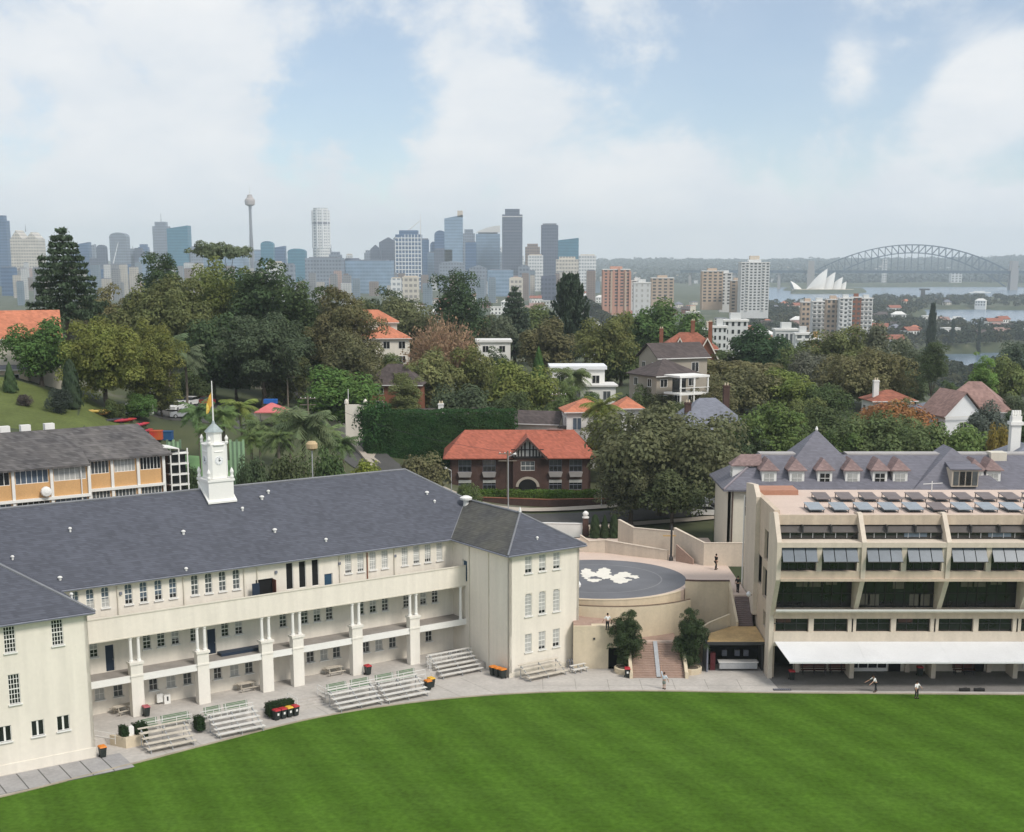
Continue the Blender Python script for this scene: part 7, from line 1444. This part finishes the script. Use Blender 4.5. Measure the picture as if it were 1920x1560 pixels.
tower(4, 28, 500, 3000, 'blue', 'low dark blue block at the left edge'); tower(146, 168, 454, 4000, 'blue', 'blue tower just right of the tall dark pine', 'slope'); tower(182, 199, 459, 3900, 'dark', 'slim dark tower between two blue blocks', 'round'); tower(208, 239, 436, 4000, 'grey', 'grey rounded-top tower beside a white crane', 'round'); mast(tower(240, 258, 466, 4100, 'grey', 'small grey-pink tower with a short spire', 'step'), 0, 8)
tower(262, 279, 481, 4000, 'lblue', 'low pale glass tower right of the grey-pink one'); mast(tower(288, 316, 416, 4100, 'grey', 'grey tower with a stepped crown and thin mast', 'step'), 0, 24); tower(316, 354, 423, 3900, 'teal', 'broad teal glass tower joined to the stepped grey one', 'slope'); tower(208, 242, 494, 3300, 'blue', 'squat navy block with a white roof slab'); tower(168, 208, 503, 3200, 'blue', 'squat dark blue block behind the brown tree')
tower(358, 378, 462, 3900, 'grey', 'grey block left of the umbrella tree'); tower(378, 460, 470, 4000, 'lblue', 'wide pale block behind the umbrella tree')
tower(476, 494, 468, 4000, 'lblue', 'pale block right of the observation tower stem'); tower(490, 513, 452, 3800, 'teal', 'teal tower with a rounded top', 'round'); tower(511, 535, 461, 3900, 'blue', 'blue slab stepping down from the rounded teal tower', 'slope'); tower(541, 573, 466, 3700, 'teal', 'teal tower with pale curved crown', 'round')
# tall banded white tower
tw = tower(585, 617, 390, 3900, 'white', 'tall white ribbed tower with a dark belt two thirds up', 'cyl'); t, w_, d, H = tw
for z in (.80,): MB().lathe([(w_ / 2 + .8, H * z), (w_ / 2 + .8, H * z + 5)], 20).build('belt', K['slate_grey'], t)
for a in range(10): MB().tube((w_ / 2 * math.cos(a * .628), w_ / 2 * math.sin(a * .628), H * .5), (w_ / 2 * math.cos(a * .628), w_ / 2 * math.sin(a * .628), H * .97), 1.6, k=6).build('rib', K['pure_white'], t)
tower(576, 642, 482, 3000, 'grey', 'wide grey apartment block below the tall white tower'); tower(618, 640, 472, 3300, 'grey', 'grey block with a dark cap right of the tall white tower', 'step'); tower(500, 530, 490, 2300, 'white', 'white stepped apartment block over the dark hilltop trees'); tower(530, 552, 494, 2500, 'grey', 'lilac-grey apartment block next to the white stepped one')
tower(652, 735, 487, 3100, 'lblue', 'long pale blue-grey slab with a flat white roofline'); tower(645, 676, 484, 3300, 'dark', 'dark penthouse drum above the long pale slab', 'cyl')
tower(695, 713, 459, 3800, 'dark', 'small dark spired tower', 'gable'); tower(712, 745, 445, 3900, 'dark', 'dark purple-grey tower with gabled top', 'gable'); tower(738, 760, 444, 4100, 'grey', 'grey tower behind the gabled dark one')
# gridded tower with a raked crown and a spire: its frame stands proud of the glass
t, w_, d, H = tower(743, 790, 432, 3700, 'blue', 'gridded blue tower with raked crown and needle spire', 'step'); HH = H * .93
gr = MB()
for i in range(9): x = -w_ / 2 + w_ * i / 8; gr.box(x - .9, -d / 2 - 1.4, 0, x + .9, -d / 2, HH * (.86 + .14 * min(1, (i + 1) / 4)))
for i in range(14): z = HH * i / 14; gr.box(-w_ / 2, -d / 2 - 1.2, z, w_ / 2, -d / 2 - .1, z + 2.2)
o = gr.build('facade_grid', K['pure_white'], t); o['kind'] = 'stuff'
MB().tube((-w_ * .1, 0, H * .97), (w_ * .46, 0, H * 1.17), 1.3, .8, 6).build('raked_brace', K['offwhite'], t); MB().tube((w_ * .46, 0, H * .9), (w_ * .46, 0, H * 1.28), 1.4, .35, 6).build('spire', K['offwhite'], t)
tower(790, 804, 447, 3900, 'blue', 'narrow blue tower right of the gridded one'); tower(802, 822, 472, 3800, 'lblue', 'low glass block in the gap right of the gridded tower'); tower(815, 836, 432, 4000, 'blue', 'navy tower with rounded shoulder', 'round'); tower(815, 848, 466, 3700, 'dark', 'dark stub in front of the navy tower')
t, w_, d, H = tower(834, 867, 403, 3700, 'lblue', 'tall pale blue tower with a fin above its right side', 'slope'); MB().box(w_ * .22, -d / 2, H * .97, w_ * .5, d / 2, H * 1.055).build('fin', K['concrete_lt'], t)
tower(868, 890, 430, 3900, 'grey', 'pale grey stepped tower right of the finned one', 'step'); tower(873, 893, 452, 3700, 'blue', 'blue-grey block in front of the pale stepped tower')
t, w_, d, H = tower(893, 937, 436, 3800, 'lblue', 'pale tower with a curved white sail roof')
MB().prism([(-w_ / 2, -d / 2, H), (w_ / 2, -d / 2, H)] + [(w_ / 2 - w_ * u, -d / 2, H + H * .12 * (1 - u ** 1.8)) for u in np.linspace(0, .96, 8)], (0, d * .5, 0)).build('sail_roof', K['offwhite'], t)
t, w_, d, H = tower(942, 979, 392, 3700, 'dark', 'tall dark grey tower with a light crown band', 'step'); MB().box(-w_ / 2 - .5, -d / 2 - .5, H * .90, w_ / 2 + .5, d / 2 + .5, H * .91).build('crown_band', K['offwhite'], t); MB().box(-w_ / 2 - .4, -d / 2 - .4, H * .72, w_ / 2 + .4, d / 2 + .4, H * .73).build('plant_band', K['slate_grey'], t)
tower(985, 1012, 457, 3900, 'brown', 'brown-grey stepped block right of the tall dark tower', 'step'); tower(990, 1018, 477, 3500, 'white', 'white block left of the dark slab tower'); tower(1015, 1046, 419, 3600, 'dark', 'plain dark slab tower right of the tall dark grey one'); tower(1046, 1084, 446, 3900, 'teal', 'teal glass block behind the dark slab tower', 'slope'); tower(1043, 1084, 481, 3100, 'cream', 'cream stepped block at the foot of the dark slab', 'step'); tower(1086, 1117, 477, 3400, 'white', 'grey and white striped block at the right end of the skyline')
tower(755, 785, 517, 2000, 'cream', 'small beige apartment tower over the dark tree'); tower(733, 752, 520, 2100, 'white', 'small white apartment block left of the beige tower'); tower(880, 912, 497, 3000, 'grey', 'grey block with pale hipped roof', 'gable'); tower(825, 870, 490, 3300, 'grey', 'broad domed grey block', 'round'); tower(915, 962, 505, 2900, 'lblue', 'wide low blue-grey block below the sail-roofed tower'); tower(972, 993, 497, 2700, 'grey', 'slim grey block with arched top', 'round'); tower(955, 980, 520, 2300, 'cream', 'small cream flats under the tall dark grey tower'); tower(1015, 1042, 515, 2500, 'dark', 'low sloping dark block beneath the dark slab tower', 'slope')
for i in range(44):                                              # slimmer towers standing behind the named ones
    px = rd0.choice((rd0.uniform(130, 480), rd0.uniform(560, 1120), rd0.uniform(680, 1060))); fmn = ('lblue', 'grey', 'blue', 'dark', 'white')[i % 5]; hw = rd0.uniform(4, 9)
    t, w_, d, H = tower(px - hw, px + hw, rd0.uniform(452, 492), rd0.uniform(3950, 4500), fmn, 'slim hazy %s tower ' % {'lblue': 'pale blue', 'grey': 'grey', 'blue': 'blue', 'dark': 'dark', 'white': 'white'}[fmn] + nearc(px), rd0.choice((None, 'step', 'slope', 'round'))); t['group'] = 'slim towers behind the skyline'
# observation tower
q = P(468, 365, 3950); ot = thing('observation_tower', 'slender observation tower with a bulbous turret and stem', 'tower', (q.x, 3950, CITYZ)); H = q.z - CITYZ; k = 3950 / FPX
MB().tube((0, 0, 0), (0, 0, H * .90), 4.6, 3.6, 12).build('stem', K['slate_grey'], ot); MB().lathe([(4, H * .875), (9 * k, H * .893), (9.6 * k, H * .935), (8.6 * k, H * .953), (6 * k, H * .965), (4.6 * k, H * .985), (4.4 * k, H)], 18).build('turret', mat('gold_grey_turret', (.42, .37, .35), .6), ot)
MB().tube((0, 0, H), (0, 0, H * 1.10), 1.2, .3, 6).build('spire', K['offwhite'], ot)
for a in range(8): MB().tube((8 * math.cos(a * .785), 8 * math.sin(a * .785), 60), (4 * math.cos(a * .785 + 1.6), 4 * math.sin(a * .785 + 1.6), H * .87), .5, k=4).build('stay_cable', K['steel'], ot)
cr = thing('tower_crane', 'white tower crane leaning beside the rounded grey tower', 'crane', (P(211, 500, 3500).x, 3500, CITYZ)); Hc = P(211, 500, 3500).z - CITYZ
MB().tube((0, 0, 0), (0, 0, Hc), 2.2, k=4).build('mast', K['pure_white'], cr); MB().tube((0, 0, Hc), (17, 0, Hc + 58), 1.6, .8, 4).build('jib', K['pure_white'], cr)
# nearer apartment towers with windows built as pieces
def flats(pl, pr, top, bot, Y, c_, label, rows, cols, depth=None, glassm='glass_mid', stripes=None, rz=0.0, side=True, ww=.55, hw=.5):
    pc = (pl + pr) / 2; q = P(pc, top, Y); qb = P(pc, bot, Y); w_ = (pr - pl) * Y / FPX; H = q.z - qb.z; d = depth or w_ * .7
    t = thing('apartment_block', label, 'apartments', (q.x, Y, qb.z - 12), rz); H += 12
    MB().box(-w_ / 2, -d / 2, 0, w_ / 2, d / 2, H).build('wall', K[c_], t); MB().box(-w_ * .22, -d * .25, H, w_ * .22, d * .25, H + 3.0).build('plant_room', K[c_], t); MB().box(-w_ / 2 - .4, -d / 2 - .4, H - .5, w_ / 2 + .4, d / 2 + .4, H + .35).build('roof_edge', K['offwhite'], t)
    cw = w_ / cols; rh_ = (H - 8) / rows; wm_ = MB().box(-cw * ww / 2, -.12, 0, cw * ww / 2, .05, rh_ * hw).mesh('window', K[glassm]); bm_ = MB().box(-cw * ww / 2 - .2, -.9, -.5, cw * ww / 2 + .2, 0, .25).mesh('balcony', K['white'])
    for r_ in range(rows):
        for c in range(cols):
            x, z = -w_ / 2 + cw * (c + .5), 8 + rh_ * (r_ + .3); ob('window', wm_, t, (x, -d / 2, z))
            if stripes and c in stripes: ob('balcony', bm_, t, (x, -d / 2, z))
    return t, w_, d, H
K['salmon'] = mat('salmon_brick', (.52, .29, .22), .9, .08, .02, .05, .2); K['beige_far'] = mat('beige_brick', (.50, .39, .30), .9, .08, .02, .05, .2); K['white_far'] = mat('white_flats_render', (.62, .63, .62), .8, .06, .02, .05, .2)
t, w_, d, H = flats(1130, 1180, 505, 568, 1500, 'salmon', 'salmon brick apartment tower with vertical ribs', 12, 5)
for i, x in enumerate((-.5, -.22, .05, .3, .46)): MB().box(w_ * x, -d / 2 - 1.2, 2, w_ * x + w_ * .07, -d / 2, H + (2 if i == 2 else -2)).build('rib', K['beige_far' if i % 2 else 'salmon'], t)
flats(1188, 1219, 530, 580, 1250, 'white_far', 'plain white apartment block in front of the salmon tower', 6, 3, glassm='blind', ww=.3); flats(1183, 1206, 526, 560, 1500, 'white_far', 'white flats peeking behind the plain white block', 6, 2); flats(1221, 1262, 521, 556, 1700, 'beige_far', 'brown and beige apartment block right of the white one', 7, 4); flats(1316, 1354, 508, 560, 1600, 'beige_far', 'beige apartment tower with a small roof turret', 10, 4); flats(1350, 1372, 512, 565, 1620, 'white_far', 'narrow pale tower right of the beige turret tower', 10, 2); flats(1370, 1390, 526, 575, 1580, 'beige_far', 'low beige tower left of the white slab', 9, 2)
WS, _w, _d, WS_H = flats(1388, 1440, 492, 575, 1550, 'white_far', 'tall white slab tower with gridded windows and a roof mast', 17, 7, glassm='glass_mid', stripes=(1, 5)); MB().box(-5, -4, -12, 5, 4, 7).build('lift_house', K['concrete_lt'], WS, (0, 0, WS_H))
flats(1502, 1526, 566, 612, 1250, 'beige_far', 'beige brick flats at the left of the waterside row', 6, 3); flats(1522, 1549, 565, 614, 1230, 'white_far', 'white balconied flats second in the waterside row', 7, 3, stripes=(0, 1, 2)); flats(1549, 1574, 561, 616, 1210, 'beige_far', 'tan flats in the middle of the waterside row', 7, 3); flats(1573, 1597, 559, 612, 1200, 'white_far', 'tallest white flats of the waterside row', 8, 3, stripes=(0, 2)); flats(1596, 1614, 557, 610, 1215, 'brick_red', 'dark red brick flats in the waterside row', 7, 2); flats(1612, 1635, 559, 610, 1230, 'white_far', 'white flats at the right end of the waterside row', 7, 3, stripes=(0, 1, 2))
flats(1336, 1362, 612, 664, 560, 'white_far', 'white stepped flats with dark windows left of the dark round tree', 5, 3, glassm='glass_dark', ww=.4); flats(1356, 1400, 600, 640, 600, 'white_far', 'white flats with flat roof behind the dark round tree', 4, 4, glassm='glass_dark', ww=.4); flats(1318, 1340, 616, 655, 590, 'concrete_lt', 'grey side block of the white stepped flats', 4, 2); flats(1490, 1519, 625, 680, 620, 'white_far', 'small white balcony flats in front of the waterside row', 5, 2, stripes=(0, 1)); flats(1520, 1537, 634, 664, 640, 'brick_orange', 'small mustard-coloured flats beside the white balcony flats', 3, 2); flats(1452, 1494, 617, 640, 640, 'white_far', 'long low white roofed building right of the dark round tree', 1, 5); flats(1288, 1310, 585, 612, 700, 'cream2', 'cream gabled house above the red brick gables', 2, 2)

# ------------------------------------------------------------------ suburb between: roofs and gardens
rd = random.Random(3)
_fh = {}
def far_house_mesh(i):
    if i not in _fh:
        w_, d, h = (14, 10, 6) if i % 3 else (20, 12, 10); a = MB().box(-w_ / 2, -d / 2, -8, w_ / 2, d / 2, h); 
        for c in range(4):
            for f in range(2): x = -w_ / 2 + w_ * (c + .5) / 4; a.box(x - 1, -d / 2 - .1, 1 + f * h * .5, x + 1, -d / 2, 1 + f * h * .5 + h * .25, 1)
        b = MB(); 
        if i % 4 == 3: b.box(-w_ / 2 - .4, -d / 2 - .4, h, w_ / 2 + .4, d / 2 + .4, h + .8)
        else: hip_roof(b, w_, d, h, 4.2, .8, gable=i % 2 == 0)
        _fh[i] = (a.mesh('wall', [K[('white', 'cream', 'offwhite', 'white', 'brick_red', 'cream2')[i % 6]], K['glass_dark']]), b.mesh('roof', K[('red_roof2', 'slate_grey', 'pink_tile', 'offwhite', 'brown_tile', 'orange_tile')[i % 6]]))
    return _fh[i]
names_ = ('white house with brick-red roof', 'cream house with grey roof', 'pale house with faded pink roof', 'white flat-roofed house', 'red brick house with brown roof', 'cream house with orange roof')
cnt = 0
for _ in range(1400):
    if cnt >= 280: break
    Y = math.exp(rd.uniform(math.log(720), math.log(2900))); px = rd.uniform(700, 1960)
    x = (px - 960) / FPX * (Y * .98 + 14); z = terrain(x, Y)
    if z < SEA + 2.5 or (1700 < px < 1860 and Y < 1150): continue
    i = rd.randrange(12); a, b = far_house_mesh(i % 12)
    t = thing('distant_house', 'tiny distant ' + names_[i % 6] + ' ' + near(px), 'house', (x, Y, z), rd.uniform(-.6, .6), 'distant suburb: ' + names_[i % 6]); ob('wall', a, t); ob('roof', b, t); cnt += 1
# low city blocks filling the foot of the skyline
cnt = 0
for _ in range(240):
    px = rd.uniform(-40, 1160); Y = rd.uniform(2300, 3600); i = rd.randrange(6); fmn = ('grey', 'white', 'cream', 'lblue', 'brown', 'pink')[i]
    top = rd.uniform(505, 535) if px > 560 else rd.uniform(490, 530)
    if cnt > 130: break
    t, w_, d, H = tower(px - rd.uniform(3, 10), px + rd.uniform(3, 10), top, Y, fmn + '_low', 'small hazy %s block ' % {'grey': 'grey', 'white': 'white', 'cream': 'cream', 'lblue': 'blue-grey', 'brown': 'brown', 'pink': 'pinkish'}[fmn] + nearc(px), cat='building', name='city_block'); t['group'] = 'low city blocks'; cnt += 1
# far woods: countless crowns, one mass
def woods(name, pts, label, c_):
    V = []; rng2 = np.random.default_rng(9); C, Nn, S = [], [], []
    for x, y, z, r in pts:
        m_ = int(70 if y < 1200 else 34); d = rng2.normal(size=(m_, 3)); d /= np.linalg.norm(d, axis=1, keepdims=True); d[:, 2] = np.abs(d[:, 2])
        C.append(np.array([x, y, z]) + d * r * np.array([1, 1, .9]) * rng2.uniform(.75, 1.05, (m_, 1))); Nn.append(d + rng2.normal(size=(m_, 3)) * .4); S.append(np.full(m_, r * .30))
    C = np.concatenate(C); s = np.concatenate(S); o = ob(name, cards(C, np.concatenate(Nn), s, s * .7, name), None); o.color = (*c_, 1); tag(o, label, 'trees', kind='stuff')
wp = [[], []]
for k_ in range(9500):
    Y = math.exp(rd.uniform(math.log(380), math.log(4300))); px = rd.uniform(-80, 2000) if Y < 1000 else rd.uniform(560, 2000)
    if k_ > 6500: Y = math.exp(rd.uniform(math.log(900), math.log(3300))); px = rd.uniform(1380, 2000); x = (px - 960) / FPX * (Y * .98 + 14); z = terrain(x, Y)
    if z < SEA + 2: continue
    r = rd.uniform(3.5, 7.5) if Y < 1500 else rd.uniform(5, 10)
    if vnoise(x / 90, Y / 120) < -.35 and Y > 700 and k_ < 6500: continue
    wp[rd.random() < .35].append((x, Y, z + r * .25, r))
woods('distant_trees', wp[0], 'dark bluish mass of distant garden trees', (.040, .052, .030)); woods('distant_woods', wp[1], 'olive mass of distant garden trees', (.068, .072, .036))
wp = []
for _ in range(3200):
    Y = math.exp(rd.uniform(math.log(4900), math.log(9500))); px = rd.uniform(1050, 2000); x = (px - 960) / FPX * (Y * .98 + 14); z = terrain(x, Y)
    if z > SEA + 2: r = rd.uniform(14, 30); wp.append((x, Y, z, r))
woods('far_forest', wp, 'hazy blue forest on the far shore', (.13, .155, .15))  # paler colour covers suburbs among the trees and stands in for added haze
for px, top, Y, w_, lb in ((1750, 568, 900, 26, 'single dark pine standing against the harbour'), (1788, 597, 1500, 10, 'small pine left of the two on the far point'), (1838, 597, 1500, 11, 'small pine right of the two on the far point')): tree('pine', px, top, Y, w_, (.03, .042, .03), lb)
for i in range(130):
    px = rd.uniform(1120, 1960); Y = rd.uniform(4850, 7000); fmn = ('white', 'cream', 'grey')[i % 3]; x = (px - 960) / FPX * Y; z = terrain(x, Y)
    if z > SEA + 2: hpx = rd.uniform(3, 9); pt = 481 + (CAMZ - z) / Y * FPX - hpx; t, *_r = tower(px - rd.uniform(2, 5), px + rd.uniform(2, 5), pt, Y, fmn, 'pale %s block on the hazy far shore, ' % fmn + ('left of the bridge' if px < 1530 else 'behind the bridge' if px < 1880 else 'right of the bridge'), base=z - 4, cat='building', name='shore_block'); t['group'] = 'blocks on the far shore'
flats(1655, 1663, 487, 530, 4900, 'white_far', 'slim white tower seen under the bridge arch', 10, 2); flats(1782, 1802, 511, 532, 4900, 'white_far', 'low white flats under the right side of the bridge arch', 5, 3)

# ------------------------------------------------------------------ harbour bridge
A, B = P(1533, 540, 4520), P(1884, 540, 4400); A.z = B.z = SEA; ax = (B - A); SP = ax.length; ax.normalize(); rzb = math.atan2(ax.y, ax.x)
br = thing('arch_bridge', 'great steel arch bridge with stone pylons across the harbour', 'bridge', A, rzb)
bst = mat('bridge_steel', (.085, .125, .17), .6, .05, .01); bst2 = mat('bridge_granite', (.36, .34, .32), .9, .05, .01)
zd = P(1710, 509, 4460).z - SEA; zt = P(1710, 459, 4460).z - SEA; zl = P(1710, 474, 4460).z - SEA; n = 28
zu = lambda u: zt - (zt - zd - 6) * (2 * u - 1) ** 2; zlo = lambda u: zl - (zl - 10) * (2 * u - 1) ** 2
for sy in (-15, 15):
    f_ = MB()
    for i in range(n):
        u0, u1 = i / n, (i + 1) / n
        f_.tube((SP * u0, sy, zu(u0)), (SP * u1, sy, zu(u1)), 2.1, k=4); f_.tube((SP * u0, sy, zlo(u0)), (SP * u1, sy, zlo(u1)), 2.1, k=4); f_.tube((SP * u0, sy, zlo(u0)), (SP * u0, sy, zu(u0)), 1.1, k=4)
        a_, b_ = ((u0, u1) if i < n / 2 else (u1, u0)); f_.tube((SP * a_, sy, zu(a_)), (SP * b_, sy, zlo(b_)), 1.1, k=4)
    f_.build('arch_truss', bst, br)
    for i in range(1, n):
        u = i / n
        if zlo(u) > zd + 2: MB().tube((SP * u, sy, zd), (SP * u, sy, zlo(u)), .8, k=4).build('hanger', bst, br)
        elif zlo(u) < zd - 4: MB().tube((SP * u, sy, zlo(u)), (SP * u, sy, zd), .8, k=4).build('deck_post', bst, br)
xb = MB()
for i in range(0, n + 1, 2): u = i / n; xb.tube((SP * u, -15, zu(u)), (SP * u, 15, zu(u)), 1.0, k=4)
xb.build('cross_bracing', bst, br)
MB().box(-430, -24, zd - 5, SP + 260, 24, zd + 1).build('deck', bst, br); MB().box(-430, -24.5, zd + 1, SP + 260, -23.5, zd + 3).build('deck_railing', bst, br)
for x in (-22, SP + 22):
    for y in (-26, 26): MB().prism([(x - 11, y - 9, 0), (x + 11, y - 9, 0), (x + 11, y + 9, 0), (x - 11, y + 9, 0)], (0, 0, 60)).prism([(x - 9, y - 8, 60), (x + 9, y - 8, 60), (x + 9, y + 8, 60), (x - 9, y + 8, 60)], (0, 0, 27)).build('pylon', bst2, br)
for x in list(range(-400, -60, 70)) + [SP + 90, SP + 160, SP + 230]: MB().box(x - 4, -20, 0, x + 4, 20, zd - 5).build('approach_pier', bst2, br)

# ------------------------------------------------------------------ shell-roofed hall on the point
oh = thing('shell_concert_hall', 'white shell-roofed concert hall on the harbour point left of the bridge', 'concert hall', (P(1546, 545, 4050).x, 4050, SEA)); ohz = P(1546, 542, 4050).z - SEA
shm = mat('white_shell_tile', (.80, .78, .73), .5, .04, .05); k = 4050 / FPX
MB().box(-52 * k, -40, 0, 48 * k, 60, ohz).build('podium', K['sandstone'], oh)
def shell(x0, L, H, W, y0, lean, flip=1):
    """two curved half vaults that meet along an arched ridge and open at the mouth"""
    b = MB()
    for sg in (-1, 1):
        rows = []
        for i in range(9):
            u = i / 8; rx = x0 + flip * L * u; rz_ = H * (.6 * u + .4 * math.sin(math.pi / 2 * u)); r = []
            for j in range(7):
                v = j / 6; foot = Vector((x0 + flip * L * (.8 * u + .05), y0 + sg * W * (.25 + .75 * math.sin(math.pi / 2 * min(1, u * 1.2))) * .5, 0)); top = Vector((rx + flip * lean * u * u, y0, rz_))
                p = top.lerp(foot, v); p += Vector((0, sg * W * .10 * math.sin(math.pi * v), H * .04 * math.sin(math.pi * v) * u)); r.append((p.x, p.y, p.z + ohz))
            rows.append(r)
        b.grid(rows)
    b.build('shell', shm, oh, smooth=True)
for x0, L, H, W, y0, ln, fl in ((-42 * k, 20 * k, 15 * k, 46, 0, 3, -1), (-34 * k, 34 * k, 37 * k, 60, 0, 6, 1), (-16 * k, 30 * k, 31 * k, 52, -6, 6, 1), (4 * k, 24 * k, 22 * k, 44, -10, 5, 1), (20 * k, 16 * k, 14 * k, 36, -12, 3, 1)): shell(x0, L, H, W, y0, ln, fl)
# naval wharf with red roofs and a hammerhead crane
for i, (pl, pr, tp, bt, cm, lb) in enumerate(((1638, 1665, 565, 573, 'offwhite', 'long pale wharf shed at the left of the naval base'), (1664, 1702, 563, 574, 'pink_tile', 'low brown wharf shed left of the hammerhead crane'), (1734, 1768, 561, 571, 'red_roof2', 'red-roofed naval shed right of the hammerhead crane'), (1766, 1800, 559, 570, 'terracotta', 'middle red-roofed naval shed'), (1798, 1832, 561, 571, 'terracotta', 'right red-roofed naval shed'), (1700, 1732, 565, 574, 'salmon', 'pinkish wharf building at the crane foot'))):
    Y = 3120; q = P((pl + pr) / 2, bt, Y); w_ = (pr - pl) * Y / FPX; t = thing('wharf_shed', lb, 'shed', (q.x, Y, SEA)); h = P((pl + pr) / 2, tp, Y).z - SEA
    MB().box(-w_ / 2, -15, 0, w_ / 2, 15, h * .6).build('wall', K['salmon' if 'red' in lb else 'offwhite'], t); b = MB(); hip_roof(b, w_, 30, h * .6, h * .4, 1, gable=True); b.build('roof', K[cm], t)
q = P(1731, 540, 3150); hc = thing('hammerhead_crane', 'dark hammerhead crane standing at the naval wharf', 'crane', (q.x, 3150, SEA)); Hc = P(1731, 541, 3150).z - SEA
MB().prism([(-6, -6, 0), (6, -6, 0), (3.5, -3.5, Hc * .88), (-3.5, -3.5, Hc * .88)], (0, 7, 0)).build('tower_frame', K['darksteel'], hc); MB().box(-8, -3, Hc * .88, 14, 3, Hc).build('jib', K['darksteel'], hc)
for i, (px, py, Y, L_, lb) in enumerate(((1795, 597, 2300, 26, 'white yacht on the near bay'), (1880, 600, 2200, 22, 'small white boat at the right of the near bay'), (1838, 545, 4000, 60, 'white ferry on the outer harbour'), (1660, 552, 3600, 40, 'pale ferry left of the naval base'), (1905, 572, 2780, 40, 'white vessel moored under the right headland'))):
    q = P(px, py, Y); t = thing('boat', lb, 'boat', (q.x, Y, SEA)); MB().prism([(-L_ / 2, -3, .2), (L_ / 2 - 4, -3, .2), (L_ / 2, -3, 3), (-L_ / 2, -3, 3)], (0, 6, 0)).build('hull', K['white'], t); MB().box(-L_ * .3, -2, 3, L_ * .2, 2, 6).build('cabin', K['offwhite'], t)
# ------------------------------------------------------------------ haze over the harbour and the city
hz = MB().box(-9000, -300, SEA - 8, 9000, 11900, 262)
hm_, t, b, n, l = shader('haze_air'); n.remove(b); pv_ = n.new('ShaderNodeVolumePrincipled'); pv_.inputs['Color'].default_value = (.82, .92, 1.0, 1); pv_.inputs['Density'].default_value = 1.0e-4; pv_.inputs['Anisotropy'].default_value = 0.0
l.new(pv_.outputs[0], n['Material Output'].inputs['Volume'])
tag(hz.build('haze', hm_), 'pale blue haze filling the air over city and harbour', 'haze', kind='stuff')
